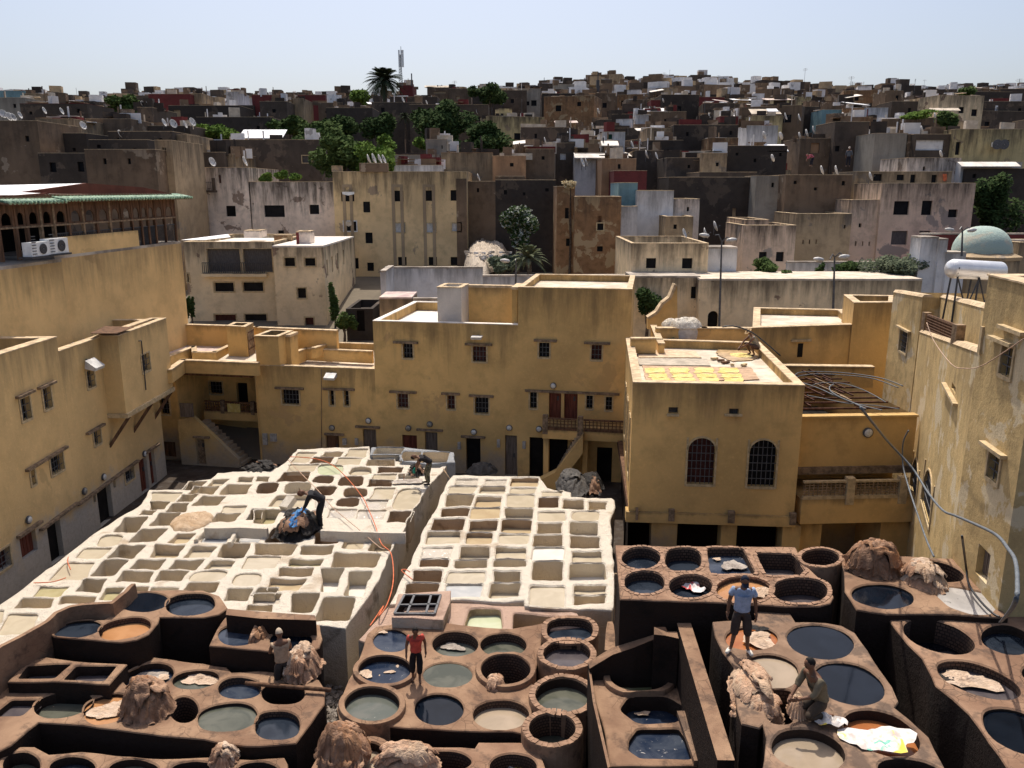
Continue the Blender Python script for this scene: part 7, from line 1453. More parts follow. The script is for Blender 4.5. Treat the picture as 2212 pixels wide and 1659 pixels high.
def palm(label, x, yc, Y, r, ytrunk, mat='palm_leaf', n=46, name='palm_tree', up=.2, lw=.5):
    c = ony(x, yc, Y); k = Y/F; L = r*k*1.15; zb = ony(x, ytrunk, Y).z; t = thing(name, label, 'palm tree', (c.x, c.y, zb)); rr = random.Random(int(x))
    mb = MB(); mb.tube([(c.x, c.y, zb), (c.x+.1, c.y, (zb+c.z)/2), (c.x, c.y, c.z)], [L*.11, L*.085, L*.10], 8); obj('trunk', mb, M['bark'], t)
    for i in range(n):
        az = 2.4*i; el = 1.35-2.0*(i/n)+rr.uniform(-.15, .15)+up; ln = L*rr.uniform(.85, 1.1); vs = []; fs = []; prev = None
        h = Vector((cos(az), sin(az), 0)); st = 9
        for j in range(st+1):
            s = j/st; e = el-1.0*s*s; p = c+h*(ln*s*cos(el*.8)*(1-.12*s))+Vector((0, 0, ln*(s*sin(el)-.55*s*s)))
            if prev is not None:
                dr = (p-prev).normalized(); sd_ = dr.cross(Vector((0, 0, 1))).normalized() if abs(dr.z) < .98 else Vector((1, 0, 0))
                for q in range(3):
                    pp = prev.lerp(p, q/3); wl_ = ln*.22*sin(pi*min(1, (s*.9+.08)))*lw*2
                    for sg in (-1, 1):
                        tip = pp+sd_*sg*wl_+dr*wl_*.6-Vector((0, 0, wl_*.25)); b = len(vs); w = ln*.018; vs += [pp, pp+dr*w*2, tip]; fs.append((b, b+1, b+2))
                b = len(vs); w = ln*.012; vs += [prev-sd_*w, prev+sd_*w, p+sd_*w, p-sd_*w]; fs.append((b, b+1, b+2, b+3))
            prev = p
        obj('frond', (vs, fs), M[mat], t)
palm('tall date palm standing above the skyline', 829, 174, 165, 46, 262, n=64)
palm('small drooping palm in the grove', 874, 252, 118, 17, 310, n=26)
palm('low bushy palm on the rubble slope behind the white wall', 1141, 558, 63, 50, 612, mat='palm_light', n=44, up=.45, lw=.35)
# rubble slope
rb = thing('rubble_heap', 'pale rubble heap beside the low bushy palm', 'rubble', ony(1040, 555, 68)); rr = random.Random(3)
c = ony(1045, 552, 68); heap('rubble_heap', 'pale rubble slope between the apartment house and the ruined tower', 'rubble', O, 1050, 560, 45, 22, c.z-1.2, 1.6, lime('rubble', (.50, .42, .33), (.22, .17, .13), .14), .25, 1.2, 5)
for i in range(60):
    p = c+Vector((rr.uniform(-1.5, 3.5), rr.uniform(-1.5, 1), 0)); p.z += .1-(p.y-c.y)*-.15; mb = MB(); s = rr.uniform(.12, .35); mb.box(p, (s, s*.7, s*.5), rr.uniform(0, 3)); obj('stone', mb, M['roof_dust'] if i % 3 else M['t_white'], rb)
# ---------------------------------------------------------------- dishes, aerials, mast
def mk_dish():
    t = thing('satellite_dish', 'x', 'satellite dish', (0, 0, 0)); ax = Vector((.93, -.13, .36)).normalized(); c = Vector((0, 0, .75)); d = MB()
    d.lathe(c, [(.02, 0), (.25, .03), (.42, .10), (.5, .16), (.5, .19), (.42, .13), (.25, .06), (.02, .03)], 14, ax); obj('bowl', d, M['dish'], t, smooth=True)
    d = MB(); d.tube([(0, 0, 0), (0, 0, .72)], .03, 6); obj('mast', d, M['iron_grey'], t)
    d = MB(); d.tube([c-Vector((0, 0, .45)), c+ax*.55+Vector((0, 0, -.12))], .015, 5); d.box(c+ax*.57+Vector((0, 0, -.1)), (.1, .08, .08)); obj('arm', d, M['iron_grey'], t); return t
dish0 = mk_dish(); first = [True]
DL = [(Z1, 20, 470, 85), (Z1, 75, 495, 85), (Z1, 105, 500, 85), (Z1, 165, 480, 85), (Z1, 375, 440, 100), (Z1, 525, 445, 100), (Z1, 710, 570, 82), (Z1, 1030, 640, 80), (Z1, 1230, 385, 97), (Z1, 1265, 370, 97), (Z1, 1410, 545, 90), (Z1, 1490, 555, 92), (Z1, 1590, 560, 93), (Z1, 1655, 540, 93), (Z1, 1825, 885, 79),
 (Z1, 2105, 880, 79), (Z2, 545, 845, 90), (Z2, 965, 1035, 77), (Z2, 1008, 1030, 78), (Z2, 1060, 1030, 77), (Z2, 1095, 1035, 79), (Z2, 1915, 1190, 80), (Z2, 1265, 520, 150), (Z2, 1470, 540, 150), (Z2, 1905, 625, 145), (Z3, 280, 700, 88), (Z3, 480, 655, 98), (Z3, 1030, 735, 97), (Z3, 1105, 710, 95), (Z3, 1155, 820, 86), (Z3, 1240, 830, 87),
 (Z3, 1500, 1110, 81), (Z3, 1745, 1440, 69), (Z3, 1480, 1500, 64), (Z3, 1300, 352, 164), (Z3, 740, 445, 140), (Z3, 690, 570, 125), (Z3, 810, 815, 88), (Z3, 600, 890, 80), (Z3, 635, 890, 81), (Z3, 1700, 490, 130), (Z3, 2170, 655, 92), (Z4, 325, 635, 92), (Z4, 385, 610, 93), (Z4, 640, 485, 98), (Z4, 1320, 600, 88), (Z4, 455, 955, 77), (Z4, 580, 960, 77), (Z4, 1485, 815, 82),
 (Z4, 30, 850, 80), (Z4, 145, 490, 118), (Z4, 262, 500, 118), (Z4, 1435, 490, 110), (Z4, 1530, 245, 165), (Z4, 100, 660, 93), (Z4, 265, 655, 93), (Z4, 875, 1010, 73.5), (Z3, 1660, 1500, 66)]
DS = ['the dish crowded roof', 'the red topped grey house', 'the brown parapet', 'the stair tower', 'the patched brown house']
for i, (zf, x, y, Y) in enumerate(DL):
    o = dish0 if i == 0 else copy_fast(dish0); p = ony(*zf(x, y), Y); s = R.uniform(.7, 1.0)*(1.0 if Y < 100 else 1.05); o.location = p-Vector((0, 0, .75*s)); o.scale = (s, s, s); o.rotation_euler = (0, 0, R.uniform(-.35, .3)); o['group'] = 'satellite dishes on the roofs'
    nb = min(((abs(p.x-q.location.x)*.6+abs(p.y-q.location.y)*.3+abs(q.location.z-p.z)*.1, q['label']) for q in COL.objects if q.get('category') in ('house', 'building') and q.name.startswith('house')), default=(0, 'the roofs'))[1]
    w5 = ' '.join(nb.replace(',', '').split()[:8]); l_ = f'satellite dish above the {w5}'
    for e in ('', 'tilted ', 'small ', 'upright ', 'pale ', 'dull '):
        if e+l_ not in SEEN: SEEN.add(e+l_); o['label'] = e+l_; break
def mk_aerial():
    t = MB(); t.tube([(0, 0, 0), (0, 0, 3)], .035, 4)
    for z, l in ((2.9, .5), (2.7, .7), (2.5, .5)): t.tube([(-l, 0, z), (l, 0, z)], .02, 4)
    return tag(obj('aerial', t, M['iron_grey']), 'x', 'aerial')
a0 = mk_aerial(); n = 0
for i in range(44):
    Y = R.choice([150, 165, 182, 204, 228, 256, 290]); xx = R.uniform(-.6, .62)*Y
    o = a0 if i == 0 else a0.copy()
    if i: COL.objects.link(o)
    o.location = (xx, Y+2, terr(xx, Y)+R.uniform(4.5, 7)); s = R.uniform(.7, 1.3); o.scale = (s, s, s); o.rotation_euler = (0, 0, R.uniform(0, 3)); o['group'] = 'thin aerials on the skyline roofs'; 
    ax_, ay_ = project(o.location); L_ = sorted(LM, key=lambda q: abs(q[0]-ax_))
    for lb in [f'thin television aerial {w} {l[1]}' for l in L_[:2] for w in (('left of' if ax_ < l[0] else 'right of'), ('well left of' if ax_ < l[0] else 'well right of'), ('standing left of' if ax_ < l[0] else 'standing right of'))]:
        o['label'] = lb
        if lb not in SEEN: SEEN.add(lb); break
ms = thing('antenna_mast', 'tall lattice antenna mast beside the tall palm', 'antenna', ony(866, 184, 174)); pt = ony(866, 106, 174); pb_ = ony(866, 186, 174)
mb = MB()
for dx, dy in ((-.35, 0), (.35, 0), (0, .5)): mb.tube([pb_+Vector((dx, dy, 0)), Vector((pb_.x+dx*.4, pb_.y+dy*.4, pt.z-1))], .07, 5)
for i in range(12):
    z = pb_.z+(pt.z-pb_.z-1)*i/12; z2 = pb_.z+(pt.z-pb_.z-1)*(i+1)/12; mb.tube([(pb_.x-.3, pb_.y, z), (pb_.x+.3, pb_.y, z2)], .04, 4)
obj('lattice', mb, M['iron_grey'], ms)
for dx in (-.55, .55, .1): mb = MB(); mb.box((pt.x+dx*.7, pt.y-.2, pt.z-1.8), (.28, .2, 3.2)); obj('panel', mb, M['white_metal'], ms)
mb = MB(); mb.tube([pt-Vector((0, 0, 3)), pt+Vector((0, 0, .5))], .05, 5); mb.tube([pb_+Vector((2.2, 0, 0)), pb_+Vector((2.2, 0, 2.4))], .12, 6); obj('spike', mb, M['iron_grey'], ms)
mb = MB(); p = ony(1291, 199, 190); mb.tube([p, p+Vector((0, 0, 2.5))], .35, 8); mb.tube([p, p+Vector((0, 0, 4.2))], .1, 6); tag(obj('chimney_finial', mb, M['iron']), 'dark finial on the parapet house under the concrete block', 'finial')
# ---------------------------------------------------------------- wall lamps, meters, air conditioners
def lamp(label, pl, zf, x, y, r=.13, mt='glass_lamp'):
    u, z = pl.uz(*zf(x, y)); c = pl.w(u, z, .02); t = thing('wall_lamp', label, 'lamp', c, 'round bulkhead lamps on the tannery walls'); n = pl.n3
    d = MB(); d.lathe(c, [(r*1.15, 0), (r*1.15, .05), (r*.95, .07)], 14, n); obj('base', d, M['iron_grey'], t, smooth=True, sharp=40)
    d = MB(); d.lathe(c+n*.06, [(r*.95, 0), (r*.8, .03), (r*.4, .045), (.01, .05)], 14, n); obj('glass', d, M[mt], t, smooth=True)
for i, (pl, zf, x, y, lab, mt) in enumerate(((PC, ZC, 68, 1490, 'round wall lamp between two doors at the foot of the low ochre building', 'glass_lamp'), (PC, ZC, 383, 1548, 'dull round wall lamp above the dark red ground door', 'lamp_dim'), (PC, ZC, 552, 1517, 'round wall lamp above the grey lintel door', 'lamp_dim'),
    (PC, ZC, 900, 1578, 'round wall lamp over the black open doorway', 'glass_lamp'), (PC, ZC, 1180, 1545, 'round wall lamp over the grey door at the building joint', 'glass_lamp'), (PC, ZC, 1415, 1555, 'round wall lamp left of the balcony', 'glass_lamp'), (PC, ZC, 1527, 1213, 'round wall lamp above the two red balcony doors', 'glass_lamp'),
    (PC, ZS, 1695, 1000, 'dull round lamp over the plank door beside the drainpipe', 'lamp_dim'), (PLb, ZF, 238, 1035, 'round lamp above the maroon shutter on the ochre row', 'glass_lamp'), (PLb, ZF, 722, 788, 'dull round lamp on the ochre row, middle one', 'lamp_dim'), (PLb, ZF, 888, 665, 'round lamp above the tall dark doorway of the ochre row', 'glass_lamp'),
    (PLb, ZF, 1240, 465, 'round lamp at the far end of the ochre row', 'glass_lamp'), (PU, ZU, 410, 455, 'round lamp on the warm ochre porch wall', 'glass_lamp'))): lamp(lab, pl, zf, x, y, .13 if i != 12 else .16, mt)
def boxon(name, label, cat, pl, zf, x0, y0, x1, y1, d, mt, group=None, th=None, o0=0.):
    r = pl.rect(zf, x0, y0, x1, y1); mb = MB(); wbox(mb, pl, r[0], r[1], r[2], r[3], o0, o0+d); return tag(obj(name, mb, M[mt], th), label, cat, group)
M['meter'] = flat('meter_box_plastic', (.40, .37, .33), .6, .2, 6)
for i, (pl, zf, a) in enumerate(((PC, ZS, (1103, 1047, 1139, 1143)), (PC, ZS, (1166, 1050, 1219, 1114)), (PC, ZS, (1790, 1090, 1822, 1145)), (PC, ZS, (1897, 1090, 1922, 1145)), (PC, ZB, (1085, 120, 1108, 180)), (PC, ZB, (1285, 135, 1310, 190)), (PC, ZB, (775, 140, 798, 195)), (PR, ZS, (402, 1110, 455, 1205)))):
    boxon('meter_box', ['tall pale meter box beside the dark doorway of the low building', 'wide twin meter box next to the tall one', 'grey meter box right of the plank door', 'grey meter box left of the double door', 'pale meter box near the grey door at the building joint', 'pale meter box left of the dark doorway under the stairs', 'dull meter box left of the black open doorway', 'white twin meter box on the pier of the stair house'][i], 'meter box', pl, zf, *a, .12, 'meter' if i < 7 else 'white_metal', 'meter boxes on the walls')
def flood(label, pl, zf, x0, y0, x1, y1):
    r = pl.rect(zf, x0, y0, x1, y1); t = thing('floodlight', label, 'floodlight', pl.w(r[0], r[1], .1)); c = (r[0]+r[2])/2
    mb = MB(); mb.hexa([pl.w(r[0], r[1], .5), pl.w(r[2], r[1], .5), pl.w(r[2], r[1]+.1, .1), pl.w(r[0], r[1]+.1, .1)], [pl.w(r[0], r[1]+.12, .55), pl.w(r[2], r[1]+.12, .55), pl.w(r[2], r[3], .15), pl.w(r[0], r[3], .15)]); obj('housing', mb, M['dish'], t)
    mb = MB(); wbox(mb, pl, c-.04, r[1], c+.04, r[3], 0, .16); obj('bracket', mb, M['iron_grey'], t)
flood('white floodlight under the parapet of the low ochre building', PC, ZS, 1655, 520, 1745, 570); flood('white tube floodlight above the barred window under the white roof', PC, ZC, 893, 812, 975, 836); flood('large hooded floodlight over a tall window of the ochre row', PLb, ZL, 705, 1095, 790, 1190)
for i, (x0, y0, x1, y1) in enumerate(((222, 758, 440, 920), (432, 716, 655, 890))):
    PA = PLT.off(.3); r = PA.rect(ZN, x0, y0, x1, y1); t = thing('air_conditioner', ['left air conditioner unit hung under the wooden gallery', 'right air conditioner unit, whose fan faces the yard, under the gallery'][i], 'air conditioner', PA.w(r[0], r[1], .2), 'air conditioners under the wooden gallery')
    mb = MB(); wbox(mb, PA, r[0], r[1], r[2], r[3], .12, .5); obj('casing', mb, M['white_metal'], t); c = PA.w(r[0]+(r[2]-r[0])*.62, (r[1]+r[3])/2, .5); rr_ = (r[3]-r[1])*.38
    mb = MB(); mb.lathe(c, [(rr_, .0), (rr_, .03), (rr_*.9, .035), (.02, .03)], 18, PA.n3); obj('fan', mb, M['iron'], t); mb = MB()
    for k in range(7): wbox(mb, PA, r[0]+.04, r[1]+.08+k*.11, r[0]+(r[2]-r[0])*.25, r[1]+.11+k*.11, .5, .52)
    obj('vent_slats', mb, M['iron_grey'], t); mb = MB(); wbox(mb, PA, r[0]-.1, r[1]-.08, r[2]+.1, r[1]-.01, .0, .55); obj('bracket', mb, M['iron'], t)
for i, (x0, x1) in enumerate(((1930, 1985), (1992, 2045))):
    q_, q2 = front(2064, 2240, 87.4, 0, 300); pa = Plane(q_, q2); r = pa.rect(Z4, x0, 712, x1, 750); t = thing('air_conditioner', ['left of the two small air conditioners on the yellow stained house', 'right of the two small air conditioners on the yellow stained house'][i], 'air conditioner', pa.w(r[0], r[1], 0)); mb = MB(); wbox(mb, pa, *r, 0, .35); obj('casing', mb, M['white_metal'], t)
    mb = MB(); mb.lathe(pa.w(r[0]+(r[2]-r[0])*.6, (r[1]+r[3])/2, .36), [(.5, 0), (.5, .04), (.02, .05)], 14, pa.n3); obj('fan', mb, M['iron_grey'], t)
# downpipes, cables
pipe('thin dark drainpipe down the joint of the low ochre building', [PC.w(PC.uz(*ZS(1606, y))[0], PC.uz(*ZS(1606, y))[1], .06) for y in (480, 700, 1000, 1180)], .03, 'lintel', 'drainpipe', 1, 'pipe', 6)
pipe('cable hanging in a long bow across the mottled tower', [onpl(*ZT(x, y), PT3.w(0, 0, .35), PT3.n3) for x, y in ((968, 930), (1040, 1110), (1200, 1320), (1320, 1360), (1500, 1330), (1885, 1080))], .022, 'hose_pale', 'cable', 8, 'cable', 5)
pipe('thick grey pipe sagging from the skeleton roof along the mottled tower to the vats', [onpl(*ZU(x, y), PT2.w(0, 0, o), PT2.n3) for x, y, o in ((345, 222, 2.6), (600, 540, 1.6), (830, 790, .9), (985, 1030, .6), (1120, 1190, .4), (1235, 1240, .35), (1400, 1310, .35), (1620, 1420, .4), (1740, 1560, .5), (1800, 1659, .7), (1822, 1850, .9), (1790, 2080, 1.)) ]+[onz(2160, 1345, 4.8)], .055, 'pipe', 'pipe', 8, 'pipe', 8)
pipe('second grey pipe running down past the arched windows to the brown vats', [onpl(*ZU(x, y), PT2.w(0, 0, o), PT2.n3) for x, y, o in ((795, 440, 1.0), (745, 560, 1.0), (745, 760, .9), (800, 980, .8), (900, 1280, .7), (970, 1480, .7), (1035, 1625, .7))], .045, 'pipe', 'pipe', 8, 'pipe', 7)
pipe('black plastic pipe lying over the scummy grey vat', [onz(*ZM(x, y), z) for x, y, z in ((1600, 0, 6.6), (1640, 300, 5.2), (1670, 480, 5.0), (1780, 640, 4.95), (1900, 760, 4.95), (1970, 800, 4.95))], .05, 'pipe_black', 'pipe', 8, 'pipe', 7)
pipe('thick black pipe arching over the parapet beside the crouching roof worker', [onpl(*ZR(x, y), Vector((0, 31.5, 0)), Vector((0, -1, 0))) for x, y in ((920, 820), (1000, 812), (1100, 835), (1200, 885), (1300, 965), (1420, 1068))], .06, 'pipe_black', 'pipe', 8, 'pipe', 7)
hz = 2.1
pipe('orange hose trailed over the large white block and down the gully', [onz(*ZW(x, y), hz+(.05 if y < 1050 else .0)) for x, y in ((430, 283), (600, 293), (750, 330), (880, 420), (1050, 620), (1120, 760), (1170, 880), (1220, 1030), (1300, 1110), (1325, 1250), (1318, 1400), (1270, 1560), (1200, 1659))]+[onz(*ZH(x, y), 1.6) for x, y in ((1100, 260), (1040, 350), (985, 430))], .035, 'hose', 'hose', 8, 'hose', 6)
pipe('pale hose lying diagonally over the large white block', [onz(*ZW(x, y), hz+.08) for x, y in ((415, 310), (540, 440), (680, 580), (800, 720), (930, 830), (1050, 930), (1200, 1060), (1250, 1080))], .03, 'hose_pale', 'hose', 8, 'hose', 6)
pipe('short orange hose end by the brown stained pit of the smaller block', [onz(*ZB(x, y), hz+.05) for x, y in ((395, 1170), (360, 1150), (330, 1160))]+[onz(*ZB(415, 1230), 2.1)], .03, 'hose', 'hose', 6, 'hose', 6)
pipe('short orange hose curling into a tan vat near the lane', [onz(*ZF(x, y), hz) for x, y in ((590, 1355), (585, 1400), (610, 1465))], .03, 'hose', 'hose', 6, 'hose', 6)
pipe('pinkish hose draped over the corner of the white block beside the lane', [onz(*ZF(x, y), hz) for x, y in ((290, 1580), (420, 1575), (500, 1560), (570, 1535))], .03, 'hose', 'hose', 6, 'hose', 6)
# street lamps
def slamp(label, x, y0, y1, Y, heads):
    a = ony(x-(y1-y0)*.03, y1, Y); b = ony(x, y0, Y); t = thing('street_lamp', label, 'street lamp', a); mb = MB(); mb.tube([a, b], [.08, .05], 8); obj('pole', mb, M['iron_grey'], t)
    for hx, hy in heads:
        h = ony(hx, hy, Y-.3); mb = MB(); mb.tube([b, b.lerp(h, .5)+Vector((0, 0, .25)), h], .04, 6); obj('arm', mb, M['iron_grey'], t); mb = MB(); mb.lathe(h-Vector((.35, 0, .05)), [(.02, 0), (.12, .1), (.15, .38), (.09, .6), (.02, .68)], 10, (1 if hx > x else -1, 0, .12)); obj('lamp_head', mb, M['dish'], t, smooth=True)
slamp('double headed street lamp before the stained beige wall', 1559, 523, 706, 52.5, [(1581, 518), (1545, 508)]); slamp('street lamp with two heads in front of the grey green tree', 1803, 556, 668, 50, [(1824, 554), (1793, 560)]); slamp('single street lamp behind the white roof', 1115, 572, 622, 56, [(1113, 563)]); slamp('street lamp beside the dome', 2079, 500, 553, 57, [(2073, 496), (2100, 497)])
# solar water tank on its stand
tk = thing('water_tank', 'white cylindrical water heater tank on a black steel stand', 'water tank', onpl(*ZT(1250, 770), Vector((15.2, 27.5, 0)), Vector((0, -1, 0))))
YT = 27.5; a = ony(*ZT(1205, 420), YT); b = ony(*ZT(1660, 445), YT+.6); r = (ony(*ZT(1300, 325), YT).z-ony(*ZT(1300, 510), YT).z)/2*.98; mb = MB(); ax = (b-a).normalized(); Lh = (b-a).length
mb.lathe(a, [(.01, -.13), (r*.5, -.11), (r*.85, -.05), (r, .05), (r, Lh-.02), (r*.96, Lh), (.01, Lh+.02)], 32, ax); obj('tank', mb, M['tank'], tk, smooth=True, sharp=50)
mb = MB(); mb.lathe(b+ax*.02, [(.12, 0), (.12, .08), (.02, .1)], 10, ax); obj('valve', mb, M['iron_grey'], tk)
fc = bpy.data.curves.new('lettering', 'FONT'); fc.body = 'Enr'; fc.size = .38; fc.extrude = .001; fo = bpy.data.objects.new('lettering', fc); COL.objects.link(fo)
dg = bpy.context.evaluated_depsgraph_get(); fm = bpy.data.meshes.new_from_object(fo.evaluated_get(dg)); bpy.data.objects.remove(fo)
lp = onpl(*ZT(1255, 475), a+Vector((0, -r*.86, 0)), Vector((0, -1, 0))); vs = []
for v in fm.vertices:
    zz_ = lp.z+v.co.y*.9-a.z; th_ = max(-.99, min(.99, (zz_)/r)); vs.append((lp.x+v.co.x*.9, a.y-r*sqrt(1-th_*th_)-.006+(lp.x+v.co.x-a.x)*ax.y/ax.x, a.z+zz_))
obj('lettering', (vs, [tuple(p.vertices) for p in fm.polygons]), M['iron_grey'], tk)
zb_ = 10.0; mb = MB()
for dx in (.15, Lh*.5, Lh-.2):
    for dy in (-.35, .35): p = a+ax*dx; mb = MB(); mb.tube([(p.x-.1, p.y+dy, 8.3), (p.x, p.y+dy*.6, a.z-r*.8)], .035, 6); obj('leg', mb, M['iron'], tk)
for (s1, e1) in (((.15, 8.5), (Lh*.5, a.z-r)), ((Lh*.5, 8.5), (.15, a.z-r)), ((Lh*.5, 8.5), (Lh-.2, a.z-r)), ((Lh-.2, 8.5), (Lh*.5, a.z-r)), ((.15, 9.4), (Lh-.2, 9.4))):
    p = a+ax*s1[0]; q = a+ax*e1[0]; mb = MB(); mb.tube([(p.x, p.y-.32, s1[1]), (q.x, q.y-.25, e1[1])], .025, 5); obj('brace', mb, M['iron'], tk)
# ---------------------------------------------------------------- heaps of hides and other loads
zk_, zj_ = 2.2, 2.7
for a_ in (('hide_heap', 'tall heap of draped brown hides on the sprawling brown terrace', ZG, 1290, 1185, 205, 85, zk_, .85, 'hide', .10, 2.4, 1), ('hide_heap', 'folded pale brown hides stacked behind the man with the towel', ZH, 405, 850, 150, 75, zk_, .62, 'hide_pale', .08, 2.6, 2),
           ('hide_heap', 'brown hides hanging over the rim between the two dark blue vats', ZH, 30, 620, 82, 72, zj_-.3, .62, 'hide', .08, 2.6, 3), ('hide_heap', 'large ragged heap of brown hides in the brick vat nearest the viewer', ZH, 765, 1580, 215, 110, 1.95, .85, 'hide', .12, 2.4, 4),
           ('hide_heap', 'smooth reddish hides spread along the bottom edge beside the ragged heap', ZH, 1310, 1650, 275, 75, 1.95, .28, 'hide_cloth', .05, 1.6, 5), ('hide_heap', 'small bundle of hides hung on the rim of the brick lined vat', ZH, 2060, 985, 85, 62, 1.9, .35, 'hide_cloth', .06, 2.6, 6),
           ('hide_heap', 'broad heap of orange brown hides beside the blue vat under the tower', ZM, 712, 345, 250, 72, 4.85, .72, 'hide', .11, 2.2, 7), ('hide_heap', 'pale draped hides between the blue vat and the empty brick vat', ZM, 1225, 480, 185, 72, 4.85, .42, 'hide_pale', .07, 2.2, 8),
           ('hide_heap', 'soft tan hides folded high beside the bearded man', ZK, 1300, 1400, 165, 150, 4.5, .42, 'hide_cloth', .06, 2.0, 9), ('hide_heap', 'lower folds of tan hides sliding off the block', ZK, 1370, 1570, 195, 100, 4.3, .35, 'hide_cloth', .06, 2.0, 10),
           ('hide_heap', 'crumpled pale hides on the row of vats nearest the viewer', ZG, 1935, 1615, 112, 65, 2.0, .30, 'hide_pale', .07, 2.8, 11), ('hide_heap', 'black wet hides heaped over the white vats beside the blue cloth', ZW, 505, 930, 175, 72, 2.0, .62, 'hide_dark', .12, 2.6, 12),
           ('hide_heap', 'brown streaked hides at the side of the black heap', ZW, 650, 850, 50, 40, 2.0, .35, 'hide_grey', .06, 2.8, 13), ('tarp_heap', 'grey tarpaulin heap in the shade at the foot of the stairs', ZB, 1680, 505, 125, 55, 1.6, .75, 'lime_shade', .06, 1.3, 14),
           ('tarp_heap', 'dark cloth heap beyond the grey tarpaulin', ZB, 1820, 500, 90, 60, 1.4, .65, 'hide_dark', .06, 1.3, 15), ('tarp_heap', 'low dark covered pile along the foot of the facade', ZB, 960, 385, 120, 18, .9, .45, 'lime_shade', .05, 1.3, 16),
           ('blanket', 'dark wet blanket thrown over the far edge of the white vats', ZW, 185, 392, 125, 32, 2.0, .18, 'hide_dark', .03, 1.5, 17), ('wool_pile', 'loose pile of wool on the hide roof behind the crouching man', ZR, 1020, 925, 105, 26, zR-.3, .3, 'wool', .05, 4, 18),
           ('cloth_pile', 'dark cloth lying in front of the wool bags', ZR, 510, 968, 100, 20, zR-.3, .12, 'hide_dark', .03, 3, 19), ('hide_heap', 'pale hides lying in the dark hide vat at the yard wall', ZW, 1520, 430, 60, 30, 2.0, .35, 'hide_dark', .05, 3, 20)):
    nm, lab, zf, cx, cy, rx, ry, z, h, mt, am, fr, sd_ = a_
    MS = dict(hide=('hide3', 'hide', 'hide2', 'hide', 'hide3'), hide_pale=('hide2', 'hide_pale', 'cloth3', 'hide_pale'), hide_cloth=('hide_cloth', 'cloth3', 'hide_cloth', 'hide2'), hide_dark=('hide_dark', 'hide_dark', 'hide3', 'hide_dark'), lime_shade=('tarp',), hide_grey=('hide3', 'hide_grey'))
    if mt == 'wool': heap(nm, lab, 'heap', zf, cx, cy, rx, ry, z, h, M[mt], am, fr, sd_, 1.7)
    else: drape(nm, lab, 'heap', zf, cx, cy, rx, ry*(1.15 if h > .4 else 1), z-.05, h*(.6 if h > .3 else .85), [M[k] for k in MS[mt]], 15 if rx > 140 else 9, sd_, .035+.02*(h > .5))
bc = flat('blue_cloth', (.03, .13, .34), .7, .3, 3, c2=(.10, .28, .55)); drape('blue_cloth', 'bright blue cloth thrown over the black hides', 'cloth', ZW, 510, 825, 62, 62, 2.42, .2, [bc], 3, 23, .05)
b0 = thing('board', 'white board propped on the rim beside the blue cloth', 'board', onz(*ZW(420, 690), 2)); mb = MB(); mb.bar(onz(*ZW(380, 735), 2.1), onz(*ZW(450, 640), 2.35), .35, .25); obj('board', mb, M['lime'], b0)
# wool bags
for lab, x0, x1, yb_, yt_, sd_ in (('rear white bulk bag piled with raw wool on the hide roof', 410, 600, 915, 790, 31), ('front white bulk bag overflowing with raw wool on the hide roof', 490, 757, 965, 855, 32)):
    a = onz(*ZR(x0, yb_), zR-.3); b = onz(*ZR(x1, yb_), zR-.3); c = (a+b)/2; r = (b-a).length/2; c.y += r*.8; h = r*1.05; t = thing('wool_bag', lab, 'bag', c, 'bulk bags of raw wool'); mb = MB()
    k = 24; prof = [(.86, 0), (1.0, .3), (1.03, .7), (.98, 1.0)]; vs = [(c.x+r*p*cos(2*pi*j/k)*(1+.04*sin(j*5)), c.y+r*.8*p*sin(2*pi*j/k), c.z+h*q) for p, q in prof for j in range(k)]
    mb.add(vs, [(i*k+j, i*k+(j+1) % k, (i+1)*k+(j+1) % k, (i+1)*k+j) for i in range(3) for j in range(k)]); obj('bag', mb, M['white_metal'] if 0 else flat('woven_white_bag', (.58, .56, .54), .8, .12, 5, bump=.5), t, smooth=True)
    bpx, bpy_ = project((c.x, c.y, c.z+h*.95)); ex = abs(project((c.x+r, c.y, c.z+h))[0]-bpx); ey = abs(project((c.x, c.y-r*.8, c.z+h*.95))[1]-bpy_)
    heap('wool', None, None, O, bpx, bpy_, ex, ey, c.z+h*.95, h*.45, M['wool'], .07, 5, sd_, 1.8, parent=t)
# flat things on the roof
zr_ = zR-.3
def sheet_on(name, label, cat, zf, pts, z, mat, jag=0, t=.015, th=None):
    l = [onz(*zf(*p), z) for p in pts]; out = []
    for i, p in enumerate(l):
        q = l[(i+1) % len(l)]; k = max(1, int((q-p).length/.2)) if jag else 1
        for j in range(k): a = p.lerp(q, j/k); out.append(a+Vector((R.uniform(-jag, jag), R.uniform(-jag, jag), 0)))
    mb = MB(); n = len(out)
    if area2(out) < 0: out = out[::-1]
    mb.add([p+Vector((0, 0, t)) for p in out]+out, [tuple(range(n))]+[(i, n+i, n+(i+1) % n, (i+1) % n) for i in range(n)]); return tag(obj(name, mb, mat, th), label, cat)
tanm = flat('tan_mat', (.46, .31, .20), .9, .2, 4); greym = flat('grey_mat', (.42, .36, .28), .9, .2, 3)
sheet_on('mat', 'brown mat under the rows of yellow hides', 'mat', ZR, [(225, 1155), (1165, 1172), (1240, 1275), (270, 1302)], zr_+.01, tanm, .03); sheet_on('mat', 'plain tan mat at the back of the hide roof', 'mat', ZR, [(175, 1018), (680, 1030), (740, 1086), (195, 1086)], zr_+.01, flat('tan_mat2', (.56, .42, .28), .9, .2, 4), .02)
sheet_on('mat', 'greyish mat between the tan mat and the yellow hides', 'mat', ZR, [(180, 1092), (780, 1096), (820, 1156), (200, 1150)], zr_+.01, greym, .02)
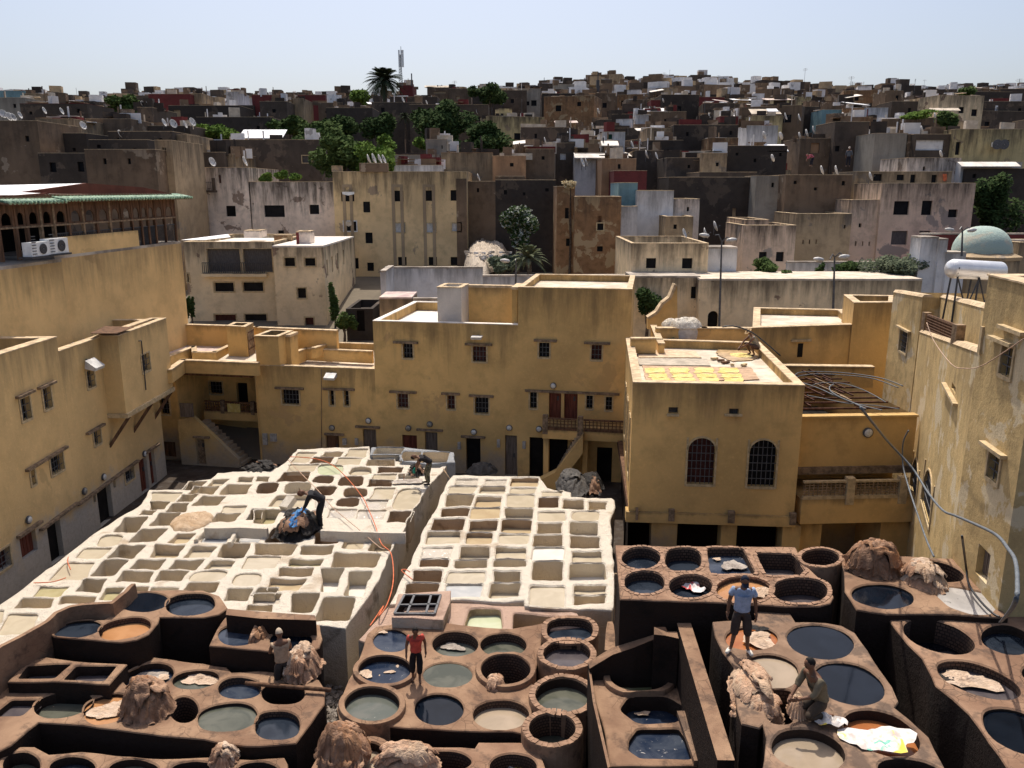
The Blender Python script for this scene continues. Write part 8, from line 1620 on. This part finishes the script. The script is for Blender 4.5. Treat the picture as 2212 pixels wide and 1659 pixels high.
sheet_on('puddle', 'wet brown stain round the crouching roof worker', 'puddle', ZR, [(760, 905), (930, 930), (1180, 960), (1290, 1040), (1180, 1110), (1000, 1120), (880, 1060), (860, 980), (740, 940)], zr_+.006, flat('wet_brown_screed', (.42, .27, .12), .35, .25, 2, c2=(.55, .38, .20), spec=.4), .08)
rows = [(1172, 1222), (1222, 1262), (1258, 1300)]
for i, (ya, yb_) in enumerate(rows):
    for j in range(4):
        xs = [235+i*25+j*212, 235+i*25+j*212+190]; 
        pts = [(xs[0]+10, ya+6), (xs[0]+60, ya), (xs[0]+110, ya+5), (xs[1]-20, ya+1), (xs[1], (ya+yb_)/2), (xs[1]-14, yb_-3), (xs[0]+120, yb_-7), (xs[0]+60, yb_-2), (xs[0]+14, yb_-5), (xs[0]+24, (ya+yb_)/2)]
        o = sheet_on('yellow_hide', f"{['rear', 'middle', 'front'][i]} row yellow hide drying on the roof mat, {['at the left end', 'second along', 'third along', 'at the right end'][j]}", 'hide', ZR, pts, zr_+.03, M['yellow'], .04, .012); o['group'] = 'yellow hides drying on the roof'
for i, (x, y, w) in enumerate(((905, 1118, 25), (945, 1135, 30), (850, 1102, 28), (1105, 1157, 28), (1005, 1157, 10))):
    a = onz(*ZR(x, y), zr_); mb = MB(); mb.box(a+Vector((0, 0, .05)), (w/90, .14, .08), .3*i); tag(obj('scrap', mb, M['wood' if i < 2 else 'frame']), ['dark sandal on the hide roof', 'dark tool on the hide roof', 'pale slat near the tan mat', 'pale slat near the parapet', 'small chip on the hide roof'][i], 'scrap')
heap('yellow_hides', 'wet yellow hides in front of the crouching roof worker', 'hides', ZR, 1090, 1068, 100, 20, zr_, .05, M['yellow'], .02, 4, 33)
# hides and sheets lying in the vats
def floater(label, zf, cx, cy, rx, ry, z, mat, seed=0, amp=.05, name='hide', cat='hide', rot=0, n=26):
    rr = random.Random(seed); c = onz(*zf(cx, cy), z); ex = (onz(*zf(cx+rx, cy), z)-c).length; ey = (onz(*zf(cx, cy-ry), z)-c).length; vs = []; fs = []; m = 9
    ph = [rr.uniform(0, 6) for _ in range(4)]
    for i in range(m+1):
        t = i/m
        for j in range(n):
            a = 2*pi*j/n; k = t*(1+.22*sin(2*a+ph[0])+.16*sin(3*a+ph[1])+.10*sin(5*a+ph[2])+.06*sin(9*a+ph[3])); p = Vector((cos(a)*k*ex, sin(a)*k*ey)); p = Matrix.Rotation(radians(rot), 2) @ p
            z_ = z+.025+amp*(abs(noise.noise((p.x*5+seed, p.y*3, 0)))+.6*noise.noise((p.x*11, p.y*8, seed)))*(1-.6*t); vs.append((c.x+p.x, c.y+p.y, z_))
    for i in range(m):
        for j in range(n): fs.append((i*n+j, (i+1)*n+j, (i+1)*n+(j+1) % n, i*n+(j+1) % n))
    return tag(obj(name, (vs, fs), mat, smooth=True, sharp=60), label, cat)
def plastic():
    s = NT('printed_plastic_sheet'); a = s.noise(2.0, 3, dist=1); b = s.noise(2.6, 3, dist=1, stretch=(1, 1.3, 1)); c = s.noise(8, 5)
    col = s.mix(s.ramp(c, .4, .7), (.72, .68, .64), (.55, .47, .42)); col = s.mix(s.ramp(a, .56, .62), col, (.80, .62, .10)); col = s.mix(s.ramp(b, .63, .68), col, (.18, .48, .38)); s.b.inputs['Roughness'].default_value = .35; s.bump(c, .5, .02); return s.out(col)
M['plastic'] = plastic(); M['redwhite'] = flat('red_white_sack', (.62, .55, .52), .6, .1, 2); 
def rw():
    s = NT('red_and_white_sack'); a = s.noise(3, 2, dist=.6); s.b.inputs['Roughness'].default_value = .5; return s.out(s.mix(s.ramp(a, .48, .52), (.70, .64, .62), (.50, .08, .08)))
M['redwhite'] = rw()
for i, (lab, zf, cx, cy, rx, ry, z, mt, am, nm, ct) in enumerate((('wet pale hides floating in the square vat of the high block', ZK, 1150, 262, 85, 45, zd-.2, 'hide_grey', .05, 'hide', 'hide'), ('pale hides crowding the orange vat behind the blue shirted man', ZK, 1370, 490, 95, 50, zd-.12, 'hide_pale', .07, 'hide', 'hide'),
     ('red and white sack in the blue vat', ZK, 805, 455, 88, 38, zd-.3, 'redwhite', .22, 'sack', 'sack'), ('large pale hide filling the vat behind the man in the blue shirt', ZK, 1370, 905, 150, 62, ze-.06, 'hide_pale', .09, 'hide', 'hide'), ('dark scraps of hide at the far rim of that filled vat', ZK, 1370, 808, 70, 22, ze-.03, 'hide_dark', .08, 'hide', 'hide'),
     ('big printed plastic sheet spread over the rust red vat', ZJ, 965, 1420, 270, 115, ze-.02, 'plastic', .10, 'plastic_sheet', 'plastic sheet'), ('printed plastic bag on the rim beside the bearded man', ZJ, 520, 1262, 125, 62, ze+.03, 'plastic', .22, 'plastic_bag', 'plastic bag'),
     ('small bright plastic scrap in the dark vat near the right edge', ZJ, 2070, 548, 80, 22, zg-.30, 'plastic', .05, 'plastic_scrap', 'plastic'), ('pinkish hides hanging into the long brick vat', ZJ, 1720, 915, 215, 75, zg-.22, 'hide_pale', .14, 'hide', 'hide'), ('pale hide at the bottom of the deep brick vat', ZJ, 1450, 622, 120, 28, zg-.75, 'hide_pale', .05, 'hide', 'hide'),
     ('tan hide curled in the vat left of the big heap', ZG, 560, 1165, 130, 50, zk-.38, 'hide_cloth', .16, 'hide', 'hide'), ('wet orange hides under the edge of the big heap', ZG, 940, 1165, 130, 75, zk-.10, 'hide_pale', .07, 'hide', 'hide'), ('pale and black hides in the blue vat behind the big heap', ZG, 1260, 895, 150, 55, zk-.22, 'hide_grey', .08, 'hide', 'hide'),
     ('crumpled tan hides soaking in the grey vat', ZG, 1735, 900, 130, 55, zk-.18, 'hide_pale', .09, 'hide', 'hide'), ('pale hide scrap floating in the foaming vat left of the red shirt man', ZH, 950, 850, 60, 34, zc-.12, 'hide_pale', .05, 'hide', 'hide'), ('thin pale hide scrap in the middle of that vat', ZH, 1160, 835, 42, 14, zc-.12, 'hide_pale', .04, 'hide', 'hide'),
     ('white bag in the brick vat at the bottom edge', ZI, 20, 1655, 80, 30, 1.5, 'plastic', .1, 'plastic_bag', 'plastic bag'), ('dark ashes floating in the mossy vat', ZI, 1180, 930, 110, 40, zh-.28, 'hide_dark', .03, 'hide', 'hide'), ('silvery wet skins at the yard man\'s feet', ZW, 1470, 500, 110, 24, 2.03, 'hide_grey', .05, 'hide', 'hide'))):
    floater(lab, zf, cx, cy, rx, ry, z+.02, M[mt], i+3, am, nm, ct)
# more small wet scraps in the dye
for i, (zf, cx, cy, rx, ry, z, mt, lab) in enumerate(((ZH, 1090, 490, 40, 14, zc-.07, 'hide_pale', 'pale scrap at the far side of the blue vat beside the red shirt man'), (ZH, 1700, 620, 95, 30, zc-.34, 'hide_grey', 'crumpled scraps floating in the brick vat behind the red shirt man'), (ZH, 830, 1160, 50, 22, zc-.17, 'hide_pale', 'pale scraps at the left rim of the grey green vat'),
     (ZH, 1150, 1150, 60, 22, zc-.17, 'hide_grey', 'torn skins at the right rim of the grey green vat'), (ZH, 930, 1060, 26, 12, zc-.17, 'hide_pale', 'small pale skin near the middle of the grey green vat'), (ZH, 1240, 790, 34, 14, zc-.15, 'hide_pale', 'pale strip near the right rim of the foaming vat'), (ZH, 1080, 860, 24, 22, zc-.15, 'hide_pale', 'upright pale strip in the foaming vat'),
     (ZI, 1130, 1195, 60, 18, zh-.36, 'hide_pale', 'white scrap floating in the middle vat of the walled bay'), (ZK, 1010, 205, 40, 10, zd-.21, 'hide_pale', 'white scrap near the left rim of the square vat'), (ZJ, 1540, 885, 70, 26, zg-.2, 'hide_dark', 'dark skin at the end of the pinkish hides'), (ZG, 1400, 890, 60, 30, zk-.18, 'hide_pale', 'pale skin at the right of the blue vat behind the heap'))): floater(lab, zf, cx, cy, rx, ry, z+.02, M[mt], i+60, .05, 'hide_scrap', 'hide')
# poles and sticks
def stick(label, pts, r, mt='wood', name='pole', cat='pole'):
    mb = MB(); mb.tube(pts, r, 7); tag(obj(name, mb, M[mt], smooth=True), label, cat)
stick('dark wooden pole laid across the vat of the man with the towel', [onz(*ZH(-90, 925), zk+.12), onz(*ZH(645, 985), zk+.12)], .05)
stick('thin stick leaning on the end of the large white block', [onz(*ZW(1755, 385), 2.15), onz(*ZW(1830, 500), 1.9)], .02, 'wood_pale'); stick('thin rod standing in a vat near the yard man', [onz(*ZW(1415, 560), 1.8), onz(*ZW(1417, 430), 2.2)], .02)
stick('vertical pole among the pale brown hides', [onz(*ZH(302, 800), zk+.3), onz(*ZH(298, 700), zk+.5)], .025, 'hide'); stick('short stick lying below the metal grate', [onz(*ZB(508, 1525), 2.0), onz(*ZB(580, 1570), 1.95)], .03)
for i, x in enumerate((892, 903, 912)):
    stick(['left', 'middle', 'right'][i]+' of the thin pipes standing against the side of the high brick rimmed block', [Vector(onz(*ZI(x, 610), 2.2)), Vector(onz(*ZI(x-2, -20), 4.6))], .025, 'wood_pale', 'pipe', 'pipe')
mb = MB(); a = onz(*ZI(840, 400), 3.2); q = [onz(*ZI(*p), 2.9) for p in ((825, 395), (865, 392), (895, 450), (890, 640), (800, 640), (810, 480))]; mb.add(q+[Vector((p.x, p.y, 0)) for p in q], [tuple(range(6))[::-1]]+[(i, 6+i, 6+(i+1) % 6, (i+1) % 6) for i in range(6)]); tag(obj('stone_slab', mb, M['clay']), 'upright brown slab standing between the round vats and the high block', 'slab')
# boulders in the gully
bl = lime('boulder_lime', (.50, .42, .32), (.20, .15, .09), .15)
for i, (lab, x, y, rx, ry, h) in enumerate((('big lime crusted boulder at the corner of the white block', 690, 670, 95, 60, .55), ('rounded boulder below the big one', 760, 745, 70, 42, .4), ('low pale rock under the corner of the white block', 650, 560, 90, 45, .7), ('brown mossy rock in the gully', 620, 800, 50, 40, .3))): heap('boulder', lab, 'rock', ZH, x, y, rx, ry, .25, h, bl, .05, 1.3, 50+i, 1.4, fold=.3)
vs = []; fs = []; rr = random.Random(4)
for i in range(900):
    t = rr.random(); x = 600+t*90+rr.gauss(0, 55); y = 820+(1-t)*600
    p = onz(*ZH(x, y), rr.uniform(.08, .25)) if i % 2 else onz(*ZI(rr.uniform(1700, 1900), rr.uniform(1180, 1650)), .15); s = rr.uniform(.03, .11); d = Vector((rr.gauss(0, 1), rr.gauss(0, 1), rr.gauss(0, .4))).normalized()*s; e = d.orthogonal().normalized()*s*.7; b = len(vs); vs += [p-d, p+e, p+d, p-e]; fs.append((b, b+1, b+2, b+3))
obj('hide_scraps', (vs, fs), M['hide_grey'], kind='stuff')
# ---------------------------------------------------------------- people
STD = dict(pel=(0, 0, .95), spi=(0, .01, 1.13), che=(0, .02, 1.33), nec=(0, .03, 1.47), hea=(0, .07, 1.60), sL=(-.18, .01, 1.40), eL=(-.25, -.01, 1.12), wL=(-.24, .06, .88), hL=(-.09, 0, .90), kL=(-.11, .03, .49), aL=(-.12, -.01, .09), tL=(-.15, .14, .035))
def sk_mesh(pts, edges, rad, root, sub=1):
    ks = list(pts); me = bpy.data.meshes.new('tmp'); me.from_pydata([pts[k] for k in ks], [(ks.index(a), ks.index(b)) for a, b in edges], []); o = bpy.data.objects.new('tmp', me); COL.objects.link(o)
    m = o.modifiers.new('s', 'SKIN'); m.use_smooth_shade = True; m.branch_smoothing = .4
    for i, k in enumerate(ks): r = rad[k]; d = me.skin_vertices[0].data[i]; d.radius = r if isinstance(r, tuple) else (r, r); d.use_root = (k == root)
    if sub: m2 = o.modifiers.new('u', 'SUBSURF'); m2.levels = m2.render_levels = sub
    dg = bpy.context.evaluated_depsgraph_get(); nm = bpy.data.meshes.new_from_object(o.evaluated_get(dg)); vs = [v.co.copy() for v in nm.vertices]; fs = [tuple(p.vertices) for p in nm.polygons]
    bpy.data.objects.remove(o); bpy.data.meshes.remove(nm); return vs, fs
SKIN = flat('skin', (.17, .085, .05), .6, .15, 12, spec=.3, bump=0); HAIR = flat('dark_hair', (.012, .010, .009), .7, .3, 20)
def person(label, foot, H, heading, pose={}, shirt=None, trou=None, sleeve=.45, leg=1., cap=None, hairc=HAIR, shoes=None, tank=False, gloves=None, turn=0, sc_x=1.):
    J = {k: Vector(v) for k, v in STD.items()}
    for k in list(J):
        if k.endswith('L'): v = J[k]; J[k[0]+'R'] = Vector((-v.x, v.y, v.z))
    for k, v in pose.items(): J[k] = Vector(v)
    s = H/1.72; m = Matrix.Rotation(heading, 3, 'Z')
    def T(v): v = Vector(v)*s; return Vector(foot)+m @ v
    t = thing('person', label, 'person', foot); body = MB()
    rad = dict(pel=(.125, .095), spi=(.115, .085), che=(.15, .10), nec=.052, hea=.06, sL=.062, sR=.062, eL=.042, eR=.042, wL=.028, wR=.028, hL=.085, hR=.085, kL=.056, kR=.056, aL=.036, aR=.036, tL=.034, tR=.034)
    E = [('pel', 'spi'), ('spi', 'che'), ('che', 'nec'), ('nec', 'hea'), ('che', 'sL'), ('sL', 'eL'), ('eL', 'wL'), ('che', 'sR'), ('sR', 'eR'), ('eR', 'wR'), ('pel', 'hL'), ('hL', 'kL'), ('kL', 'aL'), ('aL', 'tL'), ('pel', 'hR'), ('hR', 'kR'), ('kR', 'aR'), ('aR', 'tR')]
    vs, fs = sk_mesh(J, E, rad, 'pel', 1); body.add([T(v) for v in vs], fs)
    # head with jaw, nose, brow and ears
    hc = J['hea']+Vector((0, .0, .03)); nk = (J['hea']-J['nec']).normalized(); n_, k_ = 14, 18; up = nk; fw = Vector((0, 1, 0)); fw = (fw-up*fw.dot(up)).normalized(); fw = Matrix.Rotation(turn, 3, up) @ fw; rt = fw.cross(up)
    hv = []
    for i in range(n_+1):
        ph = pi*i/n_; z = cos(ph)
        for j in range(k_):
            a = 2*pi*j/k_; x, y = sin(ph)*cos(a), sin(ph)*sin(a); w = .077*(1-.22*max(0, -z-.1)); dp = .097*(1-.10*max(0, -z)); f = y
            off = 0
            if f > .8 and -.35 < z < .12: off = .018*(1-abs(x)*5) if abs(x) < .2 else 0
            if f > .55 and .12 < z < .3 and abs(x) > .15: off = -.006
            if abs(x) > .93 and abs(z) < .28: w *= 1.14
            hv.append(hc+rt*(x*w)+fw*(f*dp+off)+up*(z*.122))
    body.add([T(v) for v in hv], [(i*k_+j, (i+1)*k_+j, (i+1)*k_+(j+1) % k_, i*k_+(j+1) % k_) for i in range(n_) for j in range(k_)])
    # hands: palm, four fingers, thumb from the side
    for sd_ in 'LR':
        w, e = J['w'+sd_], J['e'+sd_]; d = (w-e).normalized(); sg = -1 if sd_ == 'L' else 1; ac = d.cross(Vector((sg, 0, 0))); ac = ac.normalized() if ac.length > .1 else Vector((0, 1, 0))
        pt = {'w': w-d*.02, 'p': w+d*.05}; rd = {'w': .026, 'p': (.036, .018)}; ed = [('w', 'p')]
        for q in range(4):
            o = ac*(.027-.018*q); l = (.072, .08, .075, .058)[q]; cu = d.cross(ac)*(.018); pt[f'a{q}'] = w+d*.085+o; pt[f'b{q}'] = w+d*(.085+l*.5)+o*1.1+cu*.5; pt[f'c{q}'] = w+d*(.085+l*.9)+o*1.1+cu*1.8
            for c_, r_ in (('a', .0105), ('b', .0095), ('c', .007)): rd[f'{c_}{q}'] = r_
            ed += [('p', f'a{q}'), (f'a{q}', f'b{q}'), (f'b{q}', f'c{q}')]
        pt['t1'] = w+d*.045+ac*.045; pt['t2'] = w+d*.085+ac*.062; rd['t1'] = .012; rd['t2'] = .009; ed += [('p', 't1'), ('t1', 't2')]
        v2_, f2_ = sk_mesh(pt, ed, rd, 'w', 0)
        if gloves: g = MB(); g.add([T(v) for v in v2_], f2_); obj('glove', g, gloves, t, smooth=True)
        else: body.add([T(v) for v in v2_], f2_)
    bo = obj('body', body, SKIN, t, smooth=True)
    ey = MB()
    for sg in (-1, 1): c = T(hc+rt*(sg*.03)+fw*.088+up*.02); ey.lathe(c, [(.001, 0), (.011*s, .001), (.001, .006)], 8, m @ fw)
    obj('eyes', ey, HAIR, t)
    hm = MB(); lv = [hc-fw*.008+rt*(sin(ph)*cos(a)*.084)+fw*(sin(ph)*sin(a)*.103-.01*(sin(a) > 0))+up*(cos(ph)*.130) for ph in [pi*i/16 for i in range(9)] for a in [2*pi*j/16 for j in range(16)]]
    hm.add([T(v-(fw*.02 if False else Vector())) for v in lv], [(i*16+j, (i+1)*16+j, (i+1)*16+(j+1) % 16, i*16+(j+1) % 16) for i in range(8) for j in range(16)])
    if cap: 
        if cap[1]: 
            b = len(hm.v); br = [T(hc+rt*(cos(a)*cap[1])+fw*(sin(a)*cap[1]+.02)+up*.035) for a in [2*pi*j/16 for j in range(16)]] if cap[1] > .12 else [T(hc+rt*x+fw*y+up*z_) for x, y, z_ in ((-.07, .07, .045), (.07, .07, .045), (.06, .165, .03), (-.06, .165, .03))]
            if cap[1] > .12: inn_ = [T(hc+rt*(cos(a)*.08)+fw*(sin(a)*.1)+up*.05) for a in [2*pi*j/16 for j in range(16)]]; hm.add(br+inn_, [(j, (j+1) % 16, 16+(j+1) % 16, 16+j) for j in range(16)])
            else: hm.add(br, [(0, 1, 2, 3)])
        obj('hat', hm, cap[0], t, smooth=True)
    elif hairc: obj('hair', hm, hairc, t, smooth=True)
    def lerp(a, b, k): return J[a].lerp(J[b], k)
    if shirt:
        P = {k: J[k] for k in ('pel', 'spi', 'che', 'sL', 'sR')}; P['pel'] = J['pel']-(J['spi']-J['pel'])*.32; P['nec'] = J['che'].lerp(J['nec'], .62); r2 = dict(pel=(.19, .15), spi=(.18, .145), che=(.195, .145), nec=.068, sL=.085, sR=.085); e2 = [('pel', 'spi'), ('spi', 'che'), ('che', 'nec'), ('che', 'sL'), ('che', 'sR')]
        if sleeve:
            for sd_ in 'LR':
                if sleeve > 1: P['m'+sd_] = J['e'+sd_]; r2['m'+sd_] = .062; P['n'+sd_] = lerp('e'+sd_, 'w'+sd_, sleeve-1); r2['n'+sd_] = .05; e2 += [('s'+sd_, 'm'+sd_), ('m'+sd_, 'n'+sd_)]
                else: P['m'+sd_] = lerp('s'+sd_, 'e'+sd_, sleeve); r2['m'+sd_] = .074; e2.append(('s'+sd_, 'm'+sd_))
        v, f = sk_mesh(P, e2, r2, 'spi', 2); mb = MB(); mb.add([T(q+Vector((noise.noise(q*9), noise.noise(q*9+Vector((5, 0, 0))), 0))*.012) for q in v], f); obj('shirt', mb, shirt, t, smooth=True)
    if trou:
        P = {'pel': J['pel'], 'w_': J['pel'].lerp(J['spi'], .35)}; r2 = {'pel': (.165, .135), 'w_': (.15, .12)}; e2 = [('pel', 'w_')]
        for sd_ in 'LR':
            P['h'+sd_] = J['h'+sd_]; P['k'+sd_] = J['k'+sd_]; r2['h'+sd_] = .115; r2['k'+sd_] = .09; e2 += [('pel', 'h'+sd_), ('h'+sd_, 'k'+sd_)]; P['a'+sd_] = lerp('k'+sd_, 'a'+sd_, max(.1, leg)); r2['a'+sd_] = .075 if leg < .6 else .062; e2.append(('k'+sd_, 'a'+sd_))
        v, f = sk_mesh(P, e2, r2, 'pel', 2); mb = MB(); mb.add([T(q+Vector((noise.noise(q*8), noise.noise(q*8+Vector((5, 0, 0))), 0))*.012) for q in v], f); obj('trousers', mb, trou, t, smooth=True)
    if shoes:
        for sd_ in 'LR':
            v, f = sk_mesh({'a': J['a'+sd_]-Vector((0, .05, .045)), 'b': J['a'+sd_].lerp(J['t'+sd_], .5), 'c': J['t'+sd_]+Vector((0, .05, .0))}, [('a', 'b'), ('b', 'c')], {'a': .045, 'b': (.05, .04), 'c': .04}, 'a', 1); mb = MB(); mb.add([T(q) for q in v], f); obj('shoe', mb, shoes, t, smooth=True)
    return t
def height_at(foot, zf, x, y):
    p = onpl(*zf(x, y), foot, Vector((0, -1, 0))); return p.z-foot.z
cl = lambda n, c, v=.15: flat(n, c, .85, v, 9, bump=.4)
f1 = onz(*ZK(1200, 1008), ze); person('man in a light blue shirt and dark cap standing on the high vat block', f1, height_at(f1, ZK, 1232, 322)/1.0, pi-.15, dict(kL=(-.13, .04, .49), aL=(-.16, -.02, .09), tL=(-.24, .10, .035), tR=(.26, .08, .035), aR=(.16, -.01, .09), hea=(0, .11, 1.58), wL=(-.27, .02, .87), wR=(.27, .02, .87)), cl('blue_shirt_cloth', (.30, .37, .50)), cl('dark_shorts', (.045, .035, .032)), .62, .25, cap=(cl('navy_cap', (.012, .016, .03)), .11), shoes=cl('white_slippers', (.70, .66, .58)))
f2 = onz(*ZH(1390, 912), zc); person('man in a coral red shirt walking over the low terrace of round vats', f2, height_at(f2, ZH, 1362, 420)/1.0, pi+.12, dict(kL=(-.09, .09, .50), aL=(-.08, .08, .10), tL=(-.10, .22, .05), kR=(.10, .03, .49), aR=(.10, -.08, .09), tR=(.12, .06, .035), hea=(0, .12, 1.57), eL=(-.25, -.06, 1.13), wL=(-.26, -.02, .87), eR=(.25, .02, 1.12), wR=(.26, .12, .88)), cl('coral_shirt', (.55, .085, .06)), cl('black_trousers', (.014, .013, .014)), .5, .55)
KN = dict(pel=(0, -.12, .32), spi=(0, -.04, .52), che=(0, .08, .76), nec=(0, .13, .90), hea=(0, .19, 1.02), sL=(-.19, .1, .83), eL=(-.22, .22, .58), wL=(-.14, .44, .52), sR=(.19, .1, .83), eR=(.23, .20, .56), wR=(.12, .42, .40), hL=(-.1, -.08, .30), kL=(-.13, .26, .14), aL=(-.12, -.16, .06), tL=(-.12, -.3, .04), hR=(.1, -.08, .30), kR=(.13, .26, .14), aR=(.12, -.16, .06), tR=(.12, -.3, .04))
SQ = dict(pel=(0, -.12, .34), spi=(0, -.02, .54), che=(0, .13, .76), nec=(0, .22, .88), hea=(0, .31, .98), sL=(-.18, .16, .80), eL=(-.24, .38, .60), wL=(-.16, .58, .45), sR=(.18, .16, .80), eR=(.24, .38, .58), wR=(.14, .60, .35), hL=(-.1, -.06, .34), kL=(-.22, .34, .50), aL=(-.16, .08, .09), tL=(-.17, .24, .035), hR=(.1, -.06, .34), kR=(.22, .34, .50), aR=(.16, .08, .09), tR=(.17, .24, .035))
f3 = onz(*ZK(1850, 1560), ze); person('bearded man in a khaki shirt kneeling beside the folded tan hides', f3, 1.72, pi/2+.3, KN, cl('khaki_shirt', (.16, .13, .085)), cl('brown_trousers', (.07, .05, .035)), 1.35, .8)
bd = MB(); f4 = onz(*ZH(245, 1040), zk-.5); p4 = person('man with a pale towel over his head standing in a vat', f4, 1.75, .5, dict(hea=(0, .08, 1.57), eL=(-.24, .1, 1.15), wL=(-.18, .34, 1.08), eR=(.24, .1, 1.15), wR=(.18, .34, 1.08)), cl('tan_tunic', (.42, .30, .20)), cl('wet_trousers', (.05, .04, .035)), .2, .9, cap=(cl('towel_cloth', (.48, .38, .28)), 0))
BN = dict(pel=(0, -.14, .92), spi=(0, .0, 1.04), che=(0, .2, 1.14), nec=(0, .36, 1.15), hea=(0, .49, 1.13), sL=(-.18, .24, 1.13), eL=(-.22, .34, .86), wL=(-.16, .46, .64), sR=(.18, .24, 1.13), eR=(.22, .34, .86), wR=(.16, .46, .64), hL=(-.09, -.12, .88), hR=(.09, -.12, .88), kL=(-.12, -.02, .48), kR=(.12, .04, .48), aL=(-.13, -.06, .09), aR=(.13, .0, .09), tL=(-.15, .1, .035), tR=(.15, .16, .035))
f5 = onz(*ZW(690, 898), 2.03); person('man in black with a brown hat bending over the blue cloth', f5, 1.95, pi/2+.1, BN, cl('black_shirt', (.02, .02, .023)), cl('black_work_trousers', (.018, .018, .02)), 1.6, .95, cap=(cl('brown_hat', (.10, .04, .03)), .11), shoes=cl('black_boots', (.02, .02, .02)))
f6 = onz(*ZW(1618, 522), 2.03); person('man in a black shirt and green gloves bending over a white vat', f6, 1.75, pi/2+.15, BN, cl('black_tshirt', (.022, .02, .022)), flat('camouflage_trousers', (.13, .12, .08), .85, .6, 14), .5, .95, gloves=cl('green_gloves', (.02, .22, .15)), shoes=cl('black_boots', (.02, .02, .02)))
f7 = onz(*ZR(1195, 1070), zr_); person('crouching man in a straw hat spreading yellow hides on the roof', f7, 1.75, pi/2+.2, SQ, cl('grey_vest', (.30, .27, .22)), cl('brown_shorts', (.10, .06, .045)), .25, .1, cap=(cl('straw_hat', (.40, .27, .14)), .16))
f8 = ony(*Z4(690, 925), 76.5); person('person in a white cap standing on the far cluttered terrace', f8, 1.75, pi-.5, {}, cl('grey_blue_top', (.10, .11, .13)), cl('dark_pants', (.02, .02, .03)), 1.5, .9, cap=(cl('white_cap', (.6, .55, .5)), .11)); f9 = ony(*Z4(372, 920), 76.5); person('person in a pink headscarf leaning on the far terrace', f9, 1.5, pi/2, BN, cl('pink_top', (.40, .10, .14)), cl('dark_pants', (.02, .02, .03)), 1.5, .9, cap=(cl('pink_scarf', (.55, .14, .18)), 0))
# hides held by the bearded man
drape('held_hide', 'tan hide held up by the bearded man between his hands', 'hide', ZK, 1700, 1560, 65, 70, ze-.1, .32, [M['hide_cloth'], M['cloth3']], 4, 61, .03)
# washing and cloths far off
for lab, zf, x0, y0, x1, y1, Y, mt in (('white cloth hanging in the top left window of the apartment house', Z2, 745, 1312, 848, 1332, 75.6, 'white_metal'), ('washing in the framed window of the apartment house', Z2, 775, 1568, 825, 1600, 75.6, 'roof_pale'), ('red cloth on the far shaded terrace', Z4, 1515, 985, 1545, 1040, 77.6, 'hose')):
    q = [ony(*zf(x, y), Y) for x, y in ((x0, y0), (x1, y0), (x1, y1), ((x0+x1)/2, y1+12), (x0, y1))]; mb = MB(); mb.add(q+[p+Vector((0, .05, 0)) for p in q], [(4, 3, 2, 1, 0), (5, 6, 7, 8, 9)]); tag(obj('cloth', mb, M[mt]), lab, 'cloth')
